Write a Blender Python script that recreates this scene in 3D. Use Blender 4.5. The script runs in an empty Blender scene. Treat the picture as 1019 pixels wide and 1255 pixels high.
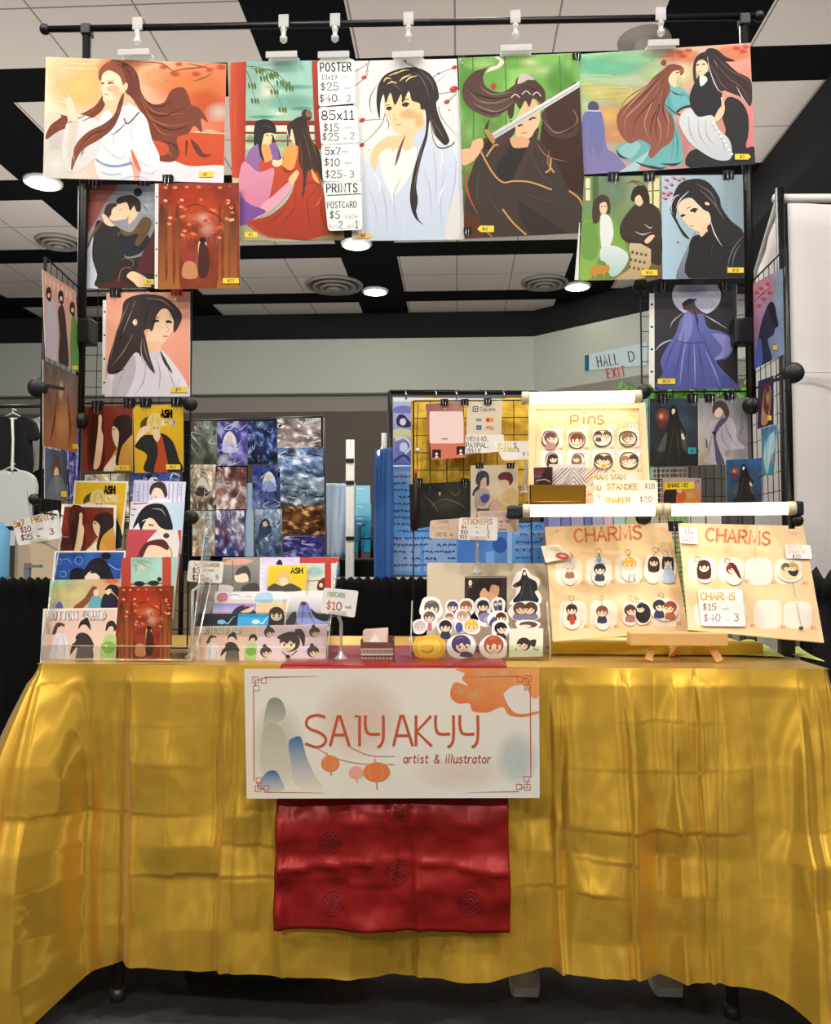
import bpy, bmesh, math, random
from mathutils import Vector, Matrix, noise
from mathutils.geometry import tessellate_polygon
random.seed(7)
SC = bpy.context.scene
COL = SC.collection
# ------------------------------------------------------------ camera, world, lights, exposure
FPX, CXP, CYP = 1040.0, 509.5, 627.5
VPX, VPY = 563.0, 680.0
CAM = Vector((0, 0, 1.09))
TH = math.atan((VPY - CYP) / FPX)
PS = math.atan((VPX - CXP) / FPX * math.cos(TH))
cam_d = bpy.data.cameras.new('camera'); cam = bpy.data.objects.new('camera', cam_d); COL.objects.link(cam)
cam_d.sensor_fit = 'VERTICAL'; cam_d.sensor_height = 24.0; cam_d.lens = 24.0 * FPX / 1255.0
cam_d.clip_start = 0.05; cam_d.clip_end = 200
cam.location = CAM; cam.rotation_euler = (math.pi / 2 + TH, 0, PS)
SC.camera = cam
ROT = cam.rotation_euler.to_matrix()

SC.view_settings.view_transform = 'Standard'; SC.view_settings.look = 'None'
SC.view_settings.gamma = 1; SC.view_settings.use_curve_mapping = False
SC.view_settings.exposure = 0.16
try: SC.cycles.transparent_max_bounces = 32
except Exception: pass
W = bpy.data.worlds.new('world'); SC.world = W; W.use_nodes = True
W.node_tree.nodes['Background'].inputs[0].default_value = (1.0, 0.97, 0.94, 1)
W.node_tree.nodes['Background'].inputs[1].default_value = 0.20

def area(name, loc, size, power, target, col=(1, 0.95, 0.88), shape='DISK'):
    d = bpy.data.lights.new(name, 'AREA'); d.shape = shape; d.size = size; d.energy = power; d.color = col
    o = bpy.data.objects.new(name, d); COL.objects.link(o); o.location = loc
    o.rotation_euler = (Vector(target) - Vector(loc)).to_track_quat('-Z', 'Y').to_euler()
    return o
CEIL = 5.0
# the hall's recessed ceiling lamps, in front of the stall and above it
for (lx, ly, s, p) in ((-4.4, -.9, .45, 130), (-1.4, -3.6, .5, 85), (1.6, -3.6, .5, 85), (4.4, -1.2, .45, 115), (-1.9, .3, .22, 60), (1.7, .3, .22, 60), (-0.1, 0.8, .2, 40)):
    area('hall_downlight', (lx, ly, CEIL - .05), s, p, (lx * .3, 2.0, .9))
# lamps over the far half of the hall
for (lx, ly) in ((-4.5, 8.2), (-1.2, 9.2), (-4.0, 5.2), (1.5, 9.0), (0.2, 4.9)):
    area('hall_downlight', (lx, ly, CEIL - .06), .4, 55, (lx, ly + .8, 0))
# unseen area lights added to brighten the ceiling, standing in for stall bounce
for (lx, ly, p) in ((-3.6, 7.6, 105), (2.0, 7.6, 90)):
    area('ceiling_bounce_fill', (lx, ly, 1.75), 4.5, p, (lx, ly, 5), (1, .96, .91))

def ray(px, py):
    return (ROT @ Vector(((px - CXP) / FPX, -(py - CYP) / FPX, -1))).normalized()
def onplane(px, py, o, n):
    d = ray(px, py); return CAM + d * ((Vector(o) - CAM).dot(n) / d.dot(n))
def PY(px, py, Y): return onplane(px, py, (0, Y, 0), Vector((0, 1, 0)))
def PZ(px, py, Z): return onplane(px, py, (0, 0, Z), Vector((0, 0, 1)))
class Plane:
    def __init__(s, o, n):
        s.o = Vector(o); s.n = Vector(n).normalized()
        if s.n.dot(CAM - s.o) < 0: s.n = -s.n
    def at(s, px, py, off=0.0):
        return onplane(px, py, s.o, s.n) + s.n * off
def flat(Y): return Plane((0, Y, 0), (0, -1, 0))
def lean(Y, zb, deg):      # leaning back: bottom at Y when z = zb
    a = math.radians(deg); return Plane((0, Y, zb), (0, -math.cos(a), math.sin(a)))
def lean_yaw(px, py, Y, deg, yaw):
    a = math.radians(deg); n = Matrix.Rotation(math.radians(yaw), 3, 'Z') @ Vector((0, -math.cos(a), math.sin(a)))
    return Plane(PY(px, py, Y), n)
def vert2(p, q):           # vertical plane through two points
    d = Vector(q) - Vector(p); return Plane(p, Vector((d.y, -d.x, 0)))

# ------------------------------------------------------------ materials
def lin(c): return c / 12.92 if c <= .04045 else ((c + .055) / 1.055) ** 2.4
_hx = {}
def hx(s):
    if not isinstance(s, str): return tuple(s)
    if s not in _hx:
        t = s.lstrip('#')
        if len(t) == 3: t = ''.join(c * 2 for c in t)
        _hx[s] = tuple(lin(int(t[i:i + 2], 16) / 255) for i in (0, 2, 4))
    return _hx[s]
M = {}
def mat(name, col='888888', rough=.5, metal=0, spec=.5, emit=0, emc=None, bump=0, bscale=60, vary=0, vscale=8, coat=0, sheen=0):
    if name in M: return M[name]
    m = bpy.data.materials.new(name); m.use_nodes = True; nt = m.node_tree; b = nt.nodes['Principled BSDF']
    c = hx(col); b.inputs['Base Color'].default_value = (*c, 1)
    b.inputs['Roughness'].default_value = rough; b.inputs['Metallic'].default_value = metal
    b.inputs['Specular IOR Level'].default_value = spec
    b.inputs['Coat Weight'].default_value = coat; b.inputs['Sheen Weight'].default_value = sheen
    if emit:
        b.inputs['Emission Color'].default_value = (*hx(emc or col), 1); b.inputs['Emission Strength'].default_value = emit
    tc = nt.nodes.new('ShaderNodeTexCoord')
    if vary:
        nz = nt.nodes.new('ShaderNodeTexNoise'); nz.inputs['Scale'].default_value = vscale; nz.inputs['Detail'].default_value = 4
        mp = nt.nodes.new('ShaderNodeMapRange'); mp.inputs['To Min'].default_value = 1 - vary; mp.inputs['To Max'].default_value = 1 + vary
        mx = nt.nodes.new('ShaderNodeVectorMath'); mx.operation = 'SCALE'; mx.inputs[0].default_value = c
        nt.links.new(tc.outputs['Object'], nz.inputs['Vector']); nt.links.new(nz.outputs['Fac'], mp.inputs['Value'])
        nt.links.new(mp.outputs[0], mx.inputs['Scale']); nt.links.new(mx.outputs[0], b.inputs['Base Color'])
    if bump:
        nz = nt.nodes.new('ShaderNodeTexNoise'); nz.inputs['Scale'].default_value = bscale; nz.inputs['Detail'].default_value = 3
        bp = nt.nodes.new('ShaderNodeBump'); bp.inputs['Strength'].default_value = bump; bp.inputs['Distance'].default_value = .01
        nt.links.new(tc.outputs['Object'], nz.inputs['Vector']); nt.links.new(nz.outputs['Fac'], bp.inputs['Height'])
        nt.links.new(bp.outputs[0], b.inputs['Normal'])
    M[name] = m; return m
def ink(name, rough, coat=0):
    m = bpy.data.materials.new(name); m.use_nodes = True; nt = m.node_tree; b = nt.nodes['Principled BSDF']
    at = nt.nodes.new('ShaderNodeAttribute'); at.attribute_name = 'ink'
    nt.links.new(at.outputs['Color'], b.inputs['Base Color']); nt.links.new(at.outputs['Alpha'], b.inputs['Alpha'])
    b.inputs['Roughness'].default_value = rough; b.inputs['Specular IOR Level'].default_value = .2; b.inputs['Coat Weight'].default_value = coat
    b.inputs['Coat Roughness'].default_value = .15
    M[name] = m; return m
ink('printed_paper', .55); ink('sleeved_print', .55, 0)
def clear(name, tint='ffffff', gl=.10, gc=(1, 1, 1), rough=.06, edge=0.0):
    m = bpy.data.materials.new(name); m.use_nodes = True; nt = m.node_tree; nt.nodes.clear()
    out = nt.nodes.new('ShaderNodeOutputMaterial'); t = nt.nodes.new('ShaderNodeBsdfTransparent'); t.inputs[0].default_value = (*hx(tint), 1)
    g = nt.nodes.new('ShaderNodeBsdfGlossy'); g.inputs['Color'].default_value = (*gc, 1); g.inputs['Roughness'].default_value = rough
    mx = nt.nodes.new('ShaderNodeMixShader'); fr = nt.nodes.new('ShaderNodeLayerWeight'); fr.inputs['Blend'].default_value = .25
    mr = nt.nodes.new('ShaderNodeMapRange'); mr.inputs['To Min'].default_value = gl; mr.inputs['To Max'].default_value = min(1, gl + .5)
    nt.links.new(fr.outputs['Facing'], mr.inputs['Value']); nt.links.new(mr.outputs[0], mx.inputs[0])
    nt.links.new(t.outputs[0], mx.inputs[1])
    if edge:
        d = nt.nodes.new('ShaderNodeBsdfTranslucent'); d.inputs[0].default_value = (.9, .9, .88, 1)
        d2 = nt.nodes.new('ShaderNodeBsdfDiffuse'); d2.inputs[0].default_value = (.9, .9, .88, 1)
        m2 = nt.nodes.new('ShaderNodeMixShader'); m2.inputs[0].default_value = 1 - edge
        nt.links.new(d2.outputs[0], m2.inputs[1]); nt.links.new(g.outputs[0], m2.inputs[2]); nt.links.new(m2.outputs[0], mx.inputs[2])
    else: nt.links.new(g.outputs[0], mx.inputs[2])
    nt.links.new(mx.outputs[0], out.inputs[0]); M[name] = m; return m
clear('clear_acrylic', 'f6f6f2', .06); clear('acrylic_edge', 'f0f0ea', .45, edge=.55); clear('clear_sleeve', 'fafafa', .04, rough=.18)
clear('clip_plastic', 'ffffff', .45, edge=.85)
mat('black_metal', '141414', .38, .2, .5); mat('black_plastic', '17171a', .45); mat('chrome', 'c9c9c9', .2, 1)
mat('white_plastic', 'e9e6e0', .45); mat('black_wire', '101010', .4); mat('white_wire', 'e4e4e4', .4)

# ------------------------------------------------------------ objects
def tag(o, label=None, cat=None, group=None, kind=None):
    if label: o['label'] = label
    if cat: o['category'] = cat
    if group: o['group'] = group
    if kind: o['kind'] = kind
    return o
def empty(name, loc, label=None, cat=None, group=None, rz=0):
    o = bpy.data.objects.new(name, None); COL.objects.link(o); o.location = loc; o.rotation_euler.z = rz; o.empty_display_size = .05
    bpy.context.view_layer.update()
    return tag(o, label, cat, group)
def link(name, me, parent=None, mats=()):
    o = bpy.data.objects.new(name, me); COL.objects.link(o)
    for m in mats: me.materials.append(M[m] if isinstance(m, str) else m)
    if parent is not None:
        o.parent = parent; o.matrix_parent_inverse = Matrix.Translation(-absloc(parent)) if not parent.rotation_euler.z else (Matrix.Translation(absloc(parent)) @ Matrix.Rotation(parent.rotation_euler.z, 4, 'Z')).inverted()
    return o
def absloc(o):
    v = Vector(o.location)
    return v
class MB:
    """collects shapes, in world coordinates, into one mesh"""
    def __init__(s): s.v = []; s.f = []; s.m = []; s.sm = []
    def add(s, vs, fs, m=0, smooth=False):
        k = len(s.v); s.v += [tuple(v) for v in vs]
        for f in fs: s.f.append(tuple(i + k for i in f)); s.m.append(m); s.sm.append(smooth)
        return s
    def box(s, lo, hi, m=0, R=None, o=(0, 0, 0), bev=0):
        x0, y0, z0 = lo; x1, y1, z1 = hi
        if bev:
            bm = bmesh.new(); bmesh.ops.create_cube(bm, size=1)
            for v in bm.verts: v.co = Vector(((x0 + x1) / 2 + v.co.x * (x1 - x0), (y0 + y1) / 2 + v.co.y * (y1 - y0), (z0 + z1) / 2 + v.co.z * (z1 - z0)))
            bmesh.ops.bevel(bm, geom=list(bm.edges), offset=bev, segments=2, affect='EDGES', profile=.6)
            bm.verts.index_update(); vs = [v.co.copy() for v in bm.verts]; fs = [[v.index for v in f.verts] for f in bm.faces]; bm.free()
        else:
            vs = [Vector(p) for p in ((x0, y0, z0), (x1, y0, z0), (x1, y1, z0), (x0, y1, z0), (x0, y0, z1), (x1, y0, z1), (x1, y1, z1), (x0, y1, z1))]
            fs = [(0, 3, 2, 1), (4, 5, 6, 7), (0, 1, 5, 4), (1, 2, 6, 5), (2, 3, 7, 6), (3, 0, 4, 7)]
        if R is not None: vs = [R @ v for v in vs]
        vs = [v + Vector(o) for v in vs]
        return s.add(vs, fs, m)
    def bar(s, a, b, w, d, m=0, up=None, bev=0):
        a = Vector(a); b = Vector(b); z = (b - a); L = z.length; z.normalize()
        u = Vector(up) if up else (Vector((0, 1, 0)) if abs(z.y) < .9 else Vector((1, 0, 0)))
        x = u.cross(z).normalized(); y = z.cross(x); R = Matrix((x, y, z)).transposed()
        return s.box((-w / 2, -d / 2, 0), (w / 2, d / 2, L), m, R, a, bev)
    def tube(s, pts, r, n=8, m=0, cap=True):
        pts = [Vector(p) for p in pts]; k = len(pts); rs = r if isinstance(r, (list, tuple)) else [r] * k
        vs = []; fs = []; px = None
        for i, p in enumerate(pts):
            t = (pts[min(i + 1, k - 1)] - pts[max(i - 1, 0)]).normalized()
            if px is None:
                px = t.cross(Vector((0, 0, 1)) if abs(t.z) < .9 else Vector((1, 0, 0))).normalized()
            else: px = (px - t * px.dot(t)).normalized()
            py = t.cross(px)
            for j in range(n):
                a = 2 * math.pi * j / n; vs.append(p + (px * math.cos(a) + py * math.sin(a)) * rs[i])
        for i in range(k - 1):
            for j in range(n): fs.append((i * n + j, i * n + (j + 1) % n, (i + 1) * n + (j + 1) % n, (i + 1) * n + j))
        if cap: fs.append(tuple(range(n - 1, -1, -1))); fs.append(tuple((k - 1) * n + j for j in range(n)))
        return s.add(vs, fs, m, True)
    def lathe(s, prof, o, axis='Z', n=20, m=0, R=None):
        vs = []; fs = []; k = len(prof)
        for (r, h) in prof:
            for j in range(n):
                a = 2 * math.pi * j / n; p = Vector((r * math.cos(a), r * math.sin(a), h))
                if axis == 'Y': p = Vector((p.x, p.z, p.y))
                if axis == 'X': p = Vector((p.z, p.x, p.y))
                if R is not None: p = R @ p
                vs.append(p + Vector(o))
        for i in range(k - 1):
            for j in range(n): fs.append((i * n + j, i * n + (j + 1) % n, (i + 1) * n + (j + 1) % n, (i + 1) * n + j))
        fs.append(tuple(range(n))); fs.append(tuple((k - 1) * n + j for j in range(n)))
        return s.add(vs, fs, m, True)
    def ball(s, c, rx, ry=None, rz=None, m=0, n=12):
        ry = ry or rx; rz = rz or rx; vs = []; fs = []
        for i in range(n + 1):
            t = math.pi * i / n
            for j in range(n * 2):
                a = math.pi * j / n; vs.append(Vector(c) + Vector((rx * math.sin(t) * math.cos(a), ry * math.sin(t) * math.sin(a), rz * math.cos(t))))
        for i in range(n):
            for j in range(n * 2): fs.append((i * 2 * n + j, i * 2 * n + (j + 1) % (2 * n), (i + 1) * 2 * n + (j + 1) % (2 * n), (i + 1) * 2 * n + j))
        return s.add(vs, fs, m, True)
    def slab(s, pts, vec, m=0):
        """closed outline of points, extruded by vec"""
        n = len(pts); pts = [Vector(p) for p in pts]; vec = Vector(vec)
        k = len(s.v); tri = tessellate_polygon([pts])
        fs = [tuple(t) for t in tri] + [tuple(i + n for i in reversed(t)) for t in tri] + [(i, (i + 1) % n, (i + 1) % n + n, i + n) for i in range(n)]
        return s.add(pts + [p + vec for p in pts], fs, m)
    def build(s, name, mats, parent=None, smooth=None):
        me = bpy.data.meshes.new(name); me.from_pydata(s.v, [], s.f)
        o = link(name, me, parent, mats if isinstance(mats, (list, tuple)) else [mats])
        for p, mi, sm in zip(me.polygons, s.m, s.sm): p.material_index = mi; p.use_smooth = sm if smooth is None else smooth
        bm = bmesh.new(); bm.from_mesh(me); bmesh.ops.remove_doubles(bm, verts=bm.verts, dist=1e-6); bmesh.ops.recalc_face_normals(bm, faces=bm.faces); bm.to_mesh(me); bm.free()
        return o

# ------------------------------------------------------------ printed sheets: flat artwork laid on as ink layers
def crs(p, closed, n=5):
    """smooth curve through the points"""
    k = len(p); out = []
    rng = range(k) if closed else range(k - 1)
    for i in rng:
        if closed: a, b, c, d = p[i - 1], p[i], p[(i + 1) % k], p[(i + 2) % k]
        else: a, b, c, d = p[max(i - 1, 0)], p[i], p[i + 1], p[min(i + 2, k - 1)]
        for j in range(n):
            t = j / n; t2 = t * t; t3 = t2 * t
            out.append(tuple(.5 * (2 * b[q] + (c[q] - a[q]) * t + (2 * a[q] - 5 * b[q] + 4 * c[q] - d[q]) * t2 + (3 * b[q] - a[q] - 3 * c[q] + d[q]) * t3) for q in (0, 1)))
    if not closed: out.append(tuple(p[-1]))
    return out
def pairs(l): return [(l[i], l[i + 1]) for i in range(0, len(l), 2)] if l and not isinstance(l[0], (tuple, list)) else list(l)
def area2(p): return sum(p[i - 1][0] * p[i][1] - p[i][0] * p[i - 1][1] for i in range(len(p)))
STEP = .000012
class Art:
    """draws in the coordinates fr = (x0, y0, scale) onto a sheet lying in plane pl"""
    def __init__(s, pl, fr=(0, 0, 1), clip=None, lift=.00006):
        s.pl = pl; s.fr = fr; s.v = []; s.f = []; s.c = []; s.k = 0; s.lift = lift
        s.clip = None
        if clip:
            s.clip = [s.px(*c) for c in clip]
            if area2(s.clip) < 0: s.clip.reverse()
    def px(s, x, y): return (s.fr[0] + x / s.fr[2], s.fr[1] + y / s.fr[2])
    def tri(s, pts, cols):
        poly = [(p[0], p[1], c) for p, c in zip(pts, cols)]
        if s.clip:
            q = s.clip
            for i in range(len(q)):
                ax, ay = q[i - 1]; bx, by = q[i]; out = []
                if not poly: break
                def side(p): return (bx - ax) * (p[1] - ay) - (by - ay) * (p[0] - ax)
                for j in range(len(poly)):
                    p, r = poly[j - 1], poly[j]; sp, sr = side(p), side(r)
                    if (sp >= 0) != (sr >= 0):
                        t = sp / (sp - sr); out.append((p[0] + (r[0] - p[0]) * t, p[1] + (r[1] - p[1]) * t, tuple(u + (w - u) * t for u, w in zip(p[2], r[2]))))
                    if sr >= 0: out.append(r)
                poly = out
        if len(poly) < 3: return
        k = len(s.v); off = s.lift + s.k * STEP
        for p in poly: s.v.append(s.pl.at(p[0], p[1], off)); s.c.append(p[2])
        s.f.append(tuple(range(k, k + len(poly))))
    def poly(s, pts, cols):
        if len(pts) < 3: return
        for t in tessellate_polygon([[Vector((p[0], p[1], 0)) for p in pts]]):
            s.tri([pts[i] for i in t], [cols[i] for i in t])
    def P(s, col, pts, c2=None, sm=1, d=(0, 1), al=1, n=4):
        pts = [s.px(*p) for p in pairs(pts)]; s.k += 1
        if sm: pts = crs(pts, True, n)
        c = (*hx(col), al)
        if c2:
            e = (*hx(c2), al); q = [p[0] * d[0] + p[1] * d[1] for p in pts]; a, b = min(q), max(q)
            cols = [tuple(u + (w - u) * (x - a) / (b - a + 1e-9) for u, w in zip(c, e)) for x in q]
        else: cols = [c] * len(pts)
        s.poly(pts, cols); return s
    def S(s, col, pts, w=2, w2=None, w1=None, sm=1, al=1, n=4, taper=0):
        """a brush line; w in the middle, w1 at its start, w2 at its end"""
        sc = s.fr[2]; pts = [s.px(*p) for p in pairs(pts)]; s.k += 1
        if sm and len(pts) > 2: pts = crs(pts, False, n)
        k = len(pts); c = (*hx(col), al); L = []; R = []
        if taper: w1 = w * .25; w2 = 0
        for i, p in enumerate(pts):
            a = pts[max(i - 1, 0)]; b = pts[min(i + 1, k - 1)]; dx, dy = b[0] - a[0], b[1] - a[1]; l = math.hypot(dx, dy) or 1
            t = i / (k - 1); ww = w
            if w2 is not None and t > .5: ww = w + (w2 - w) * (t - .5) * 2
            if w1 is not None and t < .5: ww = w1 + (w - w1) * t * 2
            nx, ny = -dy / l * ww / 2 / sc, dx / l * ww / 2 / sc
            L.append((p[0] + nx, p[1] + ny)); R.append((p[0] - nx, p[1] - ny))
        for i in range(k - 1):
            s.tri([L[i], L[i + 1], R[i + 1]], [c] * 3); s.tri([L[i], R[i + 1], R[i]], [c] * 3)
        return s
    def E(s, col, x, y, rx, ry=None, rot=0, al=1, c2=None, n=20):
        ry = ry or rx; a = math.radians(rot)
        return s.P(col, [(x + rx * math.cos(t) * math.cos(a) - ry * math.sin(t) * math.sin(a), y + rx * math.cos(t) * math.sin(a) + ry * math.sin(t) * math.cos(a)) for t in [2 * math.pi * i / n for i in range(n)]], c2, sm=0, al=al)
    def B(s, col, x, y, rx, ry=None, al=.8, rot=0, n=18):
        """soft-edged wash of ink"""
        ry = ry or rx; a = math.radians(rot); s.k += 1; c = (*hx(col), al); e = (*hx(col), 0); o = s.px(x, y); q = (*hx(col), al * .62)
        def rg(f): return [s.px(x + f * (rx * math.cos(t) * math.cos(a) - ry * math.sin(t) * math.sin(a)), y + f * (rx * math.cos(t) * math.sin(a) + ry * math.sin(t) * math.cos(a))) for t in [2 * math.pi * i / n for i in range(n)]]
        r1, r2 = rg(.55), rg(1)
        for i in range(n):
            j = (i + 1) % n
            s.tri([o, r1[i], r1[j]], [c, q, q]); s.tri([r1[i], r2[i], r2[j]], [q, e, e]); s.tri([r1[i], r2[j], r1[j]], [q, e, q])
        return s
    def R(s, col, x0, y0, x1, y1, c2=None, al=1, d=(0, 1)):
        return s.P(col, [(x0, y0), (x1, y0), (x1, y1), (x0, y1)], c2, sm=0, al=al, d=d)
    def G(s, quad, c4, nz=0, scale=3, c5=None, n=18, thr=.1, seed=0):
        """ground of the picture: four corner colours, broken up by patches of c5 or by tone"""
        q = [s.px(*p) for p in quad]; s.k += 1
        c = [hx(x) for x in c4]
        def pt(u, v): return tuple((q[0][i] * (1 - u) + q[1][i] * u) * (1 - v) + (q[3][i] * (1 - u) + q[2][i] * u) * v for i in (0, 1))
        def cl(u, v):
            b = [(c[0][i] * (1 - u) + c[1][i] * u) * (1 - v) + (c[3][i] * (1 - u) + c[2][i] * u) * v for i in range(3)]
            if nz or c5:
                z = noise.fractal(Vector((u * scale, v * scale, seed * 3.7 + .5)), .9, 2.1, 4)
                if c5:
                    k5 = hx(c5); t = max(0, min(1, (z + thr) * 2.2)); b = [x + (y - x) * t for x, y in zip(b, k5)]
                if nz: b = [max(0, x * (1 + nz * z)) for x in b]
            return (*b, 1)
        g = [[(pt(i / n, j / n), cl(i / n, j / n)) for i in range(n + 1)] for j in range(n + 1)]
        for j in range(n):
            for i in range(n):
                a, b, d, e = g[j][i], g[j][i + 1], g[j + 1][i + 1], g[j + 1][i]
                s.tri([a[0], b[0], d[0]], [a[1], b[1], d[1]]); s.tri([a[0], d[0], e[0]], [a[1], d[1], e[1]])
        return s
    def T(s, text, x, y, h, col='222222', w=None, sp=1.0, rot=0, ww=1.0, slant=0):
        """lettering drawn with single strokes; x,y = left end of the baseline, h = cap height"""
        u = h / 6.0; w = w or h * .14; a = math.radians(rot); cx = 0.0; k0 = s.k + 1
        for ch in text:
            g = FONT.get(ch)
            if g is None: cx += 3.0 * ww * sp; continue
            adv, strokes = g
            for st in strokes:
                pts = []
                for (gx, gy) in st:
                    X = (cx + gx * ww + slant * gy) * u; Y = -gy * u
                    pts.append((x + X * math.cos(a) - Y * math.sin(a), y + X * math.sin(a) + Y * math.cos(a)))
                s.S(col, pts, w, sm=0); s.k = k0
                for e in pts:
                    s.E(col, e[0], e[1], w / 2, n=6); s.k = k0
            cx += (adv * ww + 1.4) * sp
        s.k = k0 + 1; return s
    def build(s, name, parent=None, mats=('printed_paper',), body=None):
        """body = (outline pixels, colour, thickness): the sheet of card itself"""
        fs = list(s.f); vs = list(s.v); cs = list(s.c)
        if body:
            pts, col, th = body; c = (*hx(col), 1); k = len(vs); n = len(pts)
            vs += [s.pl.at(*p) for p in pts] + [s.pl.at(p[0], p[1], -th) for p in pts]; cs += [c] * (2 * n)
            tr = tessellate_polygon([[Vector((p[0], p[1], 0)) for p in pts]])
            fs += [tuple(k + i for i in t) for t in tr] + [tuple(k + n + i for i in reversed(t)) for t in tr]
            fs += [(k + i, k + (i + 1) % n, k + n + (i + 1) % n, k + n + i) for i in range(n)]
        me = bpy.data.meshes.new(name); me.from_pydata([tuple(v) for v in vs], [], fs)
        at = me.color_attributes.new('ink', 'FLOAT_COLOR', 'POINT')
        at.data.foreach_set('color', [x for c in cs for x in c])
        o = link(name, me, parent, mats)
        return o

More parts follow.
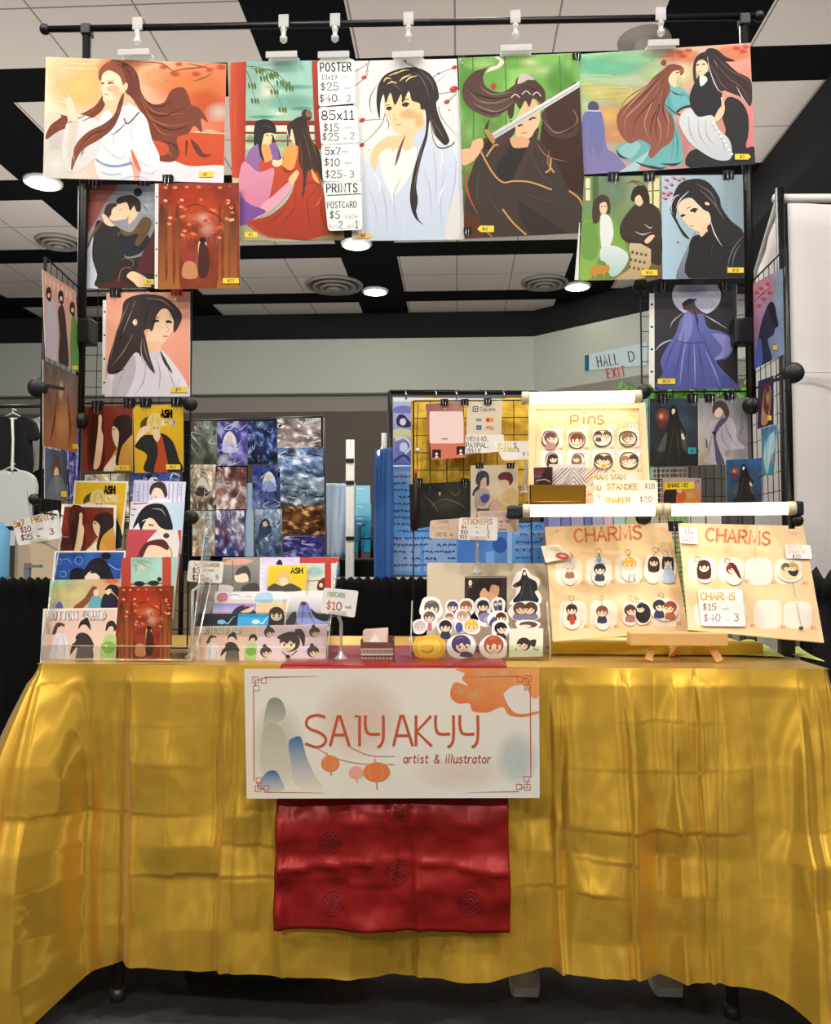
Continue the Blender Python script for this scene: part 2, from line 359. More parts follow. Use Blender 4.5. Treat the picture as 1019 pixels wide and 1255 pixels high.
def _font(src):
    F = {}
    for line in src.strip().split('\n'):
        ch, adv, *st = line.split()
        F[ch] = (float(adv), [[(float(p[0]), float(p[1])) for p in [q.split(',') for q in t.split(':')]] for t in st])
    F[' '] = (2.2, []); return F
def _arc(cx, cy, rx, ry, a0, a1, n=8):
    return ':'.join('%.2f,%.2f' % (cx + rx * math.cos(math.radians(a0 + (a1 - a0) * i / n)), cy + ry * math.sin(math.radians(a0 + (a1 - a0) * i / n))) for i in range(n + 1))
A_ = _arc
FONT = _font(f'''
A 4 0,0:2,6:4,0 .7,2:3.3,2
B 3.6 0,0:0,6:2.2,6:3.2,5.3:3.2,3.9:2.2,3.2:0,3.2 2.2,3.2:3.6,2.4:3.6,.8:2.4,0:0,0
C 4 {A_(2.2,3,2.2,3,50,310)}
D 4 0,0:0,6:1.8,6:3.4,5:4,3:3.4,1:1.8,0:0,0
E 3.2 3.2,6:0,6:0,0:3.2,0 0,3.1:2.7,3.1
F 3.1 3.1,6:0,6:0,0 0,3.1:2.6,3.1
G 4.2 {A_(2.2,3,2.2,3,50,335)}:4.2,2.8:2.6,2.8
H 4 0,0:0,6 4,0:4,6 0,3.1:4,3.1
I 1 .5,0:.5,6
J 3 2.8,6:2.8,1.4:2,.2:1,0:0,1
K 3.8 0,0:0,6 3.6,6:0,2.6 1.2,3.6:3.8,0
L 3 0,6:0,0:3,0
M 5 0,0:.3,6:2.5,.9:4.7,6:5,0
N 4 0,0:0,6:4,0:4,6
O 4.4 {A_(2.2,3,2.2,3,0,360,12)}
P 3.6 0,0:0,6:2.4,6:3.6,5.2:3.6,3.7:2.4,2.8:0,2.8
Q 4.4 {A_(2.2,3,2.2,3,0,360,12)} 2.6,1.4:4.3,-.4
R 3.8 0,0:0,6:2.4,6:3.5,5.2:3.5,3.8:2.4,3:0,3 1.8,3:3.8,0
S 3.6 3.4,5.2:2.6,5.9:1.4,6:.3,5.2:.3,4:1.2,3.3:2.6,2.8:3.5,2:3.5,.9:2.4,0:1.2,0:.1,.9
T 4 0,6:4,6 2,6:2,0
U 4 0,6:0,1.8:.8,.4:2,0:3.2,.4:4,1.8:4,6
V 4 0,6:2,0:4,6
W 5.4 0,6:1.3,0:2.7,4.2:4.1,0:5.4,6
X 3.8 0,0:3.8,6 0,6:3.8,0
Y 4 0,6:2,3:4,6 2,3:2,0
Z 3.8 0,6:3.8,6:0,0:3.8,0
0 3.8 {A_(1.9,3,1.9,3,0,360,12)}
1 2.4 .2,4.8:1.4,6:1.4,0 .1,0:2.5,0
2 3.6 .1,4.6:.8,5.8:2,6:3.2,5.4:3.3,4.2:2.4,2.8:0,0:3.7,0
3 3.5 .2,5.4:1.6,6:3,5.4:3,4:1.6,3.2 1.6,3.2:3.4,2.5:3.5,1:2.2,0:1,0:0,.7
4 3.8 2.8,0:2.8,6:0,1.9:3.8,1.9
5 3.5 3.2,6:.5,6:.3,3.4:1.8,3.8:3.3,3:3.5,1.6:2.6,.2:1.2,0:0,.7
6 3.6 3,5.9:1.2,5:.2,3:.2,1.4:1.2,0:2.6,.1:3.5,1.3:3.2,2.8:1.8,3.3:.4,2.4
7 3.5 0,6:3.5,6:1.2,0
8 3.5 {A_(1.75,4.5,1.4,1.5,0,360,10)} {A_(1.75,1.5,1.75,1.5,0,360,10)}
9 3.6 3.3,4.2:2,2.8:.6,3.4:.3,4.8:1.4,6:2.8,5.8:3.4,4.6:3.1,2:2,0
$ 3.6 3.4,4.8:2.4,5.4:1.2,5.3:.4,4.5:.8,3.6:2.6,2.7:3.4,1.9:3,.9:1.8,.5:.2,1.1 1.8,6.6:1.8,-.6
. .8 .4,0:.4,.3
, .8 .6,.3:.2,-1
' .8 .4,6:.3,4.8
! .8 .4,6:.4,1.8 .4,.2:.4,0
/ 3 0,-.5:3,6.5
* 3 0,2:3,4.4 0,4.4:3,2 1.5,1.6:1.5,4.8
- 2.4 0,2.8:2.4,2.8
# 4 1,0:1.6,6 2.6,0:3.2,6 .2,2:4,2 .2,4:4,4
& 4 3.8,0:.8,4.4:.9,5.6:1.8,6:2.6,5.4:2.4,4.2:.4,2.2:.3,.8:1.4,0:2.8,.4:3.8,2.2
a 2.8 2.6,4:2.6,0 {A_(1.4,2,1.3,2,40,320)}
b 2.8 0,6.2:0,0 {A_(1.3,2,1.4,2,-140,140)}
c 2.6 {A_(1.4,2,1.4,2,45,315)}
d 2.8 2.7,6.2:2.7,0 {A_(1.4,2,1.3,2,40,320)}
e 2.8 .1,2.1:2.7,2.1:2.3,3.5:1.4,4:.4,3.4:0,2:.4,.6:1.4,0:2.6,.6
f 2 2,6:1.2,6.2:.8,5.4:.8,0 0,4:1.8,4
g 2.8 2.6,4:2.6,-1:1.6,-2:.3,-1.4 {A_(1.4,2,1.3,2,40,320)}
h 2.7 0,6.2:0,0 0,2.8:.8,3.9:2,3.9:2.6,3:2.6,0
i .7 .3,4:.3,0 .3,5.6:.3,5.9
k 2.6 0,6.2:0,0 2.4,4:0,1.6 .8,2.3:2.6,0
l .7 .3,6.2:.3,0
m 4.4 0,4:0,0 0,3:.8,4:1.8,4:2.2,3:2.2,0 2.2,3:3,4:4,4:4.4,3:4.4,0
n 2.7 0,4:0,0 0,2.8:.8,3.9:2,3.9:2.6,3:2.6,0
o 2.8 {A_(1.4,2,1.4,2,0,360,10)}
p 2.8 0,4:0,-2 {A_(1.3,2,1.4,2,-140,140)}
q 2.8 2.7,4:2.7,-2 {A_(1.4,2,1.3,2,40,320)}
r 1.9 0,4:0,0 0,2.6:.8,3.8:1.9,3.9
s 2.4 2.3,3.4:1.4,4:.4,3.7:.3,2.8:1.4,2.1:2.3,1.4:2.2,.4:1.2,0:.1,.5
t 2 .8,5.6:.8,.8:1.4,0:2,.2 0,4:1.9,4
u 2.7 0,4:0,1:.6,.1:1.8,.1:2.6,1.2 2.6,4:2.6,0
v 2.6 0,4:1.3,0:2.6,4
w 3.8 0,4:1,0:1.9,3:2.8,0:3.8,4
x 2.6 0,0:2.6,4 0,4:2.6,0
y 2.7 0,4:0,2:.7,1.2:1.9,1.2:2.6,2.2 2.6,4:2.6,-1:1.6,-2:.4,-1.6
z 2.6 0,4:2.6,4:0,0:2.6,0
''')
def rrect(x0, y0, x1, y1, r, n=4):
    out = []
    for cx, cy, a in ((x1 - r, y0 + r, -90), (x1 - r, y1 - r, 0), (x0 + r, y1 - r, 90), (x0 + r, y0 + r, 180)):
        for i in range(n + 1):
            t = math.radians(a + 90 * i / n); out.append((cx + r * math.cos(t), cy + r * math.sin(t)))
    return out
def qround(q, r, n=4):
    """quad with rounded corners"""
    out = []
    for i in range(4):
        p = Vector(q[i]); a = (Vector(q[i - 1]) - p); b = (Vector(q[(i + 1) % 4]) - p); a.normalize(); b.normalize()
        A, Bq = p + a * r, p + b * r
        for j in range(n + 1):
            t = j / n; v = A * (1 - t) ** 2 + p * (2 * t * (1 - t)) + Bq * t * t; out.append((v.x, v.y))
    return out
def sheet(name, pl, quad, draw, label=None, cat=None, group=None, fr=(0, 0, 1), col='f4f1ea', th=.0015, mats=('printed_paper',), rnd=0, parent=None, outline=None):
    """one printed sheet: quad = TL, TR, BR, BL in the fr frame"""
    a = Art(pl, fr, clip=(quad if not outline else None))
    if draw: draw(a)
    pts = outline or (qround(quad, rnd) if rnd else quad)
    o = a.build(name, parent, mats, ([a.px(*p) for p in pts], col, th))
    return tag(o, label, cat, group)
TZ = .83      # table top
# ============================================================ the hall
def nodes_ceiling():
    m = bpy.data.materials.new('ceiling_panels'); m.use_nodes = True; nt = m.node_tree; b = nt.nodes['Principled BSDF']; N = nt.nodes.new; L = nt.links.new
    g = N('ShaderNodeNewGeometry'); sx = N('ShaderNodeSeparateXYZ'); L(g.outputs['Position'], sx.inputs[0])
    def mth(op, a, c=None):
        n = N('ShaderNodeMath'); n.operation = op
        for i, q in enumerate((a, c)):
            if q is None: continue
            if isinstance(q, (int, float)): n.inputs[i].default_value = q
            else: L(q, n.inputs[i])
        return n.outputs[0]
    def band(s, start, per, w): return mth('LESS_THAN', mth('MODULO', mth('ADD', s, 40 * per - start), per), w)
    bx = band(sx.outputs[0], -1.548, 3.04, .745); by = band(sx.outputs[1], 6.47, 1.98, .5)
    blk = mth('MAXIMUM', bx, by)
    seam = mth('MAXIMUM', band(sx.outputs[0], -1.548, 3.04 / 4, .014), band(sx.outputs[1], 6.47 + .5 + .74, 1.98, .016))
    nz = N('ShaderNodeTexNoise'); nz.inputs['Scale'].default_value = .7; L(g.outputs['Position'], nz.inputs['Vector'])
    cr = N('ShaderNodeMix'); cr.data_type = 'RGBA'; cr.inputs[6].default_value = (*hx('cfc6bd'), 1); cr.inputs[7].default_value = (*hx('ddd5cc'), 1); L(nz.outputs['Fac'], cr.inputs[0])
    m1 = N('ShaderNodeMix'); m1.data_type = 'RGBA'; L(seam, m1.inputs[0]); L(cr.outputs[2], m1.inputs[6]); m1.inputs[7].default_value = (*hx('8c857d'), 1)
    m2 = N('ShaderNodeMix'); m2.data_type = 'RGBA'; L(blk, m2.inputs[0]); L(m1.outputs[2], m2.inputs[6]); m2.inputs[7].default_value = (.004, .004, .005, 1)
    L(m2.outputs[2], b.inputs['Base Color']); b.inputs['Roughness'].default_value = .9; b.inputs['Specular IOR Level'].default_value = .1
    M['ceiling_panels'] = m
nodes_ceiling()
mat('carpet', '4b4844', .95, vary=.35, vscale=30, bump=.5, bscale=400)
mat('pale_wall', 'b9bcb2', .85, vary=.04); mat('wall_band', '8b867e', .85, vary=.05); mat('dark_partition', '5b534c', .85, vary=.08, vscale=1.5); mat('soffit_black', '0a0a0b', .9)
mat('lamp_glow', 'fff6e6', emit=14, emc='fff2dd')
def struct(name, o): return tag(o, kind='structure')
struct('floor', MB().box((-14, -6, -.1), (14, 14, 0)).build('floor', 'carpet'))
struct('ceiling', MB().box((-14, -6, CEIL), (14, 14, CEIL + .1)).build('ceiling', 'ceiling_panels'))
def wall(name, a, b):
    a = Vector(a); b = Vector(b); d = (b - a).normalized(); n = Vector((-d.y, d.x, 0)) * .15; w = MB()
    for i, (z0, z1) in enumerate(((0, 3.40), (3.40, 3.67), (3.67, 4.58), (4.58, CEIL))):
        p = [Vector((a.x, a.y, z0)), Vector((b.x, b.y, z0)), Vector((b.x, b.y, z1)), Vector((a.x, a.y, z1))]
        w.slab(p, n, i)
    o = w.build(name, ['dark_partition', 'wall_band', 'pale_wall', 'soffit_black'])
    for e in (.005,): pass
    return struct(name, o)
wall('wall_back', (-14, 13.5, 0), (1.2, 13.5, 0))
WR0, WR1 = Vector((1.2, 13.5, 0)), Vector((9.2, 6.3, 0))
wall('wall_right', WR0, WR1)
# horizontal reveal between wall and partition, black bulkhead running along the right
struct('trim_1', MB().box((-14, 13.44, 3.655), (1.2, 13.5, 3.685)).build('trim_1', 'dark_partition'))
struct('ceiling_bulkhead', MB().box((3.03, 3.0, 4.45), (3.9, 11.0, CEIL)).build('ceiling_bulkhead', 'soffit_black'))
# direction sign standing out on the right-hand wall
mat('sign_blue', '1e6488', .5); mat('sign_pale', 'c3d6da', .5)
def hall_sign():
    pl = vert2(WR0 - Vector((.012, .014, 0)), WR1 - Vector((.012, .014, 0)))
    e = empty('direction_sign', pl.at(750, 470), 'pale blue HALL D and red EXIT sign high on the far grey wall', 'sign')
    fr = (440, 380, 2.5475)
    q = [(706, 140), (900, 100), (900, 172), (706, 190)]
    sheet('sign_panel', pl, q, lambda a: (a.P('1e6488', [706, 141, 719, 139, 719, 189, 706, 190], sm=0),
          a.T('HALL', 748, 178, 33, '22282c', 3.4, rot=-9, ww=.52), a.T('D', 846, 161, 31, '22282c', 3.4, rot=-9, ww=.8)), fr=fr, parent=e, col='c3d6da', th=.03)
    o = Art(pl, fr, lift=.002); o.T('EXIT', 777, 213, 30, 'c8494a', 3.2, rot=-8, ww=.6); tag(o.build('exit_lettering', e), 'red lettering EXIT')
hall_sign()
# ceiling fittings
def ceil_light(px, py):
    p = PZ(px, py, CEIL); e = empty('ceiling_downlight', p)
    MB().lathe([(.10, -.035), (.19, -.03), (.2, 0), (.1, 0)], p, n=24).build('trim_ring', 'white_plastic', e)
    MB().lathe([(.0, -.012), (.165, -.012), (.165, -.034), (0, -.04)], p, n=24).build('lamp_lens', 'lamp_glow', e)
    return e
for (px, py, lb) in ((53, 222, 'round glowing ceiling lamp below the corner of the orange autumn landscape poster'), (437, 298, 'round glowing ceiling lamp just under the hanging price list'),
                     (460, 356, 'round glowing ceiling lamp below the pale blue portrait poster'), (708, 350, 'round glowing ceiling lamp beside the green print of two seated figures')):
    tag(ceil_light(px, py), lb, 'ceiling light', 'round ceiling lamps')
mat('vent_grey', '8f8a83', .6); mat('vent_dark', '3b3936', .8)
def ceil_vent(px, py, r):
    p = PZ(px, py, CEIL); e = empty('ceiling_vent', p); w = MB()
    for k in range(4): w.lathe([(r * (1 - .24 * k), -.01 - .02 * k), (r * (1 - .24 * k) - .02, -.05 - .02 * k), (r * (.86 - .24 * k), -.02 - .02 * k), (r * (.88 - .24 * k), -.005)], p, n=28)
    w.build('louver_rings', 'vent_grey', e); MB().lathe([(0, -.004), (r * .97, -.004), (r * .97, 0), (0, 0)], p, n=28).build('backing_plate', 'vent_dark', e); return e
for (px, py, r, lb) in ((72, 295, .28, 'round ceiling vent left of the print of an embracing couple'), (410, 348, .42, 'round ceiling vent below the hanging price list'), (668, 345, .34, 'round ceiling vent below the black-robed swordsman poster')):
    tag(ceil_vent(px, py, r), lb, 'ceiling vent', 'round ceiling vents')
p = PZ(790, 50, CEIL); e = empty('ceiling_sensor', p, 'small white dome sensor on the ceiling behind the tall bar', 'sensor')
MB().lathe([(.0, -.09), (.06, -.08), (.09, -.04), (.09, -.02), (.2, -.015), (.2, 0), (0, 0)], p, n=20).build('sensor_dome', 'vent_grey', e)
# ============================================================ the stall table and its cloths
XL, XR, YF, YB = -1.0, .835, 1.975, 2.70
def satin(name, c1, c2, rough, metal, aniso=.0, sheen=.2):
    m = bpy.data.materials.new(name); m.use_nodes = True; nt = m.node_tree; b = nt.nodes['Principled BSDF']
    tc = nt.nodes.new('ShaderNodeTexCoord'); mp = nt.nodes.new('ShaderNodeMapping'); mp.inputs['Scale'].default_value = (90, 90, 900)
    nz = nt.nodes.new('ShaderNodeTexNoise'); nz.inputs['Scale'].default_value = 1; nz.inputs['Detail'].default_value = 3
    nt.links.new(tc.outputs['Object'], mp.inputs[0]); nt.links.new(mp.outputs[0], nz.inputs['Vector'])
    mx = nt.nodes.new('ShaderNodeMix'); mx.data_type = 'RGBA'; mx.inputs[6].default_value = (*hx(c1), 1); mx.inputs[7].default_value = (*hx(c2), 1)
    nt.links.new(nz.outputs['Fac'], mx.inputs[0]); nt.links.new(mx.outputs[2], b.inputs['Base Color'])
    bp = nt.nodes.new('ShaderNodeBump'); bp.inputs['Strength'].default_value = .10; bp.inputs['Distance'].default_value = .002
    n2 = nt.nodes.new('ShaderNodeTexNoise'); n2.inputs['Scale'].default_value = 38; n2.inputs['Detail'].default_value = 5
    nt.links.new(tc.outputs['Object'], n2.inputs['Vector']); ad = nt.nodes.new('ShaderNodeMath'); ad.inputs[1].default_value = 0; ad.operation = 'ADD'
    nt.links.new(n2.outputs['Fac'], ad.inputs[0]); nt.links.new(ad.outputs[0], bp.inputs['Height']); nt.links.new(bp.outputs[0], b.inputs['Normal'])
    b.inputs['Roughness'].default_value = rough; b.inputs['Metallic'].default_value = metal; b.inputs['Sheen Weight'].default_value = sheen
    b.inputs['Sheen Roughness'].default_value = .4; b.inputs['Anisotropic'].default_value = aniso
    tg = nt.nodes.new('ShaderNodeTangent'); tg.direction_type = 'RADIAL'; tg.axis = 'Z'; nt.links.new(tg.outputs[0], b.inputs['Tangent']); b.inputs['Anisotropic Rotation'].default_value = AROT
    M[name] = m
AROT = 0.25
satin('gold_satin', 'dba52c', 'efc24c', .34, .66, .85); satin('red_satin', '92130f', 'a01c16', .36, .3, .6, sheen=0)
mat('table_grey', 'a7a49d', .6); mat('leg_metal', '6e6a64', .4, .7)
t = empty('folding_table', (0, 2.3, 0), 'folding table under the gold cloth with grey legs showing below the hem', 'table')
MB().box((XL + .01, YF + .012, TZ - .045), (XR - .01, YB - .01, TZ - .008), bev=.008).build('tabletop', 'table_grey', t)
for x in (-.84, .643):
    for y in (2.10, 2.58): MB().tube([(x, y, .012), (x, y, TZ - .045)], .014, 10).tube([(x, y, .0), (x, y, .03)], .018, 10).build('leg', 'leg_metal', t)
    MB().tube([(x, 2.10, .35), (x, 2.58, .35)], .011, 8).build('brace', 'leg_metal', t)

def fx(px): return PY(px, 1000, YF - .02).x
FV = [(-.0085, .010, 147), (.006, .012, 157), (-.008, .008, 264), (.010, .014, 274), (-.006, .02, 290), (.007, .012, 344), (.012, .018, 505), (-.01, .03, 645), (.016, .016, 678), (-.010, .012, 690), (-.009, .006, 764), (.006, .02, 776), (.012, .016, 828), (-.010, .010, 852), (.009, .008, 858), (-.006, .010, 884), (.010, .02, 985), (.008, .012, 1003)]
FV = [(a, w, fx(p)) for a, w, p in FV]
FH = [(940, .0035), (1006, .0055), (1042, .0075), (1084, .006), (888, .003)]
PZB = PY(480, 978, YF - .04).z; PXA, PXB = fx(300), fx(662)
FH = [(PY(500, y, YF - .02).z, a) for y, a in FH]
random.seed(11)
GX = sorted([XL - .2, XR + .2] + [c for a, w, c in FV if w > .0065] + [fx(p) for p in (205, 320, 430, 575, 720, 805, 925, 60)])
GZ = sorted([TZ + .01, .05] + [z for z, a in FH] + [PY(500, y, YF).z for y in (1140, 1190, 850)])
GD = {(i, j): random.uniform(-.020, .020) for i in range(len(GX)) for j in range(len(GZ))}
GC = {i: random.uniform(-.024, .024) for i in range(len(GX))}
def facet(x, z):
    i = max(0, min(len(GX) - 2, sum(1 for g in GX if g <= x) - 1)); j = max(0, min(len(GZ) - 2, sum(1 for g in GZ if g <= z) - 1))
    u = max(0, min(1, (x - GX[i]) / (GX[i + 1] - GX[i]))); w = max(0, min(1, (z - GZ[j]) / (GZ[j + 1] - GZ[j])))
    f = lambda a, b: GD[(a, b)] * .45 + GC[a]
    return (f(i, j) * (1 - u) + f(i + 1, j) * u) * (1 - w) + (f(i, j + 1) * (1 - u) + f(i + 1, j + 1) * u) * w
def front_disp(x, z):
    v = (TZ - z) / .72
    d = .010 * (noise.noise(Vector((x * 2.6, z * .9, 1.7)))) * (.4 + v) + .030 * v ** .7 * noise.noise(Vector((x * 5.2, z * .55, 4.2))) + .010 * min(1, v * 3) * noise.noise(Vector((x * 13, z * .8, 14.2)))
    g = min(1, v * 4) if v > 0 else 0
    d += facet(x + .006 * noise.noise(Vector((z * 6, x * 3, 2))), z) * min(1, .25 + v * 1.6)
    for a, w, xc in FV:
        u = abs(x - xc - .006 * noise.noise(Vector((xc * 9, z * 5, 2))) - .02 * v * math.sin(xc * 40)) / w
        if u < 6: d += a * 2.1 * math.exp(-u * (.9 + .1 * u)) * g * (.75 + .5 * noise.noise(Vector((xc * 31, z * 3.1, 7))))
    for zc, a in FH:
        zz = zc + .010 * noise.noise(Vector((x * 3, zc * 10, 5))) + .012 * math.sin(x * 2.2 + zc * 9)
        u = (z - zz) / .012; am = max(0, .25 + 1.5 * noise.noise(Vector((x * 3.1, zc * 21, 11))))
        if abs(u) < 5: d += a * .5 * am * math.exp(-abs(u)) * (1 if u > 0 else -.4)
    d += .0035 * noise.fractal(Vector((x * 9, z * 7, 3)), 1, 2, 3) * min(1, v * 3)
    e = max(0, (v - .78) / .22)
    d += e * (.010 * noise.noise(Vector((x * 24, z * 5, 9))) + .012 * noise.noise(Vector((x * 9, 0, 8))))
    zb = PZB; bx = min(1, max(0, (x - PXA + .05) / .05)) * min(1, max(0, (PXB + .05 - x) / .05)) * min(1, max(0, (z - zb + .05) / .05))
    return d * (1 - .8 * bx) - .004 * bx
def perim():
    """points and outward normals along the left side, the front and the right side"""
    out = []; r = .02
    def seg(a, b, n, nn):
        for i in range(n): t = i / n; out.append((a[0] + (b[0] - a[0]) * t, a[1] + (b[1] - a[1]) * t, nn[0], nn[1]))
    seg((XL, YB), (XL, YF + r), 70, (-1, 0))
    for i in range(40): t = math.pi + math.pi / 2 * i / 40; out.append((XL + r + r * math.cos(t), YF + r + r * math.sin(t), math.cos(t), math.sin(t)))
    seg((XL + r, YF), (XR - r, YF), 430, (0, -1))
    for i in range(40): t = -math.pi / 2 + math.pi / 2 * i / 40; out.append((XR - r + r * math.cos(t), YF + r + r * math.sin(t), math.cos(t), math.sin(t)))
    seg((XR, YF + r), (XR, YB), 70, (1, 0)); return out
HEM = [(PY(a, b, YF - .045).x, PY(a, b, YF - .045).z) for a, b in ((40, 1205), (115, 1197), (200, 1200), (270, 1206), (400, 1208), (500, 1214), (600, 1211), (660, 1206), (760, 1207), (835, 1213), (900, 1216), (960, 1224), (1019, 1236))]
def hem(x):
    if x <= HEM[0][0]: return HEM[0][1]
    for (a, b), (c, d) in zip(HEM, HEM[1:]):
        if x <= c: return b + (d - b) * (x - a) / (c - a)
    return HEM[-1][1]
def cloth():
    P = perim(); NV = 150; w = MB(); vs = []; fs = []; n = len(P)
    for i, (x, y, nx, ny) in enumerate(P):
        dl = math.hypot(x - XL, y - YF); dr = math.hypot(x - XR, y - YF)
        side = abs(nx)
        cl = math.exp(-(dl / .10) ** 2); cr = math.exp(-(dr / .16) ** 2)
        drop = TZ - hem(x) - .014 - .008 * max(0, min(1, x * 2)) + .003 * math.sin(x * 17)
        drop += .10 * math.exp(-(dl / .13) ** 2) + .06 * math.exp(-(dr / .12) ** 2) + (.05 if side > .5 else 0)
        drop = min(drop, .822)
        for j in range(NV + 1):
            v = j / NV; z = TZ - v * drop
            fd = front_disp(x, z) * (1 - side * .5)
            vv = v * 1.25 if v < .8 else 1.0 + (v - .8) * .6
            o = .006 + .022 * v + .13 * cl * (1 - (1 - min(1, v)) ** 2.2) + .12 * cr * vv * v ** .6 + fd
            vl = .032 * math.exp(-((x - fx(100) - .0 * v) / .03) ** 2) * min(1, v * 2) if side < .2 else 0   # hollow beside the left corner
            o -= vl
            if side > .5: o += .09 * v * (1 if nx < 0 else .7) + .03 * math.sin(y * 16) * v
            o *= min(1, .25 + v * 14)
            vs.append((x + nx * o, y + ny * o, z + .0025 * math.exp(-v * 60)))
    for i in range(n - 1):
        for j in range(NV): a = i * (NV + 1) + j; fs.append((a, a + 1, a + NV + 2, a + NV + 1))
    w.add(vs, fs, 0, True)
    # the top
    g = []; NX, NY = 120, 40
    for j in range(NY + 1):
        for i in range(NX + 1):
            x = XL + (XR - XL) * i / NX; y = YF + (YB - YF) * j / NY
            ed = min(1, min(i, NX - i, j, NY - j) / 3)
            g.append((x, y, TZ + .0025 - .002 * ed + .0005 * ed * noise.noise(Vector((x * 8, y * 8, 0)))))
    w.add(g, [(j * (NX + 1) + i, j * (NX + 1) + i + 1, (j + 1) * (NX + 1) + i + 1, (j + 1) * (NX + 1) + i) for j in range(NY) for i in range(NX)], 0, True)
    o = w.build('tablecloth', 'gold_satin')
    return tag(o, 'gold satin cloth draped over the stall table down to the floor', 'tablecloth')
cloth()
# red brocade runner
RX0, RX1 = fx(343), fx(627)
ZBN = PY(480, 978, YF - .04).z; BX0, BX1 = fx(300), fx(662)
def runner():
    w = MB(); NX, NV = 90, 130; vs = []; x0, x1 = PZ(343, 818, TZ).x, PZ(621, 818, TZ).x
    zb = PY(480, 1139, YF - .05).z; yb = YF + .42; top = yb - YF; Ltot = top + TZ - zb
    med = []
    for j in range(NV + 1):
        t = j / NV * Ltot
        for i in range(NX + 1):
            u = i / NX; x = x0 + (x1 - x0) * u
            if t < top:
                e = min(1, (top - t) / .02)
                vs.append((x, yb - t, TZ + .0045 + .0012 * (1 + noise.noise(Vector((x * 14, t * 12, 3)))) * e))
            else:
                d = t - top; v = d / (TZ - zb); z = TZ - d
                xx = x + .008 * noise.noise(Vector((u * 1.5, z * 6, 6))) * v
                uc = (u - .505); zc = z - PY(480, 1060, YF - .04).z + .010 * math.cos(u * 6)
                o = .010 + .022 * v + max(0, 1) * front_disp(x, z)
                hid = z > ZBN
                bump = 0
                bump += .010 * math.exp(-abs(uc) / .018)
                bump += .010 * math.exp(-abs(zc) / .012) * (1 if zc > 0 else .5)
                bump += .012 * (1 + math.cos((u - .5) * 9)) + .012 * (1 + noise.fractal(Vector((u * 4, z * 8, 21)), 1, 2, 3))
                sg = 1 if z < ZBN - .03 else max(0, (ZBN + .03 - z) / .06)
                o += max(0, bump) * sg + .008 * sg * math.exp(-((u - .02) / .08) ** 2) * (1 + math.sin(z * 70)) * .5
                vs.append((xx, YF - max(.0115, o), z + .004 * math.exp(-v * 40)))
    fs = [(j * (NX + 1) + i, j * (NX + 1) + i + 1, (j + 1) * (NX + 1) + i + 1, (j + 1) * (NX + 1) + i) for j in range(NV) for i in range(NX)]
    w.add(vs, fs, 0, True); o = w.build('table_runner', 'red_satin')
    tag(o, 'red satin runner hanging over the front of the gold cloth', 'table runner')
    s = o.modifiers.new('thick', 'SOLIDIFY'); s.thickness = .0015; s.offset = -1
    return o, vs, NX, NV, top, Ltot
RUN, RVS, RNX, RNV, RTOP, RL = runner()
# woven medallions in the runner, darker red, lying on its surface
mat('red_weave', '7c1218', .6)
def medallion(px, py, r):
    w = MB(); c = PY(px, py, YF - .04); s = PY(px + r, py, YF - .04).x - c.x
    def on(x, z):
        best = min(RVS[(RNX + 1) * int(RNV * RTOP / RL) + RNX + 2:], key=lambda p: (p[0] - x) ** 2 + (p[2] - z) ** 2); return best
    def put(x, z):
        p = on(x, z); return Vector((x, p[1] - .0016, z))
    def ring(rr, sq, n=20):
        pts = []
        for i in range(n + 1):
            a = 2 * math.pi * i / n; q = 1 / max(abs(math.cos(a)), abs(math.sin(a))) ** sq
            pts.append(put(c.x + s * rr * q * math.cos(a + .785), c.z + s * rr * q * math.sin(a + .785)))
        w.tube(pts, .0008, 4)
    ring(.95, .5); ring(.62, .8, 16); ring(.34, 0, 10)
    for k in range(4):
        a = k * math.pi / 4 + .2; w.tube([put(c.x + s * t * math.cos(a), c.z + s * t * math.sin(a)) for t in (-.8, -.3, .3, .8)], .0007, 4)
    w.build('woven_medallion', 'red_weave', RUN)
for m_ in ((576, 1102, 14), (405, 1030, 13), (409, 1103, 13), (488, 1065, 14), (494, 992, 10)): medallion(*m_)

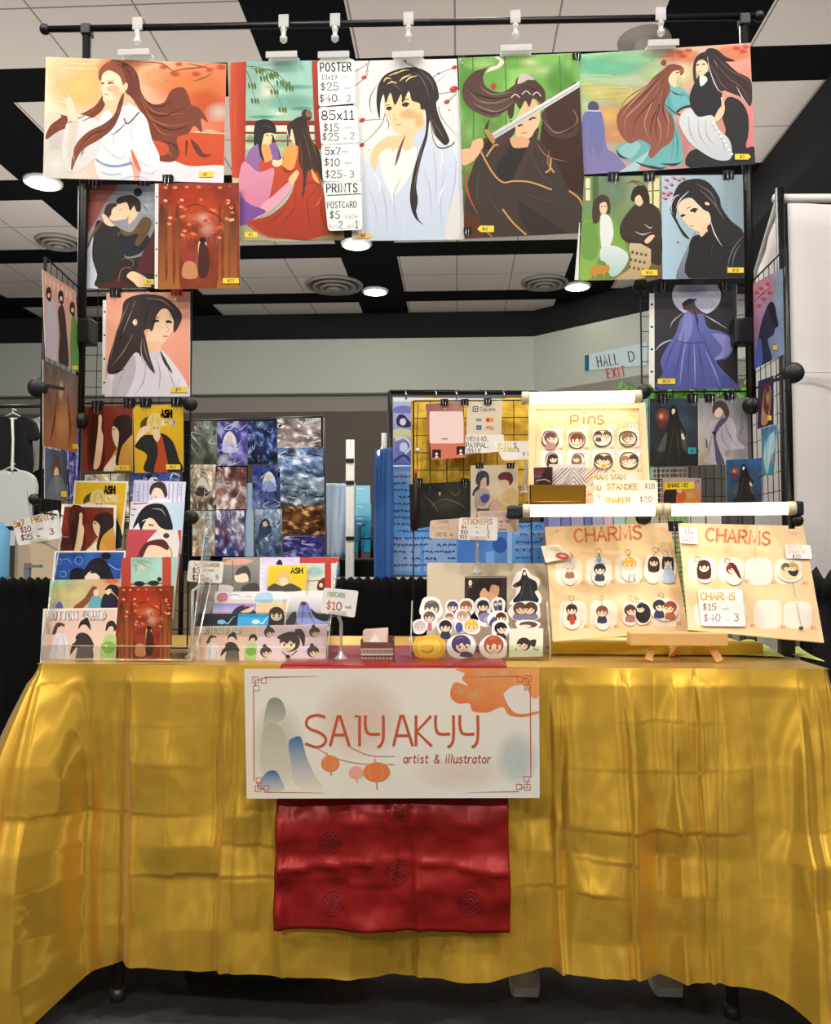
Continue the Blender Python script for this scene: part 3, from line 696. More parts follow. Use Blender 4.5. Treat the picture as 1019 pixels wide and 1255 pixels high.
# the banner with the stall's name
def banner(a):
    O = 'b5502c'
    a.G([(50, 97), (948, 97), (948, 494), (50, 494)], ['d6cfc2', 'd9cdbf', 'cfd0c8', 'd8ccba'], nz=.05, scale=3, n=14)
    a.B('e0bfae', 400, 250, 150, 130, .5); a.B('e3c6b4', 700, 420, 150, 60, .4); a.B('b9c4c4', 880, 370, 70, 90, .6); a.B('c5bfae', 150, 330, 90, 140, .5)
    a.P('7d8277', [103, 300, 118, 205, 145, 186, 168, 205, 174, 243, 150, 262, 130, 258, 108, 285], c2='c3bca9')
    a.P('b7ae98', [105, 295, 130, 262, 150, 268, 172, 300, 190, 420, 104, 420], c2='d8ceba', al=.8)
    a.P('2f6394', [183, 325, 200, 308, 222, 308, 236, 360, 262, 420, 290, 470, 205, 455, 192, 390], c2='d7ccb4', n=3)
    a.P('2b5f90', [97, 440, 120, 412, 145, 410, 160, 435, 168, 468, 95, 466], c2='b9b9b0')
    cl = [(700, 97, 946, 97, 946, 190, 920, 185, 905, 160, 880, 150, 845, 175, 838, 195, 800, 205), ]
    a.P('dd9a5a', [704, 98, 720, 112, 712, 130, 730, 150, 690, 140, 676, 180, 700, 204, 735, 205, 745, 228, 790, 232, 835, 215, 855, 240, 900, 246, 946, 235, 946, 228, 905, 236, 868, 228, 838, 180, 872, 150, 905, 152, 925, 185, 946, 180, 946, 98], c2='cf6f3c', d=(-.6, 1), n=4)
    for x, y, r in ((712, 175, 30), (760, 190, 40), (790, 130, 55), (850, 125, 50)): a.B('e8b478', x - r * .2, y - r * .3, r * .9, r * .7, .55)
    for q in ([700, 160, 690, 175, 700, 192], [780, 170, 800, 165, 812, 182, 800, 198], [760, 205, 790, 222, 830, 205], [880, 150, 895, 140, 910, 152, 900, 168]): a.S('c8703f', q, 1.6)
    a.S('c06a40', [838, 180, 858, 226, 880, 242, 946, 228], 2)
    for (x, y, fx_, fy) in ((82, 132, 1, 1), (915, 128, -1, 1), (90, 464, 1, -1), (912, 460, -1, -1)):
        L = lambda pts: a.S(O, [(x + fx_ * u, y + fy * v) for u, v in pts], 2.6, sm=0)
        L([(-8, -8), (10, -8), (10, 10), (-8, 10), (-8, -8)]); L([(0, 0), (20, 0)]); L([(18, -5), (34, -5), (34, 10), (18, 10), (18, -5)]); L([(0, 0), (0, 20)]); L([(-5, 18), (12, 18), (12, 34), (-5, 34), (-5, 18)])
    a.S(O, [110, 125, 272, 121], 3.4, w2=.6, sm=0); a.S(O, [77, 160, 79, 440], 2.6, sm=0); a.S(O, [110, 474, 292, 477], 3.2, w2=.6, sm=0)
    a.S(O, [885, 121, 730, 124], 2.6, w2=.6, sm=0); a.S(O, [920, 150, 922, 430], 2.8, sm=0); a.S(O, [885, 472, 728, 476], 3.2, w2=.6, sm=0)
    W_ = 8.5
    for st in ([296, 246, 270, 240, 244, 248, 238, 268, 250, 282, 276, 292, 296, 308, 292, 328, 268, 337, 234, 326],):
        a.S(O, st, W_, n=8)
    for st in ([310, 334, 335, 241, 340, 241, 369, 334], [322, 300, 358, 300], [386, 243, 400, 243, 400, 334], [503, 334, 526, 240, 532, 240, 562, 334], [512, 302, 552, 302], [572, 240, 572, 334], [618, 242, 574, 290, 620, 334]): a.S(O, st, W_, sm=0)
    for x in (418, 632, 706):
        a.S(O, [x, 240, x, 275, x + 10, 296, x + 44, 297], W_, n=6); a.S(O, [x + 54, 240, x + 54, 310, x + 44, 334, x + 36, 334], W_, n=6)
    a.T('artist & illustrator', 533, 385, 25, O, 3.1, slant=.12, sp=.94)
    S2 = 'b8623a'
    a.S(S2, [268, 338, 320, 368, 400, 387, 508, 390], 1.8); a.S(S2, [366, 334, 430, 362, 508, 365], 1.8)
    for x, y, rx, ry, c in ((311, 387, 28, 25, 'd07a48'), (390, 414, 23, 19, 'd99a80'), (452, 413, 41, 30, 'd0733f')):
        a.S(c, [x, y + ry - 2, x + (4 if x < 400 else 2), y + ry + (24 if x > 420 else 12)], 4, sm=0); a.E(c, x, y, rx, ry)
        if x < 350 or x > 420: a.S('e39b68', [x - rx * .5, y - ry * .7, x - rx * .6, y, x - rx * .4, y + ry * .7], 1.5); a.S('e39b68', [x + rx * .3, y - ry * .8, x + rx * .45, y, x + rx * .3, y + ry * .8], 1.5)
    a.S(S2, [447, 368, 447, 384], 2, sm=0); a.S(S2, [300, 352, 302, 362], 2, sm=0)
BPL = Plane(PY(480, 821, YF - .026), (0, -1, .16))
sheet('name_banner', BPL, [(48, 99), (947, 97), (949, 492), (56, 494)], banner, 'wide cream banner with thin orange capitals and lanterns on the front of the table', 'banner', fr=(280, 780, 2.4854), col='d8cfc0', th=.0025, rnd=14)
# toes of pale shoes under the hem
mat('shoe_canvas', 'cdbfa4', .8, vary=.08); mat('shoe_sole', 'e6dfcf', .6)
for px, lb in ((645, 'pale shoe toe under the hem below the red runner, the left of the two'), (822, 'pale shoe toe under the hem near the right table leg')):
    p = PZ(px, 1222, 0); p.z = 0; e = empty('shoe', (p.x, p.y + .03, 0), lb, 'shoe', 'pale shoes under the table')
    w = MB()
    for k in range(2): pass
    prof = [(.0, .03), (.02, .036), (.06, .038), (.10, .034), (.18, .032), (.22, .036), (.25, .030), (.262, .015)]
    so = MB(); pts = [(p.x - b * (1 if True else 1), p.y + a, 0) for a, b in prof] + [(p.x + b, p.y + a, 0) for a, b in reversed(prof)]
    so.slab(pts, (0, 0, .022)); so.build('sole', 'shoe_sole', e)
    up = MB(); rings = []
    for a, b in prof:
        h = .045 + .05 * min(1, a / .16)
        rings.append([(p.x + b * .97 * math.cos(t), p.y + a + .004, .022 + h * math.sin(t) ** .8) for t in [math.pi * i / 10 for i in range(11)]])
    up.add([q for r in rings for q in r], [(i * 11 + j, i * 11 + j + 1, (i + 1) * 11 + j + 1, (i + 1) * 11 + j) for i in range(len(rings) - 1) for j in range(10)] + [tuple(range(11)), tuple(range(77, 88))], 0, True)
    up.build('upper', 'shoe_canvas', e)
mat('dark_box', '2d2c2e', .7)
p0, p1 = PZ(205, 1232, 0), PZ(375, 1232, 0)
MBX = MB().box((p0.x, 2.2, .0), (p1.x, 2.55, .17), bev=.01); o = MBX.build('storage_box', 'dark_box'); tag(o, 'dark box on the floor under the table left of the centre', 'box')
# ============================================================ display frame: tall bar, posts, wire panels
RY = 2.27
A0, A1 = PY(55, 36, RY), PY(931, 20, RY)
f = empty('poster_rack', (0, RY, TZ), 'tall black pipe frame whose long bar carries the big posters above the table', 'poster rack')
MB().tube([A0, A1], .009, 12).build('crossbar', 'black_metal', f)
for P_ in (A0, A1): MB().ball(P_, .015, m=0, n=8).build('end_cap', 'black_plastic', f)
for px, zb in ((107, 515), (912, 497)):
    t = PY(px, 36 if px < 500 else 24, RY); b = PY(px, zb, RY)
    MB().tube([(t.x, RY, b.z), (t.x, RY, t.z)], .0125, 12).build('post', 'black_metal', f)
    MB().box((t.x - .014, RY - .0145, t.z - .02), (t.x + .014, RY + .0145, t.z + .011), bev=.004).build('bar_clamp', 'black_plastic', f)
    zc = PY(px, 408, RY).z; s = -1 if px > 500 else 1
    MB().box((t.x - .03 + .02 * s, RY - .03, zc - .035), (t.x + .02 + .02 * s, RY + .02, zc + .035), bev=.006).build('post_bracket', 'black_plastic', f)
    MB().ball((t.x, RY, b.z), .024, n=8).build('foot_connector', 'black_plastic', f)

def wire_panel(w, q, nx, ny, r=.0011, rim=.0024):
    """q = TL, TR, BR, BL in space"""
    TL, TR, BR, BL = q
    for i in range(nx + 1):
        u = i / nx; w.tube([TL.lerp(TR, u), BL.lerp(BR, u)], rim if i in (0, nx) else r, 5, cap=False)
    for j in range(ny + 1):
        v = j / ny; w.tube([TL.lerp(BL, v), TR.lerp(BR, v)], rim if j in (0, ny) else r, 5, cap=False)
    return w
def connector(parent, p, ax='Y', r=.020):
    MB().lathe([(0, -.012), (r * .8, -.012), (r, -.006), (r, .006), (r * .8, .012), (0, .012)], p, ax, 18).build('round_connector', 'black_plastic', parent)
GY = RY + .022
def grid_column(name, label, xl, xr, ys, wing, conn, group='black wire panels of the stall'):
    zs = [PY((xl + xr) / 2, y, GY).z for y in ys]; zs[-1] = TZ + .006
    x0, x1 = PY(xl, 480, GY).x, PY(xr, 480, GY).x
    e = empty(name, ((x0 + x1) / 2, GY, TZ), label, 'wire grid rack')
    for a, b in zip(zs[:-1], zs[1:]):
        wire_panel(MB(), [Vector((x0, GY, a)), Vector((x1, GY, a)), Vector((x1, GY, b)), Vector((x0, GY, b))], 7, 7).build('wire_panel', 'black_wire', e)
    # the wing folded towards the front
    X, Yw = wing; xo = x0 if xl < 500 else x1
    zw = zs[1:-1]
    for a, b in zip(zw[:-1], zw[1:]):
        wire_panel(MB(), [Vector((xo, GY, a)), Vector((X, Yw, a)), Vector((X, Yw, b)), Vector((xo, GY, b))], 7, 7).build('wing_panel', 'black_wire', e)
    for (cx, cy) in conn: connector(e, PY(cx, cy, GY - .012))
    return e, x0, x1, zs
WLX, WRX, WY = PY(52, 480, 2.02).x, PY(967, 480, 2.02).x, 2.02
GL, gx0, gx1, gz = grid_column('grid_rack', 'black wire grid rack at the left end of the table behind the white-robe print', 99, 234, (228, 356, 494, 634, 790), (WLX, WY), ((233, 495), (234, 634), (101, 634)))
GR, hx0, hx1, hz = grid_column('grid_rack', 'black wire grid rack at the right end of the table behind the moonlit print', 787, 921, (214, 350, 480, 630, 780), (WRX, WY), ((785, 350), (789, 480), (789, 634)))
for (e, X, cyl) in ((GL, WLX, (475, 612)), (GR, WRX, (467, 640))):
    zt = gz[1] if e is GL else hz[1]; zb = PY(500, 700, WY).z
    r = .004 if e is GL else .007
    MB().tube([(X, WY, zt), (X, WY, PY(968, 648, WY).z if e is GR else PY(52, 610, WY).z)], r, 10).build('wing_post', 'black_metal', e)
    s = -1 if e is GL else 1
    for y in cyl: connector(e, Vector((X + s * .012, WY, PY(50, y, WY).z)), 'Y', .024 if y < 500 else .014)
    MB().bar((X, WY, PY(50, 472, WY).z), (X - s * .04, WY + .03, PY(50, 474, WY).z), .008, .008).build('clip_arm', 'black_plastic', e)

# ------------------------------------------------------------ clear sign clips on the bar
def sign_clip(px, wpx, ytop, yb, label):
    t = PY(px, ytop, RY - .012); b = PY(px, yb, RY - .012); zr = A0.z + (A1.z - A0.z) * (t.x - A0.x) / (A1.x - A0.x)
    e = empty('sign_clip', (t.x, RY - .01, b.z), label, 'sign clip', 'clear sign clips on the tall bar')
    x = t.x; w = MB()
    w.tube([(x, RY + .013 * math.sin(a), zr + .013 * math.cos(a)) for a in [math.radians(d) for d in range(-150, 171, 20)]], .004, 6)
    w.box((x - .014, RY - .018, zr - .016), (x + .014, RY - .012, zr + .02), bev=.002); w.build('bar_hook', 'clip_plastic', e)
    MB().lathe([(.004, 0), (.010, .006), (.010, .016), (.005, .02), (.007, .03), (.009, .038), (.004, .044)], (x, RY - .014, zr - .06), 'Z', 12).build('swivel_stem', 'clip_plastic', e)
    hw = (PY(px + wpx / 2, yb, RY).x - PY(px - wpx / 2, yb, RY).x) / 2
    w = MB(); w.box((x - hw, RY - .042, b.z - .009), (x + hw, RY - .038, b.z + .009), bev=.002); w.box((x - hw, RY - .007, b.z - .009), (x + hw, RY - .003, b.z + .009), bev=.002)
    w.box((x - hw * .9, RY - .038, b.z + .004), (x + hw * .9, RY - .004, b.z + .009)); w.build('gripper_jaw', 'clip_plastic', e)
for px, wpx, yt, yb, lb in ((169, 38, 33, 71, 'clear sign clip gripping the orange autumn landscape poster'), (348, 38, 33, 74, 'clear sign clip gripping the poster of two figures in a red pavilion'),
        (411, 38, 33, 74, 'clear sign clip gripping the top card of the hanging price list'), (501, 38, 33, 74, 'clear sign clip gripping the pale blue portrait poster'),
        (632, 38, 30, 66, 'clear sign clip gripping the black-robed swordsman poster'), (810, 38, 22, 60, 'clear sign clip gripping the wide teal and black couple poster')):
    sign_clip(px, wpx, yt, yb, lb)

# ------------------------------------------------------------ binder clips
def binder(px, py, Y, w=13, label='', col='black_plastic', depth=.014):
    a = PY(px - w / 2, py, Y); b = PY(px + w / 2, py, Y); W_ = b.x - a.x; c = (a + b) / 2; h = W_ * .8
    e = empty('binder_clip', c, label, 'binder clip', 'binder clips holding the prints')
    w_ = MB(); d = depth / 2
    pts = [Vector((a.x, Y - d * .3, c.z - h / 2)), Vector((a.x, Y - d, c.z + h / 2)), Vector((a.x, Y + d, c.z + h / 2)), Vector((a.x, Y + d * .3, c.z - h / 2)), Vector((a.x, Y + d * .3 - .001, c.z - h / 2)), Vector((a.x, Y + d - .0015, c.z + h / 2 - .002)), Vector((a.x, Y - d + .0015, c.z + h / 2 - .002)), Vector((a.x, Y - d * .3 + .001, c.z - h / 2))]
    w_.slab(pts, (W_, 0, 0)); w_.build('spring_body', col, e)
    l = MB(); l.tube([(c.x - W_ * .25, Y - d - .001, c.z + h * .45), (c.x - W_ * .18, Y - d - .004, c.z - h * .1), (c.x - W_ * .16, Y - d - .004, c.z - h * .9), (c.x, Y - d - .004, c.z - h * 1.1), (c.x + W_ * .16, Y - d - .004, c.z - h * .9), (c.x + W_ * .18, Y - d - .004, c.z - h * .1), (c.x + W_ * .25, Y - d - .001, c.z + h * .45)], .0008, 5)
    l.build('wire_handle', 'chrome' if col != 'red_plastic' else 'chrome', e)
mat('red_plastic', 'b3201f', .4)
# ============================================================ posters on the bar
def eyes(a, pts, w=3, col='2a1c18'):
    w *= 1.7
    for x0, y0, x1, y1 in pts: a.S(col, [x0, y0, (x0 + x1) / 2, (y0 + y1) / 2 - abs(x1 - x0) * .18, x1, y1], w, w2=w * .5)
def locks(a, col, ls, w, taper=1, al=1):
    for l in ls: a.S(col, l, w, taper=taper, al=al)
def sticker(parent, pl, fr, x0, y0, x1, y1, text, rot=0, arrow=0, lift=.0016, col='f2d64a'):
    h = (y1 - y0) / 2; m = (y0 + y1) / 2
    ar = Art(pl, fr, lift=lift); 
    if arrow > 0: q = [(x0, y0), (x1 - h, y0), (x1, m), (x1 - h, y1), (x0, y1)]
    elif arrow < 0: q = [(x0 + h, y0), (x1, y0), (x1, y1), (x0 + h, y1), (x0, m)]
    else: q = [(x0, y0), (x1, y0), (x1, y1), (x0, y1)]
    ar.P(col, q, sm=0); ar.T(text, x0 + (x1 - x0) * .3, y1 - h * .45, h * 1.1, '4a3a10', h * .16)
    return ar.build('price_sticker', parent)

def autumn(a):
    a.G([(48, 40), (1000, 75), (990, 697), (30, 672)], ['f6dcae', 'dd7a48', 'd9562f', 'e9e2d4'], nz=.10, scale=3, n=22)
    a.B('f3cf7c', 230, 190, 190, 150, .9); a.B('f4e3b4', 140, 110, 110, 80, .7); a.B('e07f3c', 430, 90, 130, 70, .9); a.B('e8863f', 780, 190, 210, 110, .7); a.B('d9592e', 880, 290, 130, 90, .7); a.B('efad72', 620, 150, 90, 60, .7)
    a.B('e9d8c6', 950, 330, 80, 60, .7); a.B('efe9df', 90, 450, 120, 130, .95); a.B('eeeae4', 100, 600, 120, 110, .95)
    a.S('f9ecc0', [120, 98, 230, 102, 330, 100], 5, taper=1); a.S('f9ecc0', [150, 72, 250, 78, 300, 76], 4, taper=1)
    locks(a, '8c4a2c', [[560, 70, 650, 75, 700, 110, 740, 115], [690, 125, 760, 105, 860, 95, 900, 75], [810, 170, 870, 150, 920, 120], [780, 75, 850, 90, 930, 105]], 8)
    for x, y, r in ((660, 95, 16), (720, 130, 18), (900, 110, 14), (960, 95, 18), (740, 80, 14), (830, 130, 16)): a.B('c8502a', x, y, r * 1.8, r, .8)
    a.R('d0552e', 600, 436, 1000, 610, c2='cf4a28'); a.S('f3d9c0', [820, 432, 1000, 442], 5); a.B('f0c9a0', 900, 428, 60, 12, .9)
    a.P('efe8e4', [590, 570, 700, 578, 800, 610, 960, 605, 1000, 640, 995, 700, 560, 700], c2='e6ddea')
    a.B('d2cfd6', 100, 470, 50, 60, .5)
    # hair behind
    H1, H2 = '6b3424', '8e4a31'
    a.P(H1, [380, 66, 460, 70, 520, 120, 535, 200, 580, 280, 660, 280, 700, 215, 760, 200, 790, 240, 805, 290, 850, 310, 895, 385, 855, 360, 862, 435, 820, 400, 790, 440, 740, 455, 730, 480, 745, 540, 720, 582, 660, 588, 600, 562, 670, 552, 690, 520, 660, 480, 600, 470, 570, 380, 500, 260, 440, 200], c2='7d3e2a', d=(1, .6))
    a.P(H1, [800, 470, 840, 500, 870, 545, 910, 550, 870, 566, 830, 540], n=4); a.P(H1, [775, 485, 788, 480, 782, 545, 775, 555])
    a.P('7a3c26', [345, 240, 300, 300, 190, 350, 80, 330, 130, 350, 70, 400, 48, 470, 120, 425, 220, 390, 320, 340, 360, 280])
    # robe
    a.P('efeef0', [350, 330, 420, 300, 500, 300, 570, 360, 600, 470, 640, 560, 620, 640, 560, 650, 500, 590, 480, 560, 500, 700, 340, 690, 300, 560, 310, 420], c2='e3e6ec')
    a.P('eceaea', [215, 340, 170, 360, 140, 450, 135, 570, 170, 640, 250, 620, 330, 520, 330, 400, 290, 360], c2='e6e3de', al=.9)
    a.P('e9dccb', [175, 380, 215, 375, 205, 470, 180, 560, 160, 560, 165, 460], al=.8)
    a.P('ecc9a2', [345, 250, 430, 250, 450, 250, 430, 320, 400, 345, 372, 310])
    a.P('f6f3f3', [470, 280, 535, 325, 480, 385, 478, 350, 500, 335])
    a.S('5a2f28', [535, 328, 475, 390, 455, 360], 7)
    # face
    a.P('f6dcbb', [352, 110, 410, 110, 455, 160, 460, 215, 440, 250, 385, 268, 352, 262, 340, 225, 330, 210, 340, 190, 336, 160], n=5)
    a.B('eeb491', 400, 208, 45, 25, .6); a.B('f1c59e', 430, 240, 40, 25, .6)
    eyes(a, [(372, 182, 402, 180), (338, 180, 352, 182)], 6, '6b4030'); a.S('a06a4c', [366, 168, 405, 164], 3); a.S('a8563f', [352, 237, 375, 236], 4); a.S('d49f7c', [346, 195, 338, 216, 350, 220], 2.5)
    a.P(H2, [330, 105, 380, 66, 440, 78, 505, 130, 515, 200, 470, 230, 450, 190, 430, 140, 380, 112, 345, 130, 335, 165, 322, 150], n=5); a.P(H1, [440, 78, 520, 120, 535, 230, 470, 235, 468, 170])
    a.E('f3cfa8', 462, 198, 12, 22, 15)
    # front locks
    a.P(H1, [455, 230, 440, 320, 400, 410, 330, 470, 260, 510, 215, 560, 182, 635, 185, 560, 210, 490, 270, 430, 350, 390, 405, 340, 430, 270], c2=H2, d=(-1, .5))
    locks(a, 'a8653f', [[440, 300, 390, 390, 300, 450, 220, 520], [530, 220, 600, 320, 700, 340, 800, 330], [540, 260, 610, 370, 720, 400, 830, 370], [620, 500, 690, 540, 700, 570], [300, 320, 200, 370, 100, 410], [560, 300, 640, 430, 720, 450]], 7)
    locks(a, '4f2419', [[430, 330, 370, 410, 270, 460, 200, 560], [560, 310, 650, 350, 780, 300], [590, 370, 690, 420, 800, 400], [520, 150, 560, 260, 640, 300, 720, 260], [640, 480, 720, 500, 730, 550], [420, 80, 480, 120, 500, 200]], 8)
    locks(a, '70402c', [[340, 300, 290, 350, 230, 380], [480, 370, 420, 430, 380, 450], [230, 560, 240, 540, 245, 520]], 6)
    # hand
    a.P('f4dcbb', [165, 370, 158, 320, 150, 290, 105, 275, 150, 272, 120, 250, 165, 258, 150, 232, 180, 258, 195, 290, 210, 340, 212, 375], n=4)
    locks(a, 'd9b48e', [[150, 290, 170, 300], [152, 272, 178, 285], [165, 258, 185, 278]], 3)
    a.P('7f9fc4', [310, 570, 350, 595, 420, 605, 490, 588, 492, 600, 430, 614, 370, 612, 315, 585]); a.S('9fb6cf', [340, 640, 380, 655, 440, 650], 4)
    locks(a, 'c9ccd8', [[500, 380, 490, 440, 520, 520], [570, 400, 590, 480, 600, 540], [330, 480, 380, 540, 440, 570, 470, 520], [420, 400, 400, 470, 410, 520], [520, 560, 560, 600, 600, 610], [560, 640, 600, 650, 620, 620], [160, 480, 150, 560], [210, 470, 190, 540, 200, 600], [440, 680, 520, 660, 600, 690]], 5)
    a.P('e0734b', [492, 520, 520, 570, 545, 640, 505, 590])
FA = (45, 60, 4.246)
o = sheet('art_poster', flat(RY - .024), [(48, 41), (986, 76), (973, 697), (33, 671)], autumn, 'wide orange autumn poster of a long-haired figure in white, topmost on the left', 'poster', 'large posters on the tall bar', fr=FA, mats=('sleeved_print',))
sticker(o, flat(RY - .024), FA, 846, 640, 920, 668, '#1')

def pavilion(a):
    a.G([(0, 30), (630, 22), (800, 1225), (100, 1228)], ['8fc0b4', '9ccbbd', 'b7caa0', '8aa37a'], nz=.25, scale=4, n=22)
    a.B('e8ecd9', 290, 240, 80, 120, .85); a.B('5fa69a', 450, 200, 200, 20, .6); a.B('78b7a8', 420, 300, 240, 60, .6); a.B('eff2e2', 370, 375, 60, 20, .9); a.B('5b9d8c', 520, 345, 90, 18, .7); a.B('bfe0d4', 300, 70, 120, 30, .8); a.B('4f9384', 260, 400, 120, 14, .6)
    a.R('dfe6cc', 145, 455, 600, 620, c2='b8cba0'); a.B('6fa06a', 175, 550, 40, 40, .8); a.B('8fb38a', 400, 560, 90, 60, .6)
    C = '9c3320'
    for y, h in ((425, 32), (500, 14), (556, 10)): a.R(C, 140, y, 640, y + h, c2='7d2718')
    for x in (250, 420, 560): a.R('8d2d1c', x, 440, x + 10, 640)
    a.P('b8452e', [585, 25, 630, 24, 650, 620, 610, 610], c2='9d3524', sm=0)
    a.G([(0, 30), (40, 30), (30, 830), (0, 830)], ['b8ac8a', '9c9070', 'a39060', '948c66'], nz=.5, scale=6, n=8)
    a.P('d24e33', [42, 36, 148, 30, 138, 812, 30, 805], c2='a8341f', d=(1, .0), sm=0); a.B('e06a48', 70, 400, 26, 380, .6)
    a.P('c9b98c', [20, 805, 140, 812, 150, 845, 20, 840], sm=0)
    for b in ([150, 60, 230, 70, 300, 110, 370, 150, 430, 190], [180, 70, 260, 120, 330, 210, 385, 330], [150, 90, 180, 170, 200, 270], [230, 75, 330, 95, 410, 160]):
        a.S('6c6f2e', b, 5, w2=2)
        for i in range(2, len(b) - 1, 2):
            x, y = b[i], b[i + 1]
            for k in (-18, 4, 22): a.P('59702c', [x + k, y, x + k + 12, y + 20, x + k + 8, y + 46, x + k - 4, y + 22], n=2)
    # left figure
    a.P('9a6fa6', [205, 590, 250, 580, 340, 600, 380, 700, 330, 760, 300, 900, 230, 1040, 130, 1100, 100, 1120, 95, 900, 130, 740, 160, 640], c2='7d5596', n=5)
    a.P('c94f32', [250, 690, 330, 700, 420, 660, 450, 800, 400, 930, 300, 960, 240, 760], c2='b8422a')
    a.P('dd93ab', [130, 700, 230, 770, 330, 745, 320, 860, 290, 960, 210, 1030, 120, 930, 95, 850], c2='d07f9c', n=5); a.P('e0a2b5', [250, 990, 330, 925, 440, 830, 470, 850, 400, 950, 300, 1040, 170, 1100, 230, 1060], n=4)
    a.P('7b4f92', [100, 950, 180, 990, 280, 1030, 220, 1070, 110, 1120])
    a.P('f6d3a0', [262, 520, 330, 510, 335, 560, 300, 590, 320, 680, 260, 690, 250, 600]); a.P('f0a35c', [255, 590, 300, 600, 315, 680, 265, 700])
    a.P('262222', [205, 450, 250, 418, 310, 425, 345, 470, 340, 510, 280, 505, 262, 540, 250, 620, 270, 700, 240, 660, 225, 580, 200, 590], n=5); a.P('262222', [325, 520, 340, 560, 372, 640, 380, 705, 360, 690, 345, 620, 318, 600])
    a.S('4a4a55', [250, 460, 300, 465, 330, 490], 8, taper=1); eyes(a, [(280, 525, 298, 528), (312, 525, 325, 527)], 4); a.S('b8604a', [300, 562, 314, 562], 3)
    a.P('8a5f9e', [310, 590, 350, 580, 372, 700, 340, 690]); a.P('f7d8ac', [325, 690, 370, 690, 400, 660, 410, 690, 370, 730, 330, 730])
    # right figure
    a.P('c2472c', [400, 640, 480, 590, 560, 620, 630, 760, 680, 960, 790, 1180, 640, 1225, 420, 1215, 260, 1190, 150, 1110, 300, 1060, 420, 960, 470, 830, 400, 760], c2='a3371f', n=5)
    a.P('efa050', [390, 640, 430, 595, 490, 600, 480, 700, 450, 760, 385, 720, 400, 680]); a.P('f5c48a', [430, 820, 480, 760, 500, 780, 460, 850])
    a.P('f6d6aa', [430, 470, 470, 460, 490, 520, 470, 580, 440, 540, 420, 510])
    a.P('332522', [430, 450, 490, 405, 540, 400, 560, 470, 590, 560, 640, 640, 660, 830, 620, 760, 600, 800, 560, 760, 540, 900, 520, 940, 530, 800, 500, 700, 500, 600, 480, 590, 465, 520, 450, 480, 440, 540, 425, 500], n=5, c2='4a342a')
    a.E('3a2a24', 552, 388, 32, 38, -40); a.E('8a6a3e', 566, 380, 22, 24)
    locks(a, '6b4a38', [[520, 480, 560, 600, 590, 760], [540, 470, 600, 600, 640, 740], [510, 560, 520, 700, 530, 860], [560, 800, 540, 880, 500, 930], [640, 830, 600, 900, 560, 950]], 8); a.S('332522', [390, 740, 420, 770, 470, 750], 6)
    locks(a, '8e2c18', [[480, 880, 470, 1000, 400, 1100, 300, 1180], [560, 900, 560, 1040, 600, 1200], [640, 960, 660, 1080, 720, 1190], [420, 1000, 340, 1080, 240, 1140], [500, 850, 600, 840, 640, 860]], 7)
    locks(a, 'e07a58', [[160, 1112, 280, 1200, 440, 1218], [660, 900, 630, 980, 600, 990], [590, 740, 620, 820, 650, 860]], 6); a.P('efa85e', [580, 750, 620, 800, 640, 850, 600, 820])
    a.P('8b7a56', [560, 1225, 690, 1190, 810, 1160, 810, 1228], sm=0); a.P('a8a07a', [95, 1130, 160, 1130, 240, 1190, 330, 1228, 95, 1228], sm=0)
FB = (275, 70, 5.459)
o = sheet('art_poster', flat(RY - .019), [(20, 32), (640, 22), (806, 1224), (70, 1232)], pavilion, 'poster of two figures in violet and red robes in a red pavilion by water', 'poster', 'large posters on the tall bar', fr=FB, mats=('sleeved_print',))
sticker(o, flat(RY - .019), FB, 138, 1172, 222, 1206, '#5')

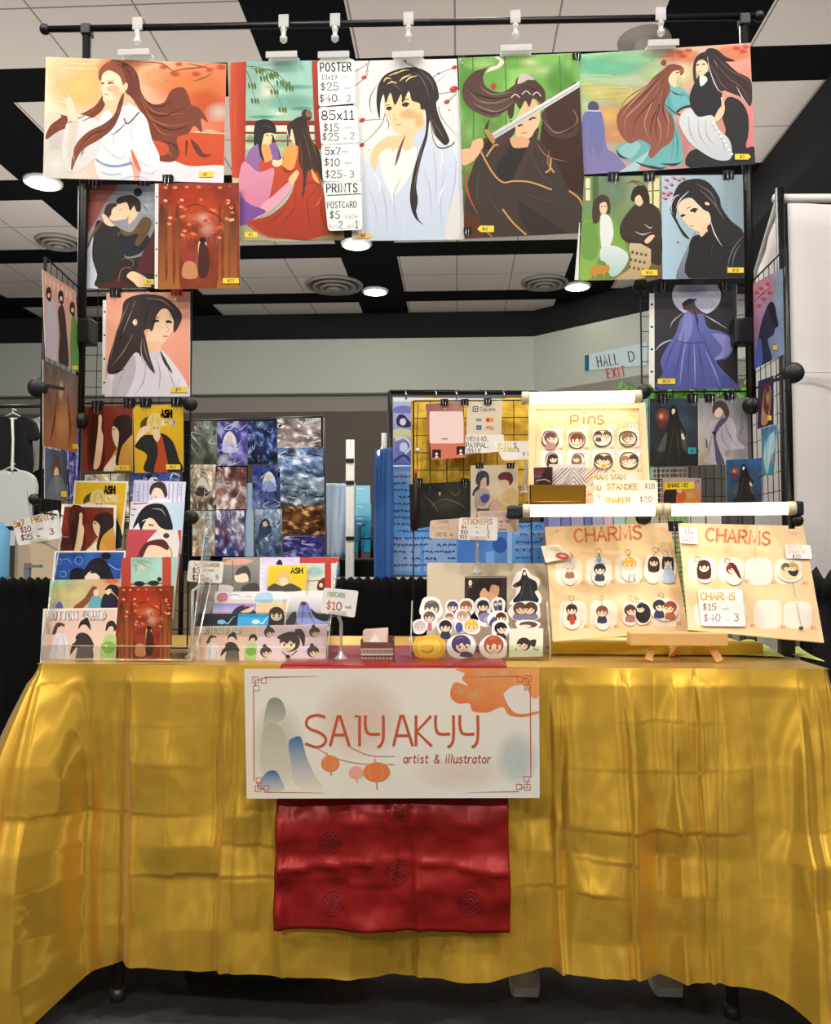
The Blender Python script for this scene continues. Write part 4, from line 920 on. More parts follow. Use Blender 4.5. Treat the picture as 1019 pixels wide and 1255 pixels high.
def portrait(a):
    a.G([(20, 50), (695, 38), (745, 1220), (10, 1228)], ['eee9e0', 'efebe4', 'dfe2e8', 'e6e6e4'], nz=.03, n=10)
    for b in ([120, 50, 105, 120, 85, 160], [30, 215, 110, 140, 100, 60], [30, 120, 110, 70, 125, 50], [695, 90, 600, 125, 540, 160, 560, 190, 640, 120], [575, 268, 690, 258, 640, 315, 690, 240], [60, 440, 130, 438, 215, 432], [225, 395, 200, 470, 120, 560, 60, 605], [340, 45, 380, 75, 430, 100, 380, 60], [575, 350, 600, 430, 700, 550]):
        a.S('6b5552', b, 5, w2=2)
    for x, y, r in ((88, 160, 18), (75, 440, 20), (72, 602, 18), (678, 95, 18), (675, 236, 28), (630, 320, 20), (358, 52, 10), (575, 135, 10), (645, 375, 7), (120, 635, 5), (425, 95, 8)):
        a.E('b5332b', x, y, r, r * .72, -20); a.E('c8503f', x - r * .3, y - r * .2, r * .5, r * .4)
    R1 = 'd3dcea'
    a.P(R1, [480, 470, 560, 590, 640, 600, 690, 680, 720, 860, 745, 1225, 240, 1225, 260, 950, 300, 700, 370, 560, 420, 520], c2='c6d2e2', n=5)
    a.P('d7deea', [130, 660, 90, 760, 80, 950, 110, 1225, 330, 1225, 280, 950, 210, 800, 190, 700], c2='c2cede', n=5)
    a.P('f1ece6', [180, 650, 230, 620, 340, 560, 420, 590, 430, 640, 400, 780, 290, 930, 230, 860, 200, 760], n=5); a.P('eee9e4', [620, 1225, 640, 1040, 690, 880, 730, 1000, 745, 1225], al=.8)
    # neck, face
    a.P('f3cf9f', [350, 500, 470, 430, 480, 490, 420, 600, 360, 640, 330, 580]); a.P('c8d4e6', [410, 570, 440, 510, 500, 470, 490, 560, 430, 620])
    a.P('f6d2a2', [215, 330, 240, 280, 330, 250, 450, 330, 480, 340, 470, 420, 420, 480, 340, 522, 300, 520, 270, 480, 240, 400], n=5)
    a.B('f0b886', 380, 400, 70, 40, .7); a.B('f3c08f', 450, 440, 40, 60, .6)
    a.E('f4cc9c', 487, 350, 20, 32, 20); a.S('d99f72', [480, 335, 495, 345, 482, 372], 4)
    eyes(a, [(338, 345, 385, 335), (235, 368, 270, 362)], 11); a.E('3a2a2c', 362, 342, 13, 12); a.E('3a2a2c', 254, 367, 11, 11); a.S('4a3a38', [330, 312, 380, 300], 6); a.S('4a3a38', [225, 345, 255, 338], 5); a.S('b8684a', [292, 468, 330, 470], 5); a.S('d39a6e', [282, 400, 285, 432, 305, 438], 4)
    # hand and arm
    a.P('f4cd9c', [130, 690, 150, 620, 215, 560, 270, 540, 350, 540, 330, 570, 350, 600, 320, 600, 325, 640, 295, 620, 275, 655, 260, 620, 190, 660, 165, 770, 135, 740], n=4)
    locks(a, 'd39a6a', [[270, 585, 310, 575, 335, 570], [280, 605, 320, 605], [265, 620, 290, 630], [165, 650, 200, 640]], 4)
    # hair
    K, K2 = '332b2a', '4a3e3c'
    a.P(K, [185, 200, 230, 140, 320, 105, 420, 95, 510, 130, 560, 200, 578, 290, 560, 330, 580, 420, 640, 550, 640, 590, 610, 600, 560, 540, 520, 440, 500, 560, 460, 700, 430, 860, 440, 960, 425, 1040, 400, 1030, 388, 930, 410, 780, 450, 640, 490, 520, 490, 380, 460, 370, 450, 330, 400, 310, 380, 250, 340, 330, 330, 270, 290, 340, 260, 260, 230, 330, 215, 270, 195, 330, 190, 430, 172, 360, 170, 280], n=6)
    a.P(K, [425, 1030, 445, 1090, 480, 1125, 430, 1090, 400, 1030]); a.S(K, [180, 205, 135, 270, 125, 350, 150, 420], 6, taper=1); a.S(K, [520, 420, 540, 560, 580, 620, 650, 610, 680, 580, 660, 630], 8, taper=1); a.S(K, [225, 390, 250, 470, 235, 505], 5, taper=1)
    a.P('6e4a3e', [360, 530, 340, 600, 310, 700, 290, 740, 310, 640])
    locks(a, '6a5a55', [[400, 120, 460, 160, 500, 240, 520, 320], [440, 110, 520, 180, 550, 260], [530, 430, 580, 510, 620, 570], [470, 660, 430, 800, 410, 930], [480, 560, 450, 680, 430, 780], [250, 160, 300, 220, 340, 250], [520, 400, 545, 520, 600, 590]], 8)
    locks(a, 'e8cf8e', [[215, 190, 235, 165, 270, 170], [240, 205, 270, 190, 310, 200], [320, 185, 350, 160, 400, 140], [360, 190, 390, 160, 440, 150], [290, 140, 340, 115, 390, 112], [250, 150, 300, 130, 330, 125]], 11)
    locks(a, 'b2bfd2', [[540, 620, 560, 800, 550, 960], [480, 760, 520, 900, 530, 1080], [330, 820, 280, 940, 300, 1100], [620, 760, 590, 960, 600, 1200], [200, 860, 230, 1000, 240, 1180], [110, 860, 160, 1000, 170, 1100], [690, 700, 680, 860, 640, 1040]], 7)
    locks(a, 'f5f1ec', [[590, 630, 600, 700, 580, 790], [620, 850, 590, 920, 570, 1000], [160, 790, 190, 860, 180, 940], [240, 870, 270, 930, 280, 1000], [350, 1080, 340, 1220]], 12)
FC = (430, 65, 5.338)
o = sheet('art_poster', flat(RY - .0205), [(20, 52), (695, 37), (745, 1220), (8, 1230)], portrait, 'poster of a dark-haired figure in a pale blue robe before red blossoms', 'poster', 'large posters on the tall bar', fr=FC, mats=('sleeved_print',))
sticker(o, flat(RY - .0205), FC, 36, 1180, 140, 1214, '#8', arrow=1, col='f0bf5a')

def swordsman(a):
    a.G([(85, 270), (645, 248), (682, 1088), (112, 1112)], ['6fae4c', '7fb95c', '4a3026', '3a2520'], c5='8cc665', scale=4, thr=-.1, nz=.1)
    for x, y, rx, ry, c in ((130, 420, 60, 200, '5f9e3e'), (200, 300, 120, 40, 'a9d37e'), (480, 330, 140, 40, 'b4d98a'), (340, 290, 100, 40, '79b254'), (560, 370, 80, 90, '5c9a42'), (140, 620, 70, 90, '8fbd6a'), (250, 560, 60, 50, '79aa55'), (420, 290, 60, 30, 'c9e2a0'), (600, 290, 50, 60, '91c56c')): a.B(c, x, y, rx, ry, .8)
    for x in (150, 300, 555): a.S('5f9140', [x, 260, x + 6, 420, x + 4, 650], 7, al=.6)
    D = '3b2620'
    a.P('45291f', [500, 470, 560, 440, 655, 400, 690, 780, 682, 1090, 560, 1000, 470, 760, 470, 600], c2='2e1b17', n=3)
    # robe
    a.P('3d332e', [150, 780, 200, 690, 280, 650, 380, 640, 470, 660, 540, 760, 600, 880, 690, 930, 690, 1095, 110, 1112, 112, 1040, 120, 900], c2='40362f', n=5)
    a.P('2b2624', [300, 720, 340, 660, 420, 640, 400, 740, 340, 850, 280, 850, 262, 790], n=4); a.P('322a27', [360, 940, 480, 1010, 590, 1090, 420, 1090], n=3)
    a.P('2a211f', [240, 620, 280, 620, 300, 660, 260, 690, 200, 690], n=3)
    # face
    a.P('e9bd97', [350, 560, 400, 480, 450, 480, 465, 560, 430, 630, 380, 660, 350, 620], n=5); a.P('dba57e', [330, 640, 400, 640, 420, 680, 350, 690, 330, 670]); a.P('e6b68e', [395, 470, 440, 465, 450, 500, 400, 530])
    eyes(a, [(415, 560, 448, 552), (362, 590, 385, 584)], 5); a.S('a8604a', [378, 622, 405, 618], 4); a.S('c8906a', [385, 590, 382, 606], 3)
    # hair
    K = '4b352f'
    a.P(K, [340, 420, 360, 360, 410, 350, 470, 400, 490, 440, 480, 500, 455, 470, 430, 460, 415, 500, 395, 470, 370, 510, 350, 480, 340, 540, 320, 550, 310, 470], n=4)
    a.P(K, [370, 380, 290, 430, 220, 410, 200, 370, 215, 320, 255, 300, 200, 320, 150, 340, 105, 400, 110, 470, 160, 520, 250, 548, 320, 500, 350, 440], c2='5d453c', n=5)
    a.P('d9cfc4', [200, 370, 215, 340, 270, 320, 298, 290, 270, 262, 255, 268, 275, 285, 262, 305, 225, 320], n=4); a.P('c6b9ac', [360, 390, 370, 350, 400, 345, 440, 372, 410, 372, 385, 385])
    a.P(K, [330, 560, 300, 620, 250, 650, 240, 700, 300, 670, 350, 610], n=4); a.P(K, [470, 540, 500, 620, 560, 660, 640, 620, 640, 540, 610, 510, 640, 570, 600, 620, 520, 600, 490, 520], n=4); a.P(K, [460, 600, 440, 680, 360, 850, 340, 830, 400, 700, 440, 610], n=4)
    a.P(K, [230, 555, 205, 600, 215, 640, 235, 620, 222, 600])
    locks(a, '8d7a6c', [[340, 450, 260, 480, 180, 470, 130, 420], [350, 470, 270, 520, 190, 500, 140, 470], [330, 430, 240, 440, 180, 400], [200, 520, 260, 530, 320, 500], [480, 560, 540, 620, 620, 590]], 6)
    locks(a, '251916', [[350, 440, 260, 460, 170, 440, 120, 400], [340, 490, 250, 530, 150, 500], [395, 400, 440, 420, 470, 470], [350, 460, 330, 520], [420, 460, 400, 500], [470, 600, 540, 650, 630, 640]], 7)
    locks(a, 'a97b52', [[620, 510, 640, 560, 610, 600], [510, 700, 500, 760, 530, 800], [450, 670, 500, 730, 600, 755]], 5)
    for t in ([330, 455, 350, 440, 370, 455], [380, 440, 400, 425, 420, 440], [430, 445, 450, 430, 470, 450]): a.S('e6dcc8', t, 4)
    a.E('a8452c', 248, 402, 14, 14)
    # sword
    a.P('e6e4e2', [240, 622, 650, 378, 656, 402, 255, 648], c2='bdbcbd', sm=0, d=(.5, 1)); a.S('8f8d90', [250, 636, 655, 392], 4, sm=0); a.P('b08c52', [205, 610, 225, 605, 255, 650, 245, 672, 228, 650], n=3); a.P('4a3226', [130, 700, 215, 640, 230, 656, 145, 722], sm=0)
    a.P('e8b58c', [100, 700, 140, 690, 150, 660, 190, 645, 200, 680, 165, 740, 120, 770, 100, 760], n=4); locks(a, 'b57e5c', [[150, 665, 185, 665], [150, 690, 185, 690], [105, 720, 140, 715]], 4)
    G = 'c8985a'
    for b in ([185, 700, 240, 800, 290, 850, 340, 845, 420, 850, 520, 885], [215, 730, 250, 680, 270, 678], [290, 975, 340, 1040, 400, 1095], [600, 890, 650, 930, 675, 1000, 680, 1040], [515, 740, 510, 790, 490, 805], [512, 780, 530, 805]): a.S(G, b, 8)
    a.S('b5582e', [150, 760, 120, 840, 135, 920, 180, 1010], 12, taper=1); a.S('a8623a', [200, 1060, 240, 1105], 10); a.P('6b3a28', [112, 1000, 180, 1020, 200, 1110, 112, 1112], al=.7)
    locks(a, '55483f', [[220, 900, 260, 970, 330, 1040], [420, 700, 460, 800, 560, 900], [350, 880, 460, 930, 600, 960], [180, 800, 170, 900, 200, 1000]], 6)
FS = (540, 0, 3.804)
o = sheet('art_poster', flat(RY - .030), [(84, 270), (643, 247), (682, 1086), (112, 1113)], swordsman, 'poster of a black-robed figure raising a long sword against green bamboo', 'poster', 'large posters on the tall bar', fr=FS, mats=('sleeved_print',))
sticker(o, flat(RY - .030), FS, 172, 1053, 250, 1083, '#6', arrow=-1)

def couple(a):
    a.G([(40, 95), (975, 34), (1000, 690), (60, 748)], ['86d1a9', 'e9a08c', 'd6787c', 'b79a92'], nz=.06, scale=3, n=20)
    for x, y, rx, ry, c, al in ((220, 160, 220, 70, '6ec49f', .9), (330, 120, 200, 50, '93d3a4', .8), (150, 300, 160, 60, 'd3d183', .9), (330, 330, 170, 80, 'd9c676', .8), (200, 430, 140, 80, 'e9b46b', .9), (240, 530, 120, 60, 'e79f62', .8), (600, 110, 140, 50, 'e58158', .8), (600, 200, 80, 80, 'efe6b0', .9), (880, 90, 120, 50, 'e58c62', .9), (560, 300, 60, 120, 'dcdca0', .7), (950, 300, 60, 160, 'efb0a6', .8), (600, 560, 60, 120, 'd98a8c', .8), (470, 200, 120, 60, 'b5d69a', .8)): a.B(c, x, y, rx, ry, al)
    for x, y in ((900, 62), (935, 80), (950, 55), (590, 85), (640, 75), (610, 105)): a.B('d1522f', x, y, 26, 14, .9)
    Y_ = 'e2c46a'
    for b in ([50, 215, 200, 210, 222, 228, 205, 250, 50, 262], [50, 238, 190, 232, 205, 238], [60, 285, 300, 278, 330, 292, 310, 320, 180, 330, 90, 340], [150, 300, 300, 296, 312, 305], [100, 325, 150, 312, 180, 325, 160, 335], [55, 345, 90, 345], [230, 225, 255, 215]): a.S(Y_, b, 4)
    a.E('cfdca0', 75, 380, 20, 22, al=.6)
    # distant figure
    a.P('6670a8', [90, 400, 155, 400, 180, 470, 195, 600, 245, 640, 300, 735, 60, 748, 60, 470], c2='8578a8', n=4); a.P('4a4c66', [92, 390, 98, 360, 120, 350, 145, 362, 152, 392, 120, 398]); a.S('d7d9e0', [85, 402, 158, 404], 5); a.B('8a8fc0', 130, 560, 50, 120, .5); a.S('a49cc0', [120, 600, 130, 700], 14, al=.5)
    # left figure
    T1 = '5fa3a8'
    a.P(T1, [500, 260, 560, 265, 620, 290, 655, 350, 600, 390, 560, 430, 600, 560, 605, 690, 540, 700, 490, 720, 380, 700, 340, 680, 270, 660, 245, 600, 330, 560, 420, 500, 470, 400], c2='6fb0b0', n=5)
    a.P('8fbfc0', [260, 610, 330, 570, 380, 590, 330, 660, 290, 650], n=3); a.P('a9c6c8', [380, 690, 450, 600, 330, 690, 260, 740, 360, 730], n=3)
    locks(a, '2e3438', [[248, 618, 270, 650, 320, 665], [355, 680, 400, 700, 490, 715, 520, 700], [490, 690, 560, 695, 605, 680]], 14)
    a.P('6fb2b6', [540, 270, 620, 290, 660, 360, 600, 395, 560, 380], n=4); a.S('2e3438', [575, 410, 610, 385, 660, 375], 12)
    locks(a, '3f7d84', [[520, 290, 540, 400, 560, 520, 540, 690], [600, 300, 590, 360], [500, 420, 470, 520], [560, 480, 580, 580, 570, 690], [460, 560, 420, 640], [300, 600, 340, 630]], 7)
    a.P('f2cfa6', [545, 185, 585, 165, 600, 200, 575, 240, 570, 275, 540, 260, 525, 220], n=4); eyes(a, [(570, 198, 590, 196)], 4); a.S('b06a52', [572, 225, 582, 224], 3)
    B1, B2 = '7a4433', '93594a'
    a.P(B1, [500, 180, 540, 150, 600, 160, 615, 190, 595, 210, 590, 185, 555, 190, 530, 230, 540, 290, 510, 370, 560, 460, 550, 560, 490, 610, 440, 660, 420, 640, 430, 590, 370, 560, 320, 580, 270, 530, 250, 470, 260, 410, 330, 340, 400, 280, 450, 220], c2=B2, n=5)
    a.P(B1, [488, 140, 505, 125, 520, 135, 515, 155, 495, 155]); a.E('a8572e', 600, 186, 12, 12)
    locks(a, 'b58672', [[480, 240, 380, 360, 300, 440, 290, 520], [490, 260, 430, 380, 400, 480, 440, 580], [500, 300, 470, 420, 490, 520, 470, 600], [460, 230, 330, 360, 270, 440], [500, 360, 530, 460, 520, 560]], 7)
    locks(a, '4d2a22', [[510, 220, 450, 340, 360, 440, 330, 540], [520, 260, 480, 380, 460, 500, 480, 580], [500, 200, 400, 310, 290, 410], [520, 300, 500, 400, 540, 500], [500, 330, 440, 460, 430, 560], [540, 290, 570, 310, 620, 320], [500, 360, 560, 410, 600, 430, 590, 460]], 7)
    locks(a, '5a3328', [[250, 440, 300, 340, 420, 260, 480, 210], [600, 300, 640, 330, 660, 370]], 3)
    # right figure
    K = '26242a'
    a.P(K, [690, 220, 740, 190, 790, 210, 820, 300, 800, 420, 720, 445, 660, 400, 645, 320], n=4); a.P('2a282c', [850, 330, 920, 350, 960, 420, 965, 520, 950, 600, 995, 600, 1000, 690, 650, 712, 650, 620, 780, 600, 840, 520, 820, 420], n=4)
    a.P('e9e7e6', [700, 215, 730, 215, 740, 240, 705, 270]); a.P('d9d9da', [690, 435, 770, 430, 800, 500, 860, 560, 875, 640, 850, 672, 780, 665, 700, 620, 640, 570, 590, 480, 600, 420, 650, 390], c2='c2c8cc', n=5)
    locks(a, '9fa8b0', [[690, 450, 700, 540, 760, 620], [640, 430, 650, 530, 700, 600], [760, 470, 820, 560, 840, 640], [730, 450, 740, 540, 790, 600]], 7)
    for k in range(8): a.E('e8e8e6', 775 + k * 13.5 + (k > 3) * 3, 470 + k * 24, 9, 7)
    a.P('f1cfa8', [672, 150, 715, 125, 745, 160, 735, 195, 705, 215, 680, 185], n=4); eyes(a, [(682, 158, 700, 154), (712, 152, 730, 154)], 4); a.S('a86450', [690, 190, 705, 189], 3)
    a.P('2b2024', [665, 150, 690, 100, 740, 80, 790, 75, 830, 125, 900, 190, 970, 230, 985, 300, 975, 375, 930, 330, 860, 300, 830, 290, 800, 310, 770, 240, 750, 190, 745, 150, 715, 125, 685, 140, 678, 200, 690, 270, 668, 240], n=5, c2='3d2d2c')
    a.P('2b2024', [735, 95, 745, 65, 790, 70, 840, 110, 890, 130, 830, 130]); a.S('2b2024', [840, 130, 890, 135], 8, taper=1)
    locks(a, '6d4a44', [[780, 100, 860, 180, 950, 230, 980, 290], [770, 120, 850, 220, 930, 280, 970, 360], [760, 150, 820, 260, 870, 300]], 7); locks(a, 'd8cfd2', [[740, 110, 760, 200, 800, 290, 850, 310], [780, 130, 800, 180], [900, 270, 930, 330, 960, 370]], 6)
    a.P('f0cba4', [780, 440, 810, 385, 835, 390, 825, 430, 790, 465], n=3); a.S('e9c79f', [820, 330, 830, 390], 14)
FD = (700, 45, 4.43)
o = sheet('art_poster', flat(RY - .024), [(38, 95), (973, 34), (1001, 690), (60, 748)], couple, 'wide poster of a teal-robed and a black-robed figure under a green and peach sky', 'poster', 'large posters on the tall bar', fr=FD, mats=('sleeved_print',))
sticker(o, flat(RY - .024), FD, 890, 638, 978, 668, '#2', arrow=1)

# hanging price list: four cards taped one below the other
def pc(lines):
    def d(a):
        for l in lines: a.T(*l)
    return d
FP = (275, 70, 5.459)
K = '2b2827'
plp = flat(RY - .034)
pl_e = empty('price_list', plp.at(770, 1160), 'hanging white price list of four hand-lettered cards, POSTER to POSTCARD', 'price list')
pl_e.location = PY(415, 283, RY - .034)
bpy.context.view_layer.update()
for q, L_ in (([(624, 22), (872, 12), (878, 308), (632, 332)], [('POSTER', 644, 96, 56, K, 9, 1, -1, .66), ('13x19', 652, 148, 30, '4a4644', 4, 1, 1.2), ('inch', 800, 136, 14, '8a8684', 2), ('$25', 645, 222, 48, K, 6, 1, -1, 1.1), ('each', 804, 213, 16, '8a8684', 2), ('$40', 638, 300, 48, K, 6.5, 1, -1, 1.05), ('for', 760, 298, 14, '8a8684', 2), ('2', 822, 296, 40, '4a4644', 5)]),
              ([(630, 338), (880, 322), (905, 572), (648, 584)], [('85x11', 652, 420, 60, K, 8, 1, -1, 1.1), ('$15', 664, 494, 48, K, 6, 1, 1.1), ('each', 810, 478, 16, '8a8684', 2), ('$25', 656, 556, 48, K, 6, 1, 1.1), ('for', 800, 550, 14, '8a8684', 2.5), ('2', 845, 546, 42, '4a4644', 5)]),
              ([(648, 588), (906, 576), (912, 830), (660, 832)], [('5x7', 676, 652, 48, K, 7, 1, 1.1), ('inch', 788, 640, 18, '8a8684', 2.4), ('$10', 670, 726, 48, K, 6, 1, 1.1), ('each', 808, 716, 18, '8a8684', 2.4), ('$25', 676, 806, 48, K, 6, 1, 1.1), ('for', 796, 798, 14, '8a8684', 2), ('3', 842, 804, 44, '3a3634', 5)]),
              ([(662, 838), (915, 826), (925, 1155), (695, 1162)], [('PRINTS', 686, 905, 56, K, 8.5, 1, -1, .74), ('POSTCARD', 690, 1012, 42, K, 5.5, .95, -2, .62), ('$5', 706, 1078, 46, K, 6, 1, 1.1), ('EACH', 812, 1080, 24, '6a6664', 2.6), ('BUY', 700, 1146, 26, 'a8a4a2', 2.6), ('2', 765, 1144, 44, K, 5.5), ('GET', 822, 1144, 20, '8a8684', 2.6), ('1', 876, 1142, 48, K, 5.5)])):
    o = sheet('price_card', plp, q, pc(L_), fr=FP, parent=pl_e, col='f6f4f0', th=.001, rnd=24)
    if L_[0][0] == 'PRINTS':
        a = Art(plp, FP, lift=.0006); a.S(K, [688, 926, 915, 914], 5, sm=0); a.build('underline', o)
# ============================================================ small prints clipped to the wire racks
GP = 'prints clipped to the wire racks'
def strip(parent, pl, fr, q, n=4):
    """white punched edge of the plastic sleeve"""
    a = Art(pl, fr); (x0, y0), (x1, y1) = q[0], q[3]
    for k in range(n):
        t = (k + .5) / n; a.E('2a2a2a', (q[0][0] + q[1][0]) / 2 * (1 - t) + (q[3][0] + q[2][0]) / 2 * t, y0 + (y1 - y0) * t, abs(q[1][0] - q[0][0]) * .25)
    o = a.build('sleeve_edge', parent, ('printed_paper',), ([a.px(*p) for p in q], 'e6e4de', .0006)); return o
def embrace(a):
    a.G([(45, 35), (485, 28), (485, 660), (35, 665)], ['5d2a24', 'a9bcc6', '5a2a28', 'cfd0dc'], nz=.05, n=10)
    a.P('7c3d33', [45, 30, 240, 30, 170, 140, 130, 220, 60, 330, 40, 330], c2='8e5346', d=(1, .3), n=3); a.P('c9cedb', [110, 330, 60, 420, 40, 450, 35, 670, 140, 670, 120, 400]); a.B('d5dde3', 430, 120, 70, 110, .8)
    a.P('2a2826', [120, 250, 180, 270, 260, 300, 290, 400, 300, 480, 480, 470, 490, 660, 130, 660, 120, 580, 90, 470, 100, 340], n=4); a.P('5a2b29', [360, 560, 420, 400, 490, 300, 490, 560, 440, 570], n=3); a.P('4c2523', [140, 640, 250, 610, 330, 660, 140, 665])
    a.P('23272e', [240, 340, 350, 320, 420, 330, 440, 380, 380, 450, 300, 470, 260, 420], n=3); a.P('6b5032', [260, 300, 330, 320, 400, 230, 450, 250, 440, 310, 380, 400, 350, 390, 370, 330, 290, 345], n=4)
    a.P('f1cfaa', [210, 190, 240, 150, 300, 140, 320, 190, 300, 235, 250, 250, 210, 250, 195, 225], n=4); a.P('ecc69f', [320, 190, 355, 160, 375, 190, 350, 240, 310, 270])
    a.P('3b2a25', [165, 190, 185, 150, 235, 145, 240, 160, 210, 180, 205, 215, 185, 235, 165, 215], n=4); a.P('33241f', [235, 130, 260, 105, 330, 95, 380, 130, 385, 190, 360, 195, 345, 160, 320, 190, 300, 140, 250, 150], n=4); a.E('2f211e', 368, 78, 26, 26); a.S('2f211e', [385, 140, 410, 170, 430, 200], 5, taper=1)
    a.P('f0cca4', [150, 210, 175, 220, 210, 265, 230, 280, 200, 285, 165, 265], n=3); a.S('8a5a48', [255, 185, 275, 182], 3)
    a.P('f2cfa6', [300, 590, 330, 560, 370, 570, 420, 600, 450, 650, 400, 655, 370, 655, 340, 625], n=4); a.S('a5503f', [250, 620, 265, 555, 300, 535, 330, 545], 6)
    locks(a, '6a4a3c', [[160, 240, 100, 320, 50, 440], [150, 260, 90, 350, 60, 430]], 10); locks(a, '8a7560', [[250, 350, 250, 330, 280, 325], [270, 490, 310, 470, 350, 490], [290, 480, 340, 500, 330, 540]], 5)
FE = (95, 220, 4.971); PG = flat(GY - .012)
o = sheet('small_print', PG, [(45, 35), (485, 28), (485, 660), (35, 665)], embrace, 'print of two dark-robed figures embracing, left of the red forest print', 'art print', GP, fr=FE, mats=('sleeved_print',))
strip(o, PG, FE, [(2, 40), (38, 40), (30, 660), (0, 660)]); sticker(o, PG, FE, 405, 608, 468, 640, '#4')
def forest(a, q):
    (x0, y0), (x1, _), (_, y1), _b = q; w, h = x1 - x0, y1 - y0
    X = lambda u: x0 + u * w; Y = lambda v: y0 + v * h
    a.G(q, ['a23c22', '8a3420', '8f3a20', '7a2c18'], nz=.5, scale=6, n=26, seed=2)
    for u, v, ru, rv, c in ((.5, .2, .4, .2, 'd2502c'), (.35, .12, .3, .1, 'c8421f'), (.65, .3, .25, .1, 'dd6238'), (.45, .33, .2, .08, 'e07248'), (.75, .42, .14, .07, 'd86a48'), (.6, .43, .12, .1, 'eaa08a'), (.55, .33, .1, .06, 'eab0a0'), (.4, .5, .2, .05, 'c85a38'), (.5, .9, .4, .2, '9e4a2c'), (.5, .75, .15, .2, 'b8603c')): a.B(c, X(u), Y(v), ru * w, rv * h, .8)
    for u, wd, c in ((.04, .09, '4a2616'), (.14, .07, '8a4c22'), (.23, .05, '5a2a18'), (.93, .1, '4a2414'), (.84, .06, '7d4420'), (.76, .04, '5c2a18')): a.P(c, [X(u - wd * .4), Y(.3), X(u + wd * .3), Y(.25), X(u + wd * .5), Y(.9), X(u + wd * .8), Y(1), X(u - wd * .9), Y(1), X(u - wd * .4), Y(.85)], c2='a8662e')
    rnd = random.Random(4)
    for k in range(46): a.P(rnd.choice(['e2683c', 'f08a5c', 'c23c1c', 'e9764a', 'f4a680', 'b83a1c']), [(X(.1 + .8 * rnd.random()) , 0)] and (lambda cx, cy, r: [cx - r, cy, cx, cy - r * .6, cx + r, cy + r * .2, cx, cy + r * .7])(X(.08 + .84 * rnd.random()), Y(.02 + .5 * rnd.random()), w * .03), n=2)
    locks(a, '7a2c18', [[X(.3), Y(.25), X(.45), Y(.2), X(.6), Y(.24)], [X(.55), Y(.24), X(.75), Y(.32), X(.85), Y(.42)], [X(.2), Y(.1), X(.4), Y(.14)]], w * .015)
    locks(a, 'eab49c', [[X(.3 + .025 * k), Y(.5), X(.29 + .025 * k), Y(.62)] for k in (0, 1, 2, 3, 5, 14, 15, 17, 18)], w * .008)
    a.P('efc7a0', [X(.49), Y(.62), X(.52), Y(.54), X(.58), Y(.54), X(.6), Y(.66), X(.52), Y(.9)])
    a.P('9a3c2a', [X(.3), Y(.68), X(.38), Y(.57), X(.45), Y(.68), X(.44), Y(.76), X(.38), Y(.78), X(.31), Y(.75)]); a.E('8a3222', X(.385), Y(.6), w * .035, h * .035); a.P('c88a5c', [X(.32), Y(.76), X(.45), Y(.76), X(.48), Y(.9), X(.3), Y(.9)])
    a.P('4a211c', [X(.5), Y(.62), X(.54), Y(.56), X(.6), Y(.6), X(.63), Y(.72), X(.6), Y(.88), X(.5), Y(.88)], n=3); a.E('1d1512', X(.55), Y(.545), w * .04, h * .03)
q = [(495, 22), (985, 20), (990, 662), (490, 668)]
PG2 = flat(RY - .034)
o = sheet('small_print', PG2, q, lambda a: forest(a, q), 'print of two small figures walking under red autumn trees, hung on the rack', 'art print', GP, fr=FE, mats=('sleeved_print',))
strip(o, PG2, FE, [(472, 25), (494, 25), (490, 665), (470, 665)]); sticker(o, PG2, FE, 886, 602, 985, 634, '#25')

def white_robe(a):
    a.G([(512, 112), (912, 108), (912, 612), (505, 612)], ['eaa58a', 'eba98f', 'e9967c', 'efb09a'], nz=.03, n=8)
    a.P('ddd6dd', [512, 520, 560, 450, 640, 400, 680, 370, 760, 380, 810, 420, 870, 500, 900, 560, 905, 615, 505, 615], c2='e6e0e6', n=5); a.P('cfc8d4', [560, 470, 640, 410, 650, 500, 600, 615, 540, 615], al=.6); a.P('d3ccd8', [690, 380, 770, 390, 760, 430, 720, 430, 680, 410])
    K = '3b302e'
    a.P(K, [600, 150, 680, 120, 780, 130, 850, 180, 875, 230, 850, 290, 835, 300, 830, 240, 800, 190, 760, 210, 740, 280, 690, 300, 680, 420, 740, 500, 690, 440, 650, 400, 580, 490, 520, 500, 520, 440, 560, 300, 585, 220], n=5)
    a.P('f2cdab', [705, 330, 760, 210, 800, 190, 832, 240, 830, 285, 806, 330, 770, 365, 730, 365], n=5); a.P('efc29c', [700, 350, 770, 350, 765, 385, 720, 400, 700, 380]); a.E('eec09a', 650, 255, 10, 16)
    a.P(K, [760, 205, 730, 300, 700, 250, 690, 320, 660, 300, 680, 200, 750, 150, 830, 170, 870, 230, 845, 290, 836, 240, 805, 192], n=4)
    eyes(a, [(730, 258, 765, 250), (798, 254, 826, 258)], 8); a.S('4a3a34', [728, 238, 765, 232], 4); a.S('b4604a', [782, 322, 806, 322], 5); a.S('cf9c78', [800, 270, 812, 295, 800, 300], 3)
    a.P(K, [770, 390, 800, 440, 830, 500, 800, 470, 780, 430]); a.P(K, [690, 300, 720, 420, 745, 500, 710, 460, 680, 400])
    locks(a, '8a7a70', [[620, 160, 560, 300, 530, 440], [650, 150, 620, 230, 580, 330], [640, 310, 590, 400, 530, 470], [700, 140, 780, 150, 840, 200], [690, 330, 700, 400, 730, 470]], 6); locks(a, '241b1a', [[640, 180, 600, 260, 560, 400], [720, 170, 700, 230, 690, 300], [600, 480, 560, 490, 530, 495]], 8)
    a.E('efe6e0', 645, 255, 7, 10); locks(a, 'b5a9ba', [[600, 480, 570, 540, 560, 600], [700, 450, 690, 540, 640, 610], [800, 460, 830, 540, 850, 600], [750, 420, 770, 500, 760, 600], [870, 520, 840, 570]], 6)
FW = (0, 330, 3.919)
